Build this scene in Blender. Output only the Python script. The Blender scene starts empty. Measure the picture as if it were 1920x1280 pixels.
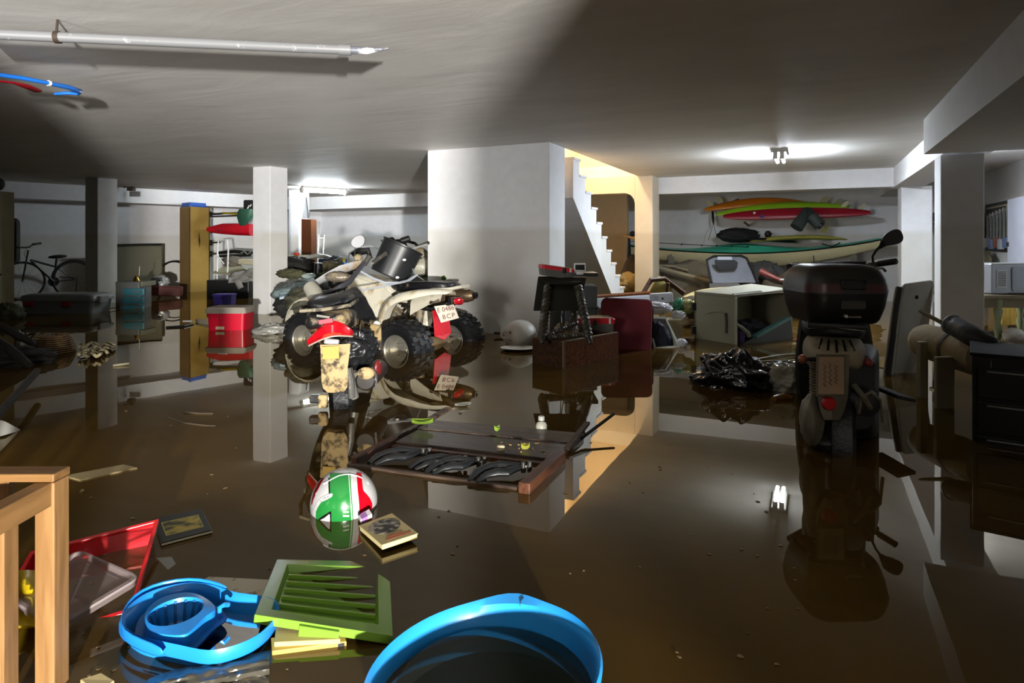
import bpy, math, random
from mathutils import Vector, Matrix, Euler, noise
random.seed(7)
V = Vector
sc = bpy.context.scene
COL = sc.collection
R_ = math.radians

# ------------------------------------------------------------------ camera
YAW = R_(25.1)                      # the camera looks to the left of the room's depth axis
FPX, HOR = 1200.0, 455.0            # focal length and horizon row for a 1920 x 1280 frame
RT = V((math.cos(YAW), math.sin(YAW), 0)); FW = V((-math.sin(YAW), math.cos(YAW), 0)); UP = V((0, 0, 1))
EYE = 1.0                           # eye height above the water (water surface z = 0)
cam = bpy.data.cameras.new('camera'); camo = bpy.data.objects.new('camera', cam); COL.objects.link(camo)
camo.location = (0, 0, EYE); camo.rotation_euler = (R_(90), 0, YAW)
cam.sensor_width = 36; cam.lens = FPX / 1920 * 36; cam.shift_y = -(640 - HOR) / 1920
cam.clip_start = .05; cam.clip_end = 200
sc.camera = camo

# ------------------------------------------------------------------ world, lamps, exposure
sc.view_settings.view_transform = 'Standard'; sc.view_settings.look = 'None'
sc.view_settings.gamma = 1; sc.view_settings.use_curve_mapping = False
sc.view_settings.exposure = 0.0
w = bpy.data.worlds.new('world'); sc.world = w; w.use_nodes = True
w.node_tree.nodes['Background'].inputs[0].default_value = (.55, .62, .75, 1)
w.node_tree.nodes['Background'].inputs[1].default_value = .05
sc.cycles.max_bounces = 14; sc.cycles.diffuse_bounces = 9; sc.cycles.glossy_bounces = 4; sc.cycles.transparent_max_bounces = 12
sc.cycles.caustics_reflective = False; sc.cycles.caustics_refractive = False
sc.cycles.sample_clamp_indirect = 4

def lamp(name, kind, loc, power, col=(1, 1, 1), size=.3, target=None, **kw):
    l = bpy.data.lights.new(name, kind); l.energy = power; l.color = col
    o = bpy.data.objects.new(name, l); COL.objects.link(o); o.location = loc
    if kind == 'AREA': l.shape = 'DISK'; l.size = size
    elif kind in ('POINT', 'SPOT'): l.shadow_soft_size = size
    for k, v in kw.items(): setattr(l, k, v)
    if target is not None: o.rotation_euler = (V(target) - V(loc)).to_track_quat('-Z', 'Y').to_euler()
    return o
DOOR_LIGHT = 2600; TUBE_A = 320; TUBE_C = 90; FILL = 700; TUBE_B = 720; STAIR = 150
# daylight flood coming through the garage entrance behind the camera
lamp('entrance_light', 'AREA', (4.27, -4.73, .72), DOOR_LIGHT, (1.0, .965, .91), .2, (-1.5, 2.6, 1.35))
# added fill light, unseen behind the camera, to brighten the block
fill = lamp('fill_spot', 'SPOT', (-3.1, -1.7, 1.25), FILL, (1, .98, .95), .7, (-3.9, 6.3, .9)); fill.data.spot_size = R_(62); fill.data.spot_blend = 1
# warm bulb up in the stairwell
lamp('stair_light', 'POINT', (-3.0, 8.9, 3.1), STAIR, (1, .76, .46), .12)

# ------------------------------------------------------------------ helpers
def C(X, Z, z=0): return RT * X + FW * Z + UP * z            # camera right / forward / height -> world
def P(px, py, Z): return C((px - 960) / FPX * Z, Z, EYE - (py - HOR) / FPX * Z)
def W(px, py, z=0):
    Z = (EYE - z) * FPX / (py - HOR); return P(px, py, Z)
def ZW(py, z=0): return (EYE - z) * FPX / (py - HOR)
def lin(c): return c / 12.92 if c <= .04045 else ((c + .055) / 1.055) ** 2.4
def hexc(h): return tuple(lin(int(h[i:i + 2], 16) / 255) for i in (0, 2, 4))

class MB:
    def __init__(s): s.v = []; s.f = []; s.soft = False
    def add(s, vs, fs):
        n = len(s.v); s.v += [V(p) for p in vs]; s.f += [tuple(i + n for i in f) for f in fs]; return s
    def para(s, c, hx, hy, hz):
        c, hx, hy, hz = V(c), V(hx), V(hy), V(hz)
        vs = [c + hx * a + hy * b + hz * d for d in (-1, 1) for b in (-1, 1) for a in (-1, 1)]
        return s.add(vs, [(0, 2, 3, 1), (4, 5, 7, 6), (0, 1, 5, 4), (2, 6, 7, 3), (0, 4, 6, 2), (1, 3, 7, 5)])
    def box(s, c, size, yaw=0.0, rot=None):
        m = rot.to_matrix() if rot else Matrix.Rotation(yaw, 3, 'Z')
        return s.para(c, m @ V((size[0] / 2, 0, 0)), m @ V((0, size[1] / 2, 0)), m @ V((0, 0, size[2] / 2)))
    def mm(s, lo, hi):
        lo, hi = V(lo), V(hi); return s.box((lo + hi) / 2, hi - lo)
    def tube(s, pts, r, n=8, closed=False, caps=True, flat=1.0):
        pts = [V(p) for p in pts]; k = len(pts)
        rs = r if isinstance(r, (list, tuple)) else [r] * k
        rings = []; prev = None
        for i, p in enumerate(pts):
            a = pts[(i - 1) % k] if (closed or i > 0) else p
            b = pts[(i + 1) % k] if (closed or i < k - 1) else p
            t = (b - a).normalized()
            if prev is None: u = t.orthogonal().normalized() if abs(t.z) > .9 else t.cross(UP).normalized()
            else:
                u = (prev - t * prev.dot(t))
                u = u.normalized() if u.length > 1e-6 else t.orthogonal().normalized()
            prev = u; w_ = t.cross(u)
            rings.append([p + u * (math.cos(2 * math.pi * j / n) * rs[i]) + w_ * (math.sin(2 * math.pi * j / n) * rs[i] * flat) for j in range(n)])
        return s.loft(rings, closed=closed, caps=caps and not closed)
    def cyl(s, p0, p1, r0, r1=None, n=16, caps=True): return s.tube([p0, p1], [r0, r0 if r1 is None else r1], n, caps=caps)
    def loft(s, rings, closed=False, caps=True, ring_closed=True):
        n = len(rings[0]); vs = [p for r in rings for p in r]; fs = []
        m = len(rings)
        for i in range(m if closed else m - 1):
            for j in range(n if ring_closed else n - 1):
                a, b = i * n + j, i * n + (j + 1) % n; c, d = ((i + 1) % m) * n + (j + 1) % n, ((i + 1) % m) * n + j
                fs.append((a, b, c, d))
        if caps and ring_closed and not closed: fs += [tuple(reversed(range(n))), tuple(range((m - 1) * n, m * n))]
        return s.add(vs, fs)
    def lathe(s, c, axis, prof, n=24, caps=True, closed=False):
        c, ax = V(c), V(axis).normalized(); u = ax.orthogonal().normalized(); w_ = ax.cross(u)
        return s.loft([[c + ax * h + (u * math.cos(2 * math.pi * j / n) + w_ * math.sin(2 * math.pi * j / n)) * r for j in range(n)] for r, h in prof], closed, caps)
    def ell(s, c, rad, n=20, m=12, rot=None, fn=None):
        c = V(c); M_ = rot.to_matrix() if rot else Matrix.Identity(3); rings = []
        for i in range(m + 1):
            th = math.pi * min(max(i / m, .004), .996); ring = []
            for j in range(n):
                ph = 2 * math.pi * j / n
                d = V((math.sin(th) * math.cos(ph), math.sin(th) * math.sin(ph), math.cos(th)))
                k = fn(d) if fn else 1.0
                ring.append(c + M_ @ V((d.x * rad[0] * k, d.y * rad[1] * k, d.z * rad[2] * k)))
            rings.append(ring)
        return s.loft(list(reversed(rings)))
    def blob(s, c, rad, amp=.2, freq=2.0, n=40, m=24, seed=0, ridge=True, rot=None):
        s.soft = True
        off = V((seed * 3.7, seed * 1.3, seed * 2.1))
        def fn(d):
            a = noise.noise(d * freq + off); b = noise.noise(d * freq * 2.3 + off * 2); c2 = noise.noise(d * freq * 5 + off)
            if ridge: a, b, c2 = .4 - abs(a) * 1.6, .3 - abs(b) * 1.4, .2 - abs(c2)
            return 1 + amp * (a + .6 * b + .35 * c2)
        return s.ell(c, rad, n, m, rot, fn)
    def grid(s, fn, nu, nv):
        vs = [fn(i / nu, j / nv) for j in range(nv + 1) for i in range(nu + 1)]
        return s.add(vs, [(j * (nu + 1) + i, j * (nu + 1) + i + 1, (j + 1) * (nu + 1) + i + 1, (j + 1) * (nu + 1) + i) for j in range(nv) for i in range(nu)])
    def prism(s, poly, vec):
        n = len(poly); poly = [V(p) for p in poly]; vec = V(vec)
        return s.add(poly + [p + vec for p in poly], [tuple(reversed(range(n))), tuple(range(n, 2 * n))] + [(i, (i + 1) % n, n + (i + 1) % n, n + i) for i in range(n)])

ROOT = {}
def setp(o, label=None, cat=None, group=None, kind=None):
    if label: o['label'] = label
    if cat: o['category'] = cat
    if group: o['group'] = group
    if kind: o['kind'] = kind
    return o
def mesh_obj(name, mb, mat, smooth=False, bevel=0, sub=0, solid=0, seg=2):
    me = bpy.data.meshes.new(name); me.from_pydata([tuple(p) for p in mb.v], [], mb.f); me.validate()
    import bmesh as _b
    bm = _b.new(); bm.from_mesh(me); _b.ops.recalc_face_normals(bm, faces=bm.faces); bm.to_mesh(me); bm.free()
    o = bpy.data.objects.new(name, me); COL.objects.link(o)
    if mat: me.materials.append(mat)
    if smooth:
        me.polygons.foreach_set('use_smooth', [True] * len(me.polygons))
    if solid:
        m = o.modifiers.new('solid', 'SOLIDIFY'); m.thickness = solid; m.offset = 0
    if bevel:
        m = o.modifiers.new('bevel', 'BEVEL'); m.width = bevel; m.segments = seg; m.limit_method = 'ANGLE'; m.angle_limit = R_(35)
    if sub:
        m = o.modifiers.new('sub', 'SUBSURF'); m.levels = sub; m.render_levels = sub
    if smooth and not sub and not mb.soft:
        m = o.modifiers.new('sharp', 'EDGE_SPLIT'); m.split_angle = R_(42)
    return o
def thing(name, label, cat, loc, rot=(0, 0, 0), group=None):
    o = bpy.data.objects.new(name, None); COL.objects.link(o); o.empty_display_size = .1
    o.location = loc; o.rotation_euler = rot
    ROOT[o.name] = Matrix.Translation(V(loc)) @ Euler(rot).to_matrix().to_4x4()
    return setp(o, label, cat, group)
def part(root, name, mb, mat, local=False, label=None, **kw):
    """mesh child of a thing (or sub-part of a part); geometry in world space unless local"""
    inv = ROOT[root.name].inverted()
    if not local: mb.v = [inv @ p for p in mb.v]
    o = mesh_obj(name, mb, mat, **kw); o.parent = root
    ROOT[o.name] = ROOT[root.name]
    if label: o['label'] = label
    return o
def single(name, label, cat, mb, mat, group=None, kind=None, **kw):
    lo = [min(p[i] for p in mb.v) for i in range(3)]; hi = [max(p[i] for p in mb.v) for i in range(3)]
    loc = V(((lo[0] + hi[0]) / 2, (lo[1] + hi[1]) / 2, lo[2]))
    mb.v = [p - loc for p in mb.v]
    o = mesh_obj(name, mb, mat, **kw); o.location = loc
    ROOT[o.name] = Matrix.Translation(loc)
    return setp(o, label, cat, group, kind)
def struct(name, mb, mat, parent=None, label=None, **kw):
    o = mesh_obj(name, mb, mat, **kw)
    if parent is not None: o.parent = parent
    else: o['kind'] = 'structure'
    if label: o['label'] = label
    ROOT[o.name] = Matrix.Identity(4)
    return o
def text(root, name, body, size, mtx, mat, extrude=.0006, space=1.0):
    cu = bpy.data.curves.new(name, 'FONT'); cu.body = body; cu.size = size; cu.extrude = extrude
    cu.align_x = 'CENTER'; cu.align_y = 'CENTER'; cu.space_character = space
    tmp = bpy.data.objects.new(name, cu); me = bpy.data.meshes.new_from_object(tmp); bpy.data.objects.remove(tmp)
    me.materials.clear(); me.materials.append(mat); o = bpy.data.objects.new(name, me); COL.objects.link(o)
    o.parent = root; o.matrix_local = ROOT[root.name].inverted() @ mtx
    return o
def frame(c, x, y):
    """matrix with origin c, x and y axes given (z = x cross y)"""
    x = V(x).normalized(); y = V(y); z = x.cross(y).normalized(); y = z.cross(x)
    m = Matrix.Identity(4)
    for i in range(3): m[i][0], m[i][1], m[i][2], m[i][3] = x[i], y[i], z[i], c[i]
    return m
def arc(c, u, w_, r, a0, a1, n):
    return [V(c) + (V(u) * math.cos(a0 + (a1 - a0) * i / n) + V(w_) * math.sin(a0 + (a1 - a0) * i / n)) * r for i in range(n + 1)]
def rrect(c, u, w_, hw, hh, r, n=4):
    c, u, w_ = V(c), V(u), V(w_); out = []
    for sx, sy, a in ((1, 1, 0), (-1, 1, 90), (-1, -1, 180), (1, -1, 270)):
        for i in range(n + 1):
            t = R_(a + 90 * i / n); out.append(c + u * (sx * (hw - r) + math.cos(t) * r) + w_ * (sy * (hh - r) + math.sin(t) * r))
    return out

# ------------------------------------------------------------------ materials
MATS = {}
def mat(key, col, rough=.5, metal=0.0, var=.12, scale=6.0, mud=0.0, bump=0.0, bscale=30.0, mudcol='8c7b5c', coat=0.0, alpha=1.0, trans=0.0, mudscale=5.0, spec=.5):
    if key in MATS: return MATS[key]
    m = bpy.data.materials.new(key); m.use_nodes = True; nt = m.node_tree; N = nt.nodes; L = nt.links
    b = N['Principled BSDF']; c = hexc(col) if isinstance(col, str) else col
    b.inputs['Roughness'].default_value = rough; b.inputs['Metallic'].default_value = metal
    b.inputs['Coat Weight'].default_value = coat; b.inputs['Alpha'].default_value = alpha
    b.inputs['Transmission Weight'].default_value = trans; b.inputs['Specular IOR Level'].default_value = spec
    tc = N.new('ShaderNodeTexCoord'); nz = N.new('ShaderNodeTexNoise'); nz.inputs['Scale'].default_value = scale; nz.inputs['Detail'].default_value = 6
    L.new(tc.outputs['Object'], nz.inputs['Vector'])
    mx = N.new('ShaderNodeMix'); mx.data_type = 'RGBA'
    mx.inputs[6].default_value = (*[x * (1 - var) for x in c], 1); mx.inputs[7].default_value = (*[min(1, x * (1 + var)) for x in c], 1)
    L.new(nz.outputs['Fac'], mx.inputs[0]); out = mx.outputs[2]
    if mud:
        n2 = N.new('ShaderNodeTexNoise'); n2.inputs['Scale'].default_value = mudscale; n2.inputs['Detail'].default_value = 9; n2.inputs['Roughness'].default_value = .65
        L.new(tc.outputs['Object'], n2.inputs['Vector'])
        rp = N.new('ShaderNodeValToRGB'); t = .72 - mud * .45
        rp.color_ramp.elements[0].position = t - .05; rp.color_ramp.elements[1].position = t + .07
        L.new(n2.outputs['Fac'], rp.inputs[0])
        m2 = N.new('ShaderNodeMix'); m2.data_type = 'RGBA'; m2.inputs[7].default_value = (*hexc(mudcol), 1)
        L.new(out, m2.inputs[6]); L.new(rp.outputs[0], m2.inputs[0]); out = m2.outputs[2]
        mr = N.new('ShaderNodeMapRange'); mr.inputs[3].default_value = rough; mr.inputs[4].default_value = .8
        L.new(rp.outputs[0], mr.inputs[0]); L.new(mr.outputs[0], b.inputs['Roughness'])
        if metal:
            m3 = N.new('ShaderNodeMapRange'); m3.inputs[3].default_value = metal; m3.inputs[4].default_value = 0
            L.new(rp.outputs[0], m3.inputs[0]); L.new(m3.outputs[0], b.inputs['Metallic'])
    L.new(out, b.inputs['Base Color'])
    if bump:
        n3 = N.new('ShaderNodeTexNoise'); n3.inputs['Scale'].default_value = bscale; n3.inputs['Detail'].default_value = 5
        L.new(tc.outputs['Object'], n3.inputs['Vector'])
        bp = N.new('ShaderNodeBump'); bp.inputs['Strength'].default_value = bump; bp.inputs['Distance'].default_value = .02
        L.new(n3.outputs['Fac'], bp.inputs['Height']); L.new(bp.outputs[0], b.inputs['Normal'])
    MATS[key] = m; return m
def emit(key, col, s):
    m = bpy.data.materials.new(key); m.use_nodes = True; b = m.node_tree.nodes['Principled BSDF']
    b.inputs['Base Color'].default_value = (.8, .8, .8, 1); b.inputs['Emission Color'].default_value = (*col, 1); b.inputs['Emission Strength'].default_value = s
    MATS[key] = m; return m
def wood(key, c1, c2, rough=.55, axis=0, scale=3.0, coat=0, spec=.35):
    if key in MATS: return MATS[key]
    m = mat(key, c1, rough, coat=coat, spec=spec); nt = m.node_tree; N = nt.nodes; L = nt.links; b = N['Principled BSDF']
    tc = N.new('ShaderNodeTexCoord'); mp = N.new('ShaderNodeMapping'); sc_ = [14, 14, 14]; sc_[axis] = 1.2; mp.inputs['Scale'].default_value = sc_
    nz = N.new('ShaderNodeTexNoise'); nz.inputs['Scale'].default_value = scale; nz.inputs['Detail'].default_value = 8; nz.inputs['Distortion'].default_value = .6
    L.new(tc.outputs['Object'], mp.inputs[0]); L.new(mp.outputs[0], nz.inputs['Vector'])
    rp = N.new('ShaderNodeValToRGB'); rp.color_ramp.elements[0].position = .3; rp.color_ramp.elements[1].position = .7
    rp.color_ramp.elements[0].color = (*hexc(c1), 1); rp.color_ramp.elements[1].color = (*hexc(c2), 1)
    L.new(nz.outputs['Fac'], rp.inputs[0]); L.new(rp.outputs[0], b.inputs['Base Color'])
    bp = N.new('ShaderNodeBump'); bp.inputs['Strength'].default_value = .25; bp.inputs['Distance'].default_value = .004
    L.new(nz.outputs['Fac'], bp.inputs['Height']); L.new(bp.outputs[0], b.inputs['Normal'])
    return m
def painted(key, col, stain, line=1.16, rough=.75, streak=False):
    """flood-stained white paint: silt tint below the high-water mark (world height)"""
    m = bpy.data.materials.new(key); m.use_nodes = True; nt = m.node_tree; N = nt.nodes; L = nt.links; b = N['Principled BSDF']
    b.inputs['Roughness'].default_value = rough
    g = N.new('ShaderNodeNewGeometry'); sp = N.new('ShaderNodeSeparateXYZ'); L.new(g.outputs['Position'], sp.inputs[0])
    nz = N.new('ShaderNodeTexNoise'); nz.inputs['Scale'].default_value = 2.2; nz.inputs['Detail'].default_value = 8
    L.new(g.outputs['Position'], nz.inputs['Vector'])
    n2 = N.new('ShaderNodeTexNoise'); n2.inputs['Scale'].default_value = 9; n2.inputs['Detail'].default_value = 6
    L.new(g.outputs['Position'], n2.inputs['Vector'])
    ad = N.new('ShaderNodeMath'); ad.operation = 'MULTIPLY_ADD'; ad.inputs[1].default_value = .04; L.new(nz.outputs['Fac'], ad.inputs[0]); L.new(sp.outputs['Z'], ad.inputs[2])
    mr = N.new('ShaderNodeMapRange'); mr.inputs[1].default_value = line + .05; mr.inputs[2].default_value = line - .02; L.new(ad.outputs[0], mr.inputs[0])
    mp = N.new('ShaderNodeMath'); mp.operation = 'MULTIPLY'
    m4 = N.new('ShaderNodeMapRange'); m4.inputs[1].default_value = .3; m4.inputs[2].default_value = .75; m4.inputs[3].default_value = .35; m4.inputs[4].default_value = 1; L.new(nz.outputs['Fac'], m4.inputs[0])
    L.new(mr.outputs[0], mp.inputs[0]); L.new(m4.outputs[0], mp.inputs[1])
    a = N.new('ShaderNodeMix'); a.data_type = 'RGBA'; c = hexc(col); a.inputs[6].default_value = (*[x * .9 for x in c], 1); a.inputs[7].default_value = (*[min(1, x * 1.06) for x in c], 1)
    L.new(n2.outputs['Fac'], a.inputs[0])
    k = N.new('ShaderNodeMix'); k.data_type = 'RGBA'; k.inputs[7].default_value = (*hexc(stain), 1)
    L.new(mp.outputs[0], k.inputs[0]); L.new(a.outputs[2], k.inputs[6]); L.new(k.outputs[2], b.inputs['Base Color'])
    bp = N.new('ShaderNodeBump'); bp.inputs['Strength'].default_value = .12; bp.inputs['Distance'].default_value = .02; L.new(n2.outputs['Fac'], bp.inputs['Height']); L.new(bp.outputs[0], b.inputs['Normal'])
    MATS[key] = m; return m
# ================================================================== THE ROOM
WALLP = painted('wall_paint', 'e6e7ea', 'cfcdc4')
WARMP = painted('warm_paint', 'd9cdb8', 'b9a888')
COLP = painted('column_paint', 'e8e9ec', 'cfcdc3')
CEIL_Z, FLOOR_Z = 2.07, -.25
def ceil_mat():
    m = bpy.data.materials.new('ceiling_paint'); m.use_nodes = True; nt = m.node_tree; N = nt.nodes; L = nt.links; b = N['Principled BSDF']
    b.inputs['Roughness'].default_value = .6
    tc = N.new('ShaderNodeTexCoord'); mp = N.new('ShaderNodeMapping'); mp.inputs['Scale'].default_value = (.55, 1.6, 1); mp.inputs['Rotation'].default_value = (0, 0, R_(8))
    nz = N.new('ShaderNodeTexNoise'); nz.inputs['Scale'].default_value = 1.7; nz.inputs['Detail'].default_value = 9; nz.inputs['Roughness'].default_value = .55; nz.inputs['Distortion'].default_value = .8
    L.new(tc.outputs['Object'], mp.inputs[0]); L.new(mp.outputs[0], nz.inputs['Vector'])
    rp = N.new('ShaderNodeValToRGB'); e = rp.color_ramp.elements; e[0].position = .3; e[1].position = .72
    e[0].color = (*hexc('dcdad6'), 1); e[1].color = (*hexc('ebe9e5'), 1); L.new(nz.outputs['Fac'], rp.inputs[0]); L.new(rp.outputs[0], b.inputs['Base Color'])
    bp = N.new('ShaderNodeBump'); bp.inputs['Strength'].default_value = .14; bp.inputs['Distance'].default_value = .04; L.new(nz.outputs['Fac'], bp.inputs['Height']); L.new(bp.outputs[0], b.inputs['Normal'])
    MATS['ceiling_paint'] = m; return m
CEILM = ceil_mat()
MUDF = mat('muddy_floor', '4a3c22', .9, var=.3, scale=1.5)

# floor and water
X0, X1, Y0, Y1 = -15.0, 2.45, -2.2, 12.7
struct('floor', MB().mm((X0, -6.5, FLOOR_Z - .1), (6, Y1 + .2, FLOOR_Z)), MUDF)
def water_mat():
    m = bpy.data.materials.new('flood_water'); m.use_nodes = True; nt = m.node_tree; N = nt.nodes; L = nt.links
    N.remove(N['Principled BSDF']); out = N['Material Output']
    tr = N.new('ShaderNodeBsdfTransparent'); tr.inputs[0].default_value = (.62, .55, .36, 1)
    df = N.new('ShaderNodeBsdfDiffuse')
    g = N.new('ShaderNodeNewGeometry'); nz = N.new('ShaderNodeTexNoise'); nz.inputs['Scale'].default_value = .9; nz.inputs['Detail'].default_value = 5; L.new(g.outputs['Position'], nz.inputs['Vector'])
    rp = N.new('ShaderNodeValToRGB'); rp.color_ramp.elements[0].color = (*hexc('4a391a'), 1); rp.color_ramp.elements[1].color = (*hexc('765825'), 1)
    rp.color_ramp.elements[0].position = .35; rp.color_ramp.elements[1].position = .68
    L.new(nz.outputs['Fac'], rp.inputs[0]); L.new(rp.outputs[0], df.inputs[0])
    mx = N.new('ShaderNodeMixShader'); mx.inputs[0].default_value = .55; L.new(tr.outputs[0], mx.inputs[1]); L.new(df.outputs[0], mx.inputs[2])
    gl = N.new('ShaderNodeBsdfGlossy'); gl.inputs['Roughness'].default_value = .012; gl.inputs[0].default_value = (.95, .9, .79, 1)
    fr = N.new('ShaderNodeFresnel'); fr.inputs[0].default_value = 1.6
    n2 = N.new('ShaderNodeTexNoise'); n2.inputs['Scale'].default_value = 1.3; n2.inputs['Detail'].default_value = 2; L.new(g.outputs['Position'], n2.inputs['Vector'])
    bp = N.new('ShaderNodeBump'); bp.inputs['Strength'].default_value = .05; bp.inputs['Distance'].default_value = .02; L.new(n2.outputs['Fac'], bp.inputs['Height'])
    L.new(bp.outputs[0], gl.inputs['Normal'])
    m2 = N.new('ShaderNodeMixShader'); L.new(fr.outputs[0], m2.inputs[0]); L.new(mx.outputs[0], m2.inputs[1]); L.new(gl.outputs[0], m2.inputs[2])
    L.new(m2.outputs[0], out.inputs['Surface'])
    MATS['flood_water'] = m; return m
wt = MB().add([(X0, -6.5, 0), (6, -6.5, 0), (6, Y1 + .1, 0), (X0, Y1 + .1, 0)], [(0, 1, 2, 3)])
water = struct('water', wt, water_mat(), label='still muddy brown flood water covering the whole garage floor')

# ceiling: main slab with the stair opening, plus the lowered slab over the right bay
SX0, SX1, SY0, SY1 = -3.52, -2.53, 6.79, 10.12          # stair opening
c = MB()
c.mm((X0, -6.5, CEIL_Z), (SX0, Y1 + .2, CEIL_Z + .18)).mm((SX1, -6.5, CEIL_Z), (6, Y1 + .2, CEIL_Z + .18))
c.mm((SX0, -6.5, CEIL_Z), (SX1, SY0, CEIL_Z + .18)).mm((SX0, SY1, CEIL_Z), (SX1, Y1 + .2, CEIL_Z + .18))
struct('ceiling', c, CEILM)
struct('trim_1', MB().mm((.88, Y0, 1.767), (X1, 6.55, CEIL_Z - .001)), painted('slab_paint', 'd9d9d8', 'd9d9d8'), label='lowered grey slab over the bay on the right')
# stairwell above the ceiling
sw = MB(); sw.mm((SX0 - .12, 6.0, CEIL_Z + .18), (SX0, SY1 + .12, 4.6)).mm((SX1, 6.0, CEIL_Z + .18), (SX1 + .12, SY1 + .12, 4.6)).mm((SX0 - .12, SY1, CEIL_Z + .18), (SX1 + .12, SY1 + .12, 4.6)).mm((SX0 - .12, 5.9, CEIL_Z + .18), (SX1 + .12, 6.0, 4.6)).mm((SX0 - .12, 5.9, 4.6), (SX1 + .12, SY1 + .12, 4.7))
struct('wall_stairwell', sw, WARMP)

# outer walls. The left side wall runs slightly askew
struct('wall_right', MB().mm((X1, Y0, FLOOR_Z), (X1 + .2, Y1 + .2, CEIL_Z)), WALLP)
struct('wall_back', MB().mm((X0, Y1, FLOOR_Z), (X1 + .2, Y1 + .2, CEIL_Z)), WALLP)
fw = MB().mm((X0, Y0 - .2, FLOOR_Z), (1.12, Y0, CEIL_Z)).mm((2.635, Y0 - .2, FLOOR_Z), (6, Y0, CEIL_Z)).mm((1.12, Y0 - .2, 2.0), (2.635, Y0, CEIL_Z))
struct('wall_front', fw, painted('dim_paint', '8d8a84', '7d7768'))
la, lb = V((-12.67, 6.29, 0)), V((-10.93, 11.56, 0)); ld = (lb - la).normalized(); ln = V((-ld.y, ld.x, 0))
def along(t, off=0, z=0): return la + ld * t + ln * off + UP * z
wl = MB().prism([along(-10, .72, FLOOR_Z), along(-10, .95, FLOOR_Z), along(8, .95, FLOOR_Z), along(8, .72, FLOOR_Z)], (0, 0, CEIL_Z - FLOOR_Z))
struct('wall_left', wl, WALLP)
struct('trim_2', MB().prism([along(-10, 0, 1.78), along(-10, .72, 1.78), along(7.2, .72, 1.78), along(5.5, 0, 1.78)], (0, 0, CEIL_Z - 1.78 - .001)), WALLP, label='white ceiling beam along the side wall with the bicycle')
struct('trim_3', MB().mm((-11.1, 11.58, 1.78), (-4.0, Y1, CEIL_Z - .001)), WALLP, label='white ceiling beam in front of the rear wall')
# kayak wall beam and the piers
struct('trim_4', MB().mm((-2.3, 10.55, 1.80), (1.1, 10.95, CEIL_Z - .001)), COLP, label='white beam above the kayak recess')
struct('trim_5', MB().mm((1.055, 6.5, 1.79), (1.42, Y1, CEIL_Z - .001)), COLP, label='white beam between the two piers beside the tool bay')
def column(x0, y0, x1, y1, top=CEIL_Z, m=COLP):
    return struct('column', MB().mm((x0, y0, FLOOR_Z), (x1, y1, top)), m, bevel=.008)
def col_at(px, Z, s):
    p = P(px, 600, Z); return column(p.x - s, p.y, p.x, p.y + s)
c1 = P(183, 600, 10.5); column(c1.x - .33, c1.y, c1.x, c1.y + .33)
c2 = P(506.6, 590, 8.91); column(c2.x - .33, c2.y, c2.x, c2.y + .33)
column(1.02, 6.66, 1.335, 6.97, 1.767)                    # near pier of the tool bay
cf = P(1690, 500, 9.0); column(cf.x, cf.y, cf.x + .37, cf.y + .42, 1.79)
cb = P(541, 500, 13.0); column(cb.x, cb.y, cb.x + .27, cb.y + .3)
# pier with the rounded haunch beside the stairs
struct('column', MB().mm((-2.57, 10.12, FLOOR_Z), (-2.28, 10.6, CEIL_Z - .001)), WARMP, bevel=.01)
hb = [V((-5.0, 10.12, 1.80))]; hb += [V((-2.57 - .17 + .17 * math.sin(t), 10.12, 1.80 - .17 + .17 * math.cos(t))) for t in [R_(90 * i / 6) for i in range(7)]]
hb += [V((-2.57, 10.12, CEIL_Z)), V((-5.0, 10.12, CEIL_Z))]
struct('trim_6', MB().prism(hb, (0, .35, 0)), WARMP, label='warm lit beam with rounded haunch behind the stairs')
struct('wall_alcove', MB().mm((-6.0, 11.5, FLOOR_Z), (-3.06, 11.62, CEIL_Z)), painted('beige_paint', 'd8bf98', 'bb9d6c'))
# central block and the stair flight behind it
blk = struct('wall_block', MB().mm((-4.04, 6.31, FLOOR_Z), (-2.517, 6.785, CEIL_Z)), COLP, bevel=.01)
struct('wall_understair', MB().mm((-4.04, 6.785, FLOOR_Z), (-3.5, 9.9, CEIL_Z)), painted('shade_paint', '8d8f8c', '7c7b70'))  # shade under the stair flight put into the grey of this paint
# stairs: rise away to the camera side; sloping soffit, saw-tooth of steps
ns, run, rise = 12, .222, .183
yb, zb = 9.73, -.22
stair = MB(); pr = []
for i in range(ns):
    pr += [V((0, yb - run * i, zb + rise * i)), V((0, yb - run * i, zb + rise * (i + 1)))]
pr.append(V((0, yb - run * ns, zb + rise * ns)))
pr += [V((0, yb - run * ns, zb + rise * ns - .45)), V((0, yb - .40, zb - .03))]
st = struct('stairs', MB().prism([p + V((-3.5, 0, 0)) for p in pr], (.978, 0, 0)), COLP, label='white concrete stair flight with a sloping soffit')
for i in range(ns):
    struct('step', MB().box((-3.01, yb - run * i - run / 2 + .012, zb + rise * (i + 1) + .012), (1.0, run + .028, .03)), COLP, parent=st, bevel=.004)

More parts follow.
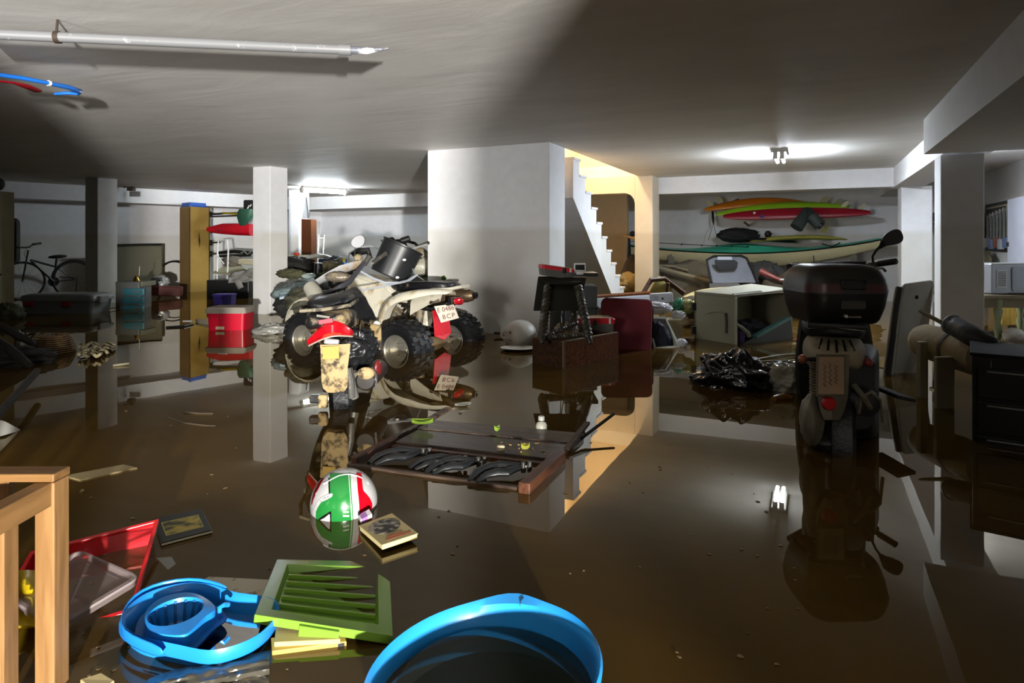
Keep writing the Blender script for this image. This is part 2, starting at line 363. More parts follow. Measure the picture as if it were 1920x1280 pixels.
# ------------------------------------------------------------------ ceiling lamps, pipe
TUBEM = emit('tube_glow', (.86, .95, 1.0), TUBE_A)
TUBEM2 = emit('tube_glow_blue', (.82, .9, 1.0), TUBE_B)
WHITEP = mat('white_plastic', 'd8d8d4', .4)
def tube_lamp(p0, p1, label, dz, r, m):
    t = thing('ceiling_lamp', label, 'lamp', (V(p0) + V(p1)) / 2)
    d = (V(p1) - V(p0)); s = d.normalized(); side = s.cross(UP)
    part(t, 'housing', MB().para((V(p0) + V(p1)) / 2 + UP * (CEIL_Z - p0[2] - .02), d / 2, side * .05, UP * .02), WHITEP)
    part(t, 'tube', MB().cyl(V(p0) , V(p1), r, n=12), m, smooth=True)
    for q in (V(p0), V(p1)):
        part(t, 'holder', MB().cyl(q - s * .02, q + s * .02, r * 1.5, n=12), WHITEP)
    return t
pa = P(566, 353, 12.0); pb = P(648, 351, 12.6)
pa.z = pb.z = 1.99
tube_lamp(pa, pb, 'glowing fluorescent ceiling lamp beyond the white column', .05, .035, TUBEM)
# short twin lamp seen nearly end-on
t = thing('ceiling_lamp', 'small bright twin tube ceiling lamp above the kayak area', 'lamp', P(1462, 294, 7.55))
q = P(1462, 294, 7.55); q.z = 1.985
part(t, 'housing', MB().box((q.x, q.y, CEIL_Z - .02), (.16, .6, .04)), WHITEP, bevel=.006)
for s in (-1, 1):
    part(t, 'tube', MB().cyl(V((q.x + s * .035, q.y - .28, q.z)), V((q.x + s * .035, q.y + .28, q.z)), .017, n=10), TUBEM2)
    part(t, 'holder', MB().box((q.x + s * .035, q.y - .285, q.z + .02), (.05, .03, .1)), WHITEP)

TUBEM3 = emit('tube_glow_bay', (.9, .95, 1.0), TUBE_C)
tube_lamp((1.40, 7.6, 1.99), (1.72, 9.1, 1.99), 'fluorescent ceiling lamp over the tool bay behind the near pier', .05, .03, TUBEM3)
GREYPVC = mat('grey_pvc', '77787a', .4, var=.06, mud=.12, mudcol='d5d5d2', mudscale=14)
t = thing('drain_pipe', 'grey pipe hung under the ceiling with a cut end', 'pipe', P(350, 80, 3.0))
z0 = CEIL_Z - .085
p1 = W(655, 94, z0); p0 = W(-60, 62, z0); pt2 = W(712, 93, z0 + .02)
part(t, 'pipe_run', MB().cyl(p0, p1, .024, n=20), GREYPVC, smooth=True)
part(t, 'socket', MB().cyl(p1 - (p1 - p0).normalized() * .05, p1 + (p1 - p0).normalized() * .008, .028, n=20), GREYPVC, smooth=True)
d = (p1 - p0).normalized(); s = d.cross(UP)
tip = MB(); tip.loft([[p1 + (s * math.cos(a) + UP * math.sin(a)) * .019 for a in [R_(36 * i) for i in range(10)]],
    [p1 + d * .09 + (s * math.cos(a) + UP * math.sin(a)) * .019 for a in [R_(36 * i) for i in range(10)]],
    [p1 + d * .2 + UP * .017 + (s * math.cos(a) + UP * math.sin(a) * .1) * .012 for a in [R_(36 * i) for i in range(10)]]])
part(t, 'cut_end', tip, mat('dark_pipe', '6a6d78', .3, mud=.4, mudcol='e4e4e2', mudscale=9), smooth=True)
pb_ = W(108, 70, z0)
part(t, 'bracket', MB().lathe(pb_, d, [(.024, -.012), (.029, -.012), (.029, .012), (.024, .012)], 18), mat('rust_dark', '33261c', .7), smooth=True)
part(t, 'hanger', MB().cyl(pb_ + UP * .02 + s * .01, pb_ + UP * .09, .006, n=8), mat('rust_dark', '33261c', .7))

# oars / poles hung under the ceiling at the left
BLUE = mat('blue_gloss', '1f6fd0', .3)
REDP = mat('red_gloss', 'a01422', .35)
t = thing('windsurf_boom', 'blue ended boom tied up under the ceiling', 'boom', W(80, 165, 1.95))
def zz(px, py, z=1.96): return W(px, py, z)
part(t, 'tube', MB().tube([zz(-40, 135, 1.93), zz(40, 146, 1.94), zz(92, 156, 1.95)], .012, 10), BLUE, smooth=True)
part(t, 'end_bow', MB().tube([zz(92, 156, 1.95), zz(130, 164, 1.96), zz(150, 171, 1.965), zz(147, 175, 1.965), zz(128, 174, 1.96), zz(103, 176, 1.955)], [.013, .015, .015, .013, .011, .009], 10), BLUE, smooth=True)
part(t, 'clip', MB().cyl(zz(90, 155.5, 1.95), zz(94, 156.5, 1.95), .017, n=10), WHITEP)
single('oar', 'red flat blade oar lying along the blue boom under the ceiling', 'oar', MB().tube([zz(-40, 148, 1.92), zz(25, 155, 1.93), zz(48, 161, 1.935), (zz(70, 170, 1.94)), zz(78, 171, 1.94)], [.014, .016, .03, .03, .012], 10, flat=.4), REDP, smooth=True)
# ================================================================== FOREGROUND
PINE = wood('pine', '74532f', '977247', .5, axis=2); PINEY = wood('pine_rail', '74532f', '926d42', .5, axis=1); PINEX = wood('pine_cross', '6d4d2b', '8a663b', .5, axis=0)
STEEL = mat('steel', 'b8b8b4', .3, 1.0)
# slatted pine rack at the left edge
rx = YAW
t = thing('pine_rack', 'pine slatted rack standing in the water beside the red box', 'rack', C(-1.25, 1.3, FLOOR_Z), (0, 0, YAW))
def L3(X, Z, z): return C(X, Z, z)
def bar(mb, X0_, Z0_, z0_, X1_, Z1_, z1_): return mb.para(C((X0_ + X1_) / 2, (Z0_ + Z1_) / 2, (z0_ + z1_) / 2), RT * ((X1_ - X0_) / 2), FW * ((Z1_ - Z0_) / 2), UP * ((z1_ - z0_) / 2))
top = .47
for X, Z in ((-1.06, 1.42), (-1.06, .66), (-1.62, 1.42), (-1.62, .66)):
    part(t, 'post', bar(MB(), X, Z, FLOOR_Z, X + .044, Z + .05, top - .003), PINE, bevel=.003)
for X in (-1.062, -1.618):
    part(t, 'side_rail', bar(MB(), X, .70, top - .055, X + .04, 1.425, top - .003), PINEY, bevel=.003)
    part(t, 'side_rail', bar(MB(), X, .70, FLOOR_Z + .1, X + .04, 1.425, FLOOR_Z + .15), PINEY, bevel=.003)
part(t, 'back_rail', bar(MB(), -1.62, 1.42, top - .002, -1.017, 1.475, top + .016), PINEX, bevel=.003)
part(t, 'front_rail', bar(MB(), -1.62, .65, top - .002, -1.017, .70, top + .016), PINEX, bevel=.003)
for k in range(4):
    part(t, 'slat', bar(MB(), -1.056, 1.30 - .15 * k, FLOOR_Z + .15, -1.032, 1.34 - .15 * k, top - .055), PINE, bevel=.002)
for k in range(5):
    part(t, 'slat', bar(MB(), -1.575 + .105 * k, 1.44, FLOOR_Z + .1, -1.552 + .105 * k, 1.458, top - .002), PINE, bevel=.002)
for k in range(4):
    part(t, 'slat', bar(MB(), -1.61, 1.225 - .15 * k, FLOOR_Z + .15, -1.586, 1.265 - .15 * k, top - .055), PINE, bevel=.002)
part(t, 'shelf_board', bar(MB(), -1.6, .7, -.02, -1.06, 1.42, -.003), PINEX)
bq = C(-1.038, 1.418, top - .035)
part(t, 'bolt', MB().lathe(bq, -FW, [(.009, -.002), (.009, .002), (.006, .004)], 12), STEEL, label='steel bolt head')
single('sponge', 'pale crumpled rag lying on the shelf inside the pine rack', 'rag', MB().blob(C(-1.17, 1.2, .032), (.07, .05, .035), .3, 2, seed=3), mat('rag_pink', 'b9a594', .9), smooth=True)

# yellow cloth behind the rack
YEL = mat('yellow_plastic', 'b59a10', .45, var=.2)
def ysheet(u, v):
    p = W(22 + 102 * u, 1070 + 105 * v, .045 + .05 * math.sin(u * 7) * math.sin(v * 5 + 1)); return p
single('plastic_bag', 'yellow plastic bag floating behind the pine rack', 'bag', MB().grid(ysheet, 16, 12), YEL, smooth=True, solid=.006)

# red storage box tipped over, one corner out of the water
REDT = mat('red_translucent', 'bf1420', .25, var=.1, coat=.3)
def redbox():
    t = thing('storage_box', 'tipped red plastic storage box with its rim corner out of the water', 'box', W(190, 1100, -.2))
    A = W(292, 976, .075); B_ = W(60, 1035, .05); Cc = W(246, 1140, .005)
    u = (B_ - A); v = (Cc - A); n = u.cross(v).normalized()
    if n.z < 0: n = -n
    u_, v_ = u.normalized(), (v - u * (v.dot(u) / u.length_squared))
    v_.normalize(); lu, lv = u.length, v.length
    def Q(a, b, d): return A + u * a + v * b - n * d
    sh = MB(); r = lambda k, d: [Q(k, k, d), Q(1 - k, k, d), Q(1 - k, 1 - k, d), Q(k, 1 - k, d)]
    sh.loft([r(0, 0), r(.05, .12)], caps=False); sh.add(r(.05, .12), [(0, 1, 2, 3)])
    part(t, 'shell', sh, REDT, solid=.004)
    rim = MB().loft([r(-.025, 0), r(-.025, .012), r(.012, .012), r(.012, 0)], closed=True, caps=False)
    part(t, 'rim', rim, mat('red_rim', 'd0161b', .25, coat=.3), bevel=.003)
    return A, u, v, n
A_, u_, v_, n_ = redbox()
CLEAR = mat('clear_plastic', 'a89898', .25, alpha=.2, var=.05, mud=.12, mudscale=9)
t = thing('box_lid', 'clear plastic box lid resting in the red box', 'lid', W(180, 1100, .02))
la_ = [W(150, 1030, .075), W(262, 1080, .085), W(108, 1172, .055), W(0, 1110, .055)]
def lidring(k, dz):
    c0 = sum(la_, V()) / 4; out = []
    for i in range(4):
        p, a, b = la_[i], la_[i - 1], la_[(i + 1) % 4]
        for s in range(5):
            f = s / 4; q = p.lerp(a, .12 * (1 - f) ** 2) + (p.lerp(b, .12 * f ** 2) - p)
            out.append(c0 + (q - c0) * k + UP * dz)
    return out
m_ = MB().loft([lidring(1, -.02), lidring(1, 0), lidring(.93, 0), lidring(.9, -.012), lidring(.8, -.012)], caps=False)
m_.add(lidring(.8, -.012), [tuple(range(20))])
part(t, 'lid_panel', m_, CLEAR, smooth=True, solid=.002)
part(t, 'rim', MB().tube(lidring(1.0, -.004), .0035, 6, closed=True), mat('clear_rim', 'b8acac', .25, alpha=.4), smooth=True)
# sheets just under the surface
GSH = mat('grey_sheet', '8d9088', .6, mud=.2)
def sheet(name, label, cat, pix, z, th, m, bevel=.002):
    pts = [W(x, y, z if not isinstance(z, (list, tuple)) else z[i]) for i, (x, y) in enumerate(pix)]
    return single(name, label, cat, MB().prism([p - UP * th for p in pts], (0, 0, th)), m, bevel=bevel)
sheet('plastic_sheet', 'grey plastic panel just under the water beside the red box', 'panel', [(262, 1047), (322, 1043), (330, 1056), (262, 1112)], [-.004, .004, .003, -.01], .004, GSH)
sheet('plastic_sheet', 'pale grey panel sunk in front of the red box', 'panel', [(108, 1175), (225, 1150), (188, 1195), (150, 1210), (108, 1213)], -.012, .004, GSH)
sheet('wall_calendar', 'white printed board with brown stains behind the blue mop bucket', 'board', [(378, 1088), (392, 1080), (508, 1086), (505, 1118), (385, 1112)], .012, .006, mat('printed_board', 'bdb39a', .6, mud=.2, mudcol='5d4024', mudscale=22))

# black booklet with a framed yellow picture
bl = [W(287, 972, .012), W(378, 953, .012), W(397, 993, .012), W(303, 1017, .012)]
t = thing('booklet', 'black covered booklet with a framed yellow picture floating', 'book', sum(bl, V()) / 4 - UP * .01)
def qd(pts, a0, a1, b0, b1, dz=0):
    f = lambda a, b: (pts[0].lerp(pts[1], a)).lerp(pts[3].lerp(pts[2], a), b) + UP * dz
    return [f(a0, b0), f(a1, b0), f(a1, b1), f(a0, b1)]
part(t, 'cover', MB().prism([p - UP * .012 for p in bl], (0, 0, .012)), mat('black_card', '14170f', .4), bevel=.001)
part(t, 'page_edge', MB().prism([p - UP * .009 for p in qd(bl, -.004, 1.008, .02, 1.015)], (0, 0, .005)), mat('paper_edge', 'cfcab0', .7))
def pic_mat(key, cols, scale=18, th=(.4, .5, .62)):
    m = mat(key, cols[0], .45); nt = m.node_tree; N = nt.nodes; L = nt.links; b = N['Principled BSDF']
    tc = N.new('ShaderNodeTexCoord'); nz = N.new('ShaderNodeTexNoise'); nz.inputs['Scale'].default_value = scale; nz.inputs['Detail'].default_value = 7; L.new(tc.outputs['Object'], nz.inputs['Vector'])
    rp = N.new('ShaderNodeValToRGB'); rp.color_ramp.elements[0].position = th[0]; rp.color_ramp.elements[1].position = th[2]
    e = rp.color_ramp.elements.new(th[1]); es = rp.color_ramp.elements
    for i, k in enumerate(cols): es[i].color = (*hexc(k), 1)
    L.new(nz.outputs['Fac'], rp.inputs[0]); L.new(rp.outputs[0], b.inputs['Base Color']); return m
part(t, 'picture_border', MB().prism(qd(bl, .12, .88, .24, .8, -.0005), (0, 0, .001)), mat('gold_line', 'a9a25a', .5))
part(t, 'picture', MB().prism(qd(bl, .14, .86, .27, .77, .0003), (0, 0, .0008)), pic_mat('yellow_picture', ['23240f', '7c7228', 'b9a13c'], 26))
# beige paperback
bb = [W(673, 985, .022), W(735, 962, .026), W(784, 1000, .03), W(716, 1022, .03)]
t = thing('paperback_book', 'beige paperback with a dark oval photo floating by the helmet', 'book', sum(bb, V()) / 4 - UP * .03)
PAPER = mat('paper_cream', 'b8a878', .7, var=.1, mud=.06)
part(t, 'pages', MB().prism([p - UP * .016 for p in qd(bb, .02, .985, .02, .985)], (0, 0, .014)), mat('page_block', 'cbbb86', .8))
part(t, 'cover', MB().prism([p - UP * .002 for p in bb], (0, 0, .003)), PAPER, bevel=.001)
cc = sum(qd(bb, .08, .92, .1, .66), V()) / 4; eu = (bb[1] - bb[0]) * .43; ev = (bb[3] - bb[0]) * .29
part(t, 'oval_photo', MB().prism([cc + eu * math.cos(R_(15 * i)) + ev * math.sin(R_(15 * i)) + UP * .0012 for i in range(24)], (0, 0, .0006)), pic_mat('oval_picture', ['191a1a', '4a4c46', 'a9a391'], 40))
REDINK = mat('red_ink', 'a8482f', .6)
part(t, 'title_line', MB().prism(qd(bb, .3, .72, .76, .80, .0012), (0, 0, .0005)), REDINK)
part(t, 'title_line', MB().prism(qd(bb, .2, .9, .85, .885, .0012), (0, 0, .0005)), REDINK)
# label card between helmet and book
lc = [W(672, 966, .03), W(692, 953, .04), W(698, 963, .035), W(676, 974, .028)]
t = thing('eraser', 'small white and purple eraser beside the helmet', 'eraser', sum(lc, V()) / 4 - UP * .02)
part(t, 'body', MB().prism([p - UP * .016 for p in lc], (0, 0, .016)), mat('eraser_white', 'd4cdd2', .5), bevel=.002)
part(t, 'sleeve', MB().prism([p - UP * .0165 for p in qd(lc, .1, .6, -.02, 1.02)], (0, 0, .0172)), mat('eraser_purple', '9a6fae', .5))

# ------------------------------------------------------------------ helmet
def helmet():
    c = P(645, 941, 2.42); r = .124; eye = camo.location
    t = thing('helmet', 'green white and red open helmet floating half sunk', 'helmet', c - UP * r, (0, 0, YAW))
    HG = mat('helmet_green', '1f7433', .2, var=.05, coat=.4); HW = mat('helmet_white', 'b4b4b4', .22, var=.04, coat=.4); HR = mat('helmet_red', 'b30518', .22, var=.05, coat=.4); HDR = mat('helmet_darkred', '650a13', .2, coat=.4); HB = mat('helmet_black', '101312', .25, coat=.3)
    def S(x, y, k=1.0):                      # point of the shell under a point of the sketch (1280 units across)
        px, py = 575 + x / 9.14, 880 + y / 9.14; d = (P(px, py, 2.4) - eye).normalized(); m = eye - c; rr = r * k
        bq = m.dot(d); disc = bq * bq - (m.dot(m) - rr * rr)
        return eye + d * (-bq - math.sqrt(max(0, disc)))
    def patch(name, m, rows, k=1.006, n=10, sub=5):
        R2 = []
        for (y0, a0, b0), (y1, a1, b1) in zip(rows, rows[1:]):
            for i in range(sub): f = i / sub; R2.append((y0 + (y1 - y0) * f, a0 + (a1 - a0) * f, b0 + (b1 - b0) * f))
        R2.append(rows[-1])
        mb = MB().loft([[S(a + (b - a) * q / n, y, k) for q in range(n + 1)] for y, a, b in R2], ring_closed=False, caps=False)
        return part(t, name, mb, m, smooth=True, solid=.0025)
    part(t, 'shell', MB().ell(c, (r, r, r), 48, 32), HW, smooth=True)
    patch('green_band', HG, [(70, 400, 712), (120, 400, 715), (300, 400, 728), (470, 400, 742), (500, 330, 744), (560, 240, 748), (640, 188, 752), (720, 160, 757), (800, 158, 762), (850, 170, 765), (860, 425, 766), (1050, 430, 750)])
    patch('black_edge', HB, [(150, 372, 402), (300, 376, 402), (400, 380, 404), (440, 392, 404)], 1.009, 3)
    patch('green_pinstripe', HG, [(60, 728, 750), (300, 742, 760), (600, 768, 784), (850, 784, 800), (1050, 770, 786)], 1.006, 2)
    patch('red_band', HR, [(60, 850, 935), (160, 862, 945), (350, 876, 965), (385, 879, 985), (430, 884, 1030), (500, 892, 1085), (580, 898, 1120), (640, 902, 1122), (700, 905, 1105), (800, 906, 1060), (1000, 890, 1020)])
    patch('dark_red_band', HDR, [(150, 258, 300), (260, 190, 235), (400, 124, 165), (520, 92, 112), (600, 84, 92)], 1.004, 4)
    line = [S(x, y, 1.012) for x, y in ((285, 245), (330, 220), (400, 185), (470, 145), (550, 108), (650, 86), (730, 82), (800, 92), (870, 112), (950, 150))]
    part(t, 'trim_line', MB().tube(line, .0032, 6), HW, smooth=True)
    patch('white_dash', HW, [(712, 622, 722), (740, 622, 722)], 1.009, 3, 3); patch('white_dash', HW, [(778, 622, 728), (808, 622, 728)], 1.009, 3, 3)
    patch('black_wedge', HB, [(715, 405, 424), (760, 330, 424), (820, 240, 424), (885, 170, 424), (950, 400, 420)], 1.010, 6)
    patch('white_wedge', HW, [(765, 385, 398), (830, 300, 402), (880, 200, 402), (900, 330, 400), (945, 385, 395)], 1.014, 6)
    patch('letter_band', HW, [(412, 405, 446), (440, 330, 446), (470, 270, 430), (520, 208, 340), (560, 178, 250), (640, 138, 195), (720, 110, 160), (790, 104, 130)], 1.011, 6)
    part(t, 'band_edge', MB().tube([S(x, y, 1.016) for x, y in ((385, 415), (300, 465), (220, 540), (160, 620), (120, 710))], .0009, 5), HB, smooth=True)
    BK = mat('ink_black', '15161a', .5)
    for ch, x, y, x2, y2 in (('L', 250, 535, 275, 510), ('I', 283, 507, 305, 490), ('N', 315, 487, 345, 466), ('X', 365, 470, 395, 450)):
        p, p2 = S(x, y, 1.02), S(x2, y2, 1.02); nrm = (p - c).normalized(); xx = p2 - p
        text(t, 'lettering', ch, .0105, frame(p, xx, nrm.cross(xx)), BK, .0004)
helmet()

# ------------------------------------------------------------------ floating dark wood table frame
DW = wood('dark_wood', '1d1411', '57473b', .45, axis=0, coat=.2); DWR = wood('red_wood', '2b150c', '5f3a24', .5, axis=1, coat=.2)
t = thing('table_frame', 'dark wooden folding table floating with two planks and an open front', 'table', W(880, 850, -.02))
A = W(650, 874, .0); B_ = W(992, 922, .0); Cc = W(1098, 822, .0); D = W(800, 795, .0)
def tq(a, b, dz=0): return A.lerp(B_, a).lerp(D.lerp(Cc, a), b) + UP * dz
def plank(a0, a1, b0, b1, z0, z1): return MB().prism([tq(a0, b0, z0), tq(a1, b0, z0), tq(a1, b1, z0), tq(a0, b1, z0)], (0, 0, z1 - z0))
part(t, 'front_bar', plank(0, 1, 0, .035, -.02, .012), DW, bevel=.003)
part(t, 'plank', plank(.05, .98, .46, .76, -.02, .022), DW, bevel=.004)
part(t, 'plank', plank(.04, .99, .77, 1.0, -.02, .028), DW, bevel=.004)
part(t, 'plank_edge', plank(.05, .98, .40, .46, -.02, .012), DWR, bevel=.004)
ed = (tq(0, 1) - tq(0, 0)).normalized(); es = (tq(1, 0) - tq(0, 0)).normalized()
part(t, 'side_rail', MB().para((tq(.985, -.03, .014) + tq(.985, .55, .018)) / 2, (tq(.985, .55) - tq(.985, -.03)) / 2, es * .026, UP * .026), DWR, bevel=.006)
part(t, 'side_rail', MB().para((tq(.015, .05, .006) + tq(.015, .52, .02)) / 2, (tq(.015, .52) - tq(.015, .05)) / 2, es * .02, UP * .02), DWR, bevel=.006)
BLKM = mat('black_rubber', '16181a', .35, var=.2, mud=.06); 
part(t, 'leg_strut', MB().para(tq(.99, .86, .045), (tq(1.0, 1.05, .05) - tq(.985, .66, .0)) / 2, es * .014, UP * .008), DW, bevel=.003)
part(t, 'leg_strut', MB().para(tq(1.06, 1.05, .06), (tq(1.10, 1.26, .075) - tq(1.0, .9, .015)) / 2, es * .007, UP * .006), mat('dark_metal', '2a2b2e', .35, .7), bevel=.002)
part(t, 'leg_strut', MB().para(tq(.03, 1.08, .035), (tq(.06, 1.22, .05) - tq(-.0, .95, .01)) / 2, es * .02, UP * .007), DW, bevel=.002)
part(t, 'leg_strut', MB().para(tq(.0, .76, .015), (tq(.0, .98, .02) - tq(.0, .54, .02)) / 2, es * .014, UP * .012), DW, bevel=.003)
def clamp(px, py, s, rot, label):
    o = W(px, py, .015); t = thing('spring_clamp', label, 'clamp', o - UP * .02, group='black clamps in the floating table')
    a = R_(rot) + YAW; u = V((math.cos(a), math.sin(a), 0)); v = V((-math.sin(a), math.cos(a), 0))
    up = [(-.14, -.03, .0), (-.1, .015, .015), (-.04, .04, .025), (.02, .042, .03), (.07, .02, .028), (.115, .03, .022)]
    dn = [(-.11, -.055, .0), (-.06, -.02, .012), (-.01, -.022, .02), (.03, -.035, .02), (.06, -.01, .022), (.1, .012, .02)]
    for nm, q in (('handle', up), ('jaw', dn)):
        part(t, nm, MB().tube([o + u * (x * s) + v * (y * s) + UP * (z * s) for x, y, z in q], [.010 * s, .019 * s, .022 * s, .022 * s, .02 * s, .015 * s], 10, flat=.8), BLKM, smooth=True)
    for k in (0, 1):
        part(t, 'pivot', MB().cyl(o + u * (.115 + .03 * k) * s + v * .005, o + u * (.115 + .03 * k) * s + v * .005 + UP * .045 * s, .011 * s, n=10), mat('pivot_metal', '70706c', .3, .9), smooth=True)
    part(t, 'spring', MB().tube([o + u * (.1 + .003 * i) * s + v * (.012 * s * math.cos(i * 1.3)) + UP * (.022 * s + .012 * s * math.sin(i * 1.3)) for i in range(14)], .0025, 5), mat('pivot_metal', '70706c', .3, .9), smooth=True)
clamp(748, 861, .95, 8, 'black clamp nearest the helmet inside the floating table')
clamp(820, 872, .85, 2, 'black clamp half under its twin in the middle of the floating table')
clamp(853, 878, .9, 10, 'black clamp lying over its twin in the middle of the floating table')
clamp(935, 890, .95, 14, 'black clamp nearest the thick brown rail of the floating table')
# odds and ends on the table
LEAF = mat('leaf_green', '6f8a2c', .5, var=.2)
def leaf(px, py, z, ln_, wd, rot, label, m=LEAF, curl=.02):
    o = W(px, py, z); a = R_(rot) + YAW; u = V((math.cos(a), math.sin(a), 0)); v = V((-math.sin(a), math.cos(a), 0))
    fn = lambda s, q: o + u * ((s - .5) * ln_) + v * ((q - .5) * 2 * wd * math.sin(math.pi * (.04 + .92 * s)) ** .8) + UP * (curl * abs(q - .5) * 2 + curl * (s - .5) ** 2 * 2)
    return single('leaf', label, 'leaf', MB().grid(fn, 12, 6), m, smooth=True, solid=.0015)
leaf(792, 795, .045, .11, .032, 5, 'big green leaf lying on the far corner of the floating table')
leaf(932, 808, .034, .03, .012, 30, 'tiny green leaf on the far plank of the floating table')
leaf(985, 842, .028, .04, .014, 10, 'small yellow green leaf near the bottle cap', mat('leaf_yellow', '9a9a3a', .5))
leaf(868, 760, .006, .10, .03, 20, 'pale floating leaf behind the floating table', mat('leaf_pale', '8d8f84', .6), .01)
leaf(935, 627, .02, .10, .05, 10, 'small dark leaf floating beside the white buoy', mat('leaf_dark', '22261a', .6))
single('cap', 'cream round bottle cap lying on the floating table', 'cap', MB().lathe(tq(.66, .52, .022), UP, [(.0, 0), (.019, 0), (.019, .016), (.014, .02), (0, .02)], 20), mat('cream_plastic', 'cfc3a2', .5), smooth=True)
chips = MB()
for i in range(26):
    p = tq(.6 + random.random() * .32, .5 + random.random() * .22, .023); a = random.random() * 6
    chips.box(p, (.008 + .02 * random.random(), .006, .004), a)
single('wood_chips', 'yellowish wood chips scattered on the floating table', 'chips', chips, mat('chip', 'b59a5e', .8), kind='stuff')
# white bottle
bo = W(1015, 811, 0)
t = thing('medicine_bottle', 'small white bottle floating upright behind the table', 'bottle', bo - UP * .02)
part(t, 'body', MB().lathe(bo - UP * .02, UP, [(.001, 0), (.027, 0), (.030, .01), (.030, .06), (.024, .072), (.015, .078), (.014, .082), (.001, .082)], 24), mat('white_bottle', 'dcdcc8', .35), smooth=True)
part(t, 'cap', MB().lathe(bo + UP * .064, UP, [(.001, 0), (.017, 0), (.017, .02), (.015, .023), (.001, .023)], 24), mat('cap_white', 'e6e6dc', .35), smooth=True)
part(t, 'neck_ring', MB().lathe(bo + UP * .062, UP, [(.018, 0), (.018, .004), (.013, .004), (.013, 0)], 24, closed=True, caps=False), mat('ring_black', '1c1c1c', .5), smooth=True)
# floating sticks and scum
STICK = mat('driftwood', '3d3120', .8, var=.25)
sheet('plank', 'waterlogged board floating near the slatted pine rack', 'board', [(120, 891), (232, 870), (258, 876), (150, 899)], .006, .01, mat('wet_board', '8d7c55', .7, var=.2))
sheet('cardboard_sheet', 'brown sunken cardboard sheet between the columns and the pine rack', 'cardboard', [(222, 737), (225, 712), (300, 714), (328, 732), (262, 748)], -.006, .004, mat('wet_card', '96703a', .8))
single('stick', 'thin curved twig floating beyond the booklet', 'stick', MB().tube([W(345, 772, .004), W(372, 775, .004), W(400, 775.5, .003)], .006, 6), STICK, smooth=True)
single('stick', 'long pale twig floating half sunk near the column reflection', 'stick', MB().tube([W(316, 782, 0), W(345, 793, 0), W(385, 798, 0), W(405, 799, -.002)], .006, 6), STICK, smooth=True)
fl = MB()
for i in range(90):
    px, py = random.uniform(150, 1500), 1280 - 520 * random.random() ** 1.3
    p = W(px, py, .0015); r = random.uniform(.003, .011)
    if abs(px - 900) < 330 and py > 1110: continue
    fl.prism([p + V((math.cos(a) * r * random.uniform(.5, 1.2), math.sin(a) * r * random.uniform(.4, 1), 0)) for a in [R_(60 * k) for k in range(6)]], (0, 0, .0012))
single('scum_flakes', 'small tan flakes of dirt floating on the water', 'debris', fl, mat('scum', '75633f', .9), kind='stuff')

def tub_water():
    m = bpy.data.materials.new('tub_water'); m.use_nodes = True; nt = m.node_tree; N = nt.nodes; L = nt.links
    N.remove(N['Principled BSDF'])
    tr = N.new('ShaderNodeBsdfTransparent'); tr.inputs[0].default_value = (.42, .52, .5, 1)
    df = N.new('ShaderNodeBsdfDiffuse'); df.inputs[0].default_value = (*hexc('2a3a34'), 1)
    mx = N.new('ShaderNodeMixShader'); mx.inputs[0].default_value = .3; L.new(tr.outputs[0], mx.inputs[1]); L.new(df.outputs[0], mx.inputs[2])
    gl = N.new('ShaderNodeBsdfGlossy'); gl.inputs['Roughness'].default_value = .02
    fr = N.new('ShaderNodeFresnel'); fr.inputs[0].default_value = 1.33
    m2 = N.new('ShaderNodeMixShader'); L.new(fr.outputs[0], m2.inputs[0]); L.new(mx.outputs[0], m2.inputs[1]); L.new(gl.outputs[0], m2.inputs[2])
    L.new(m2.outputs[0], N['Material Output'].inputs['Surface']); MATS['tub_water'] = m; return m
TUBW = tub_water()
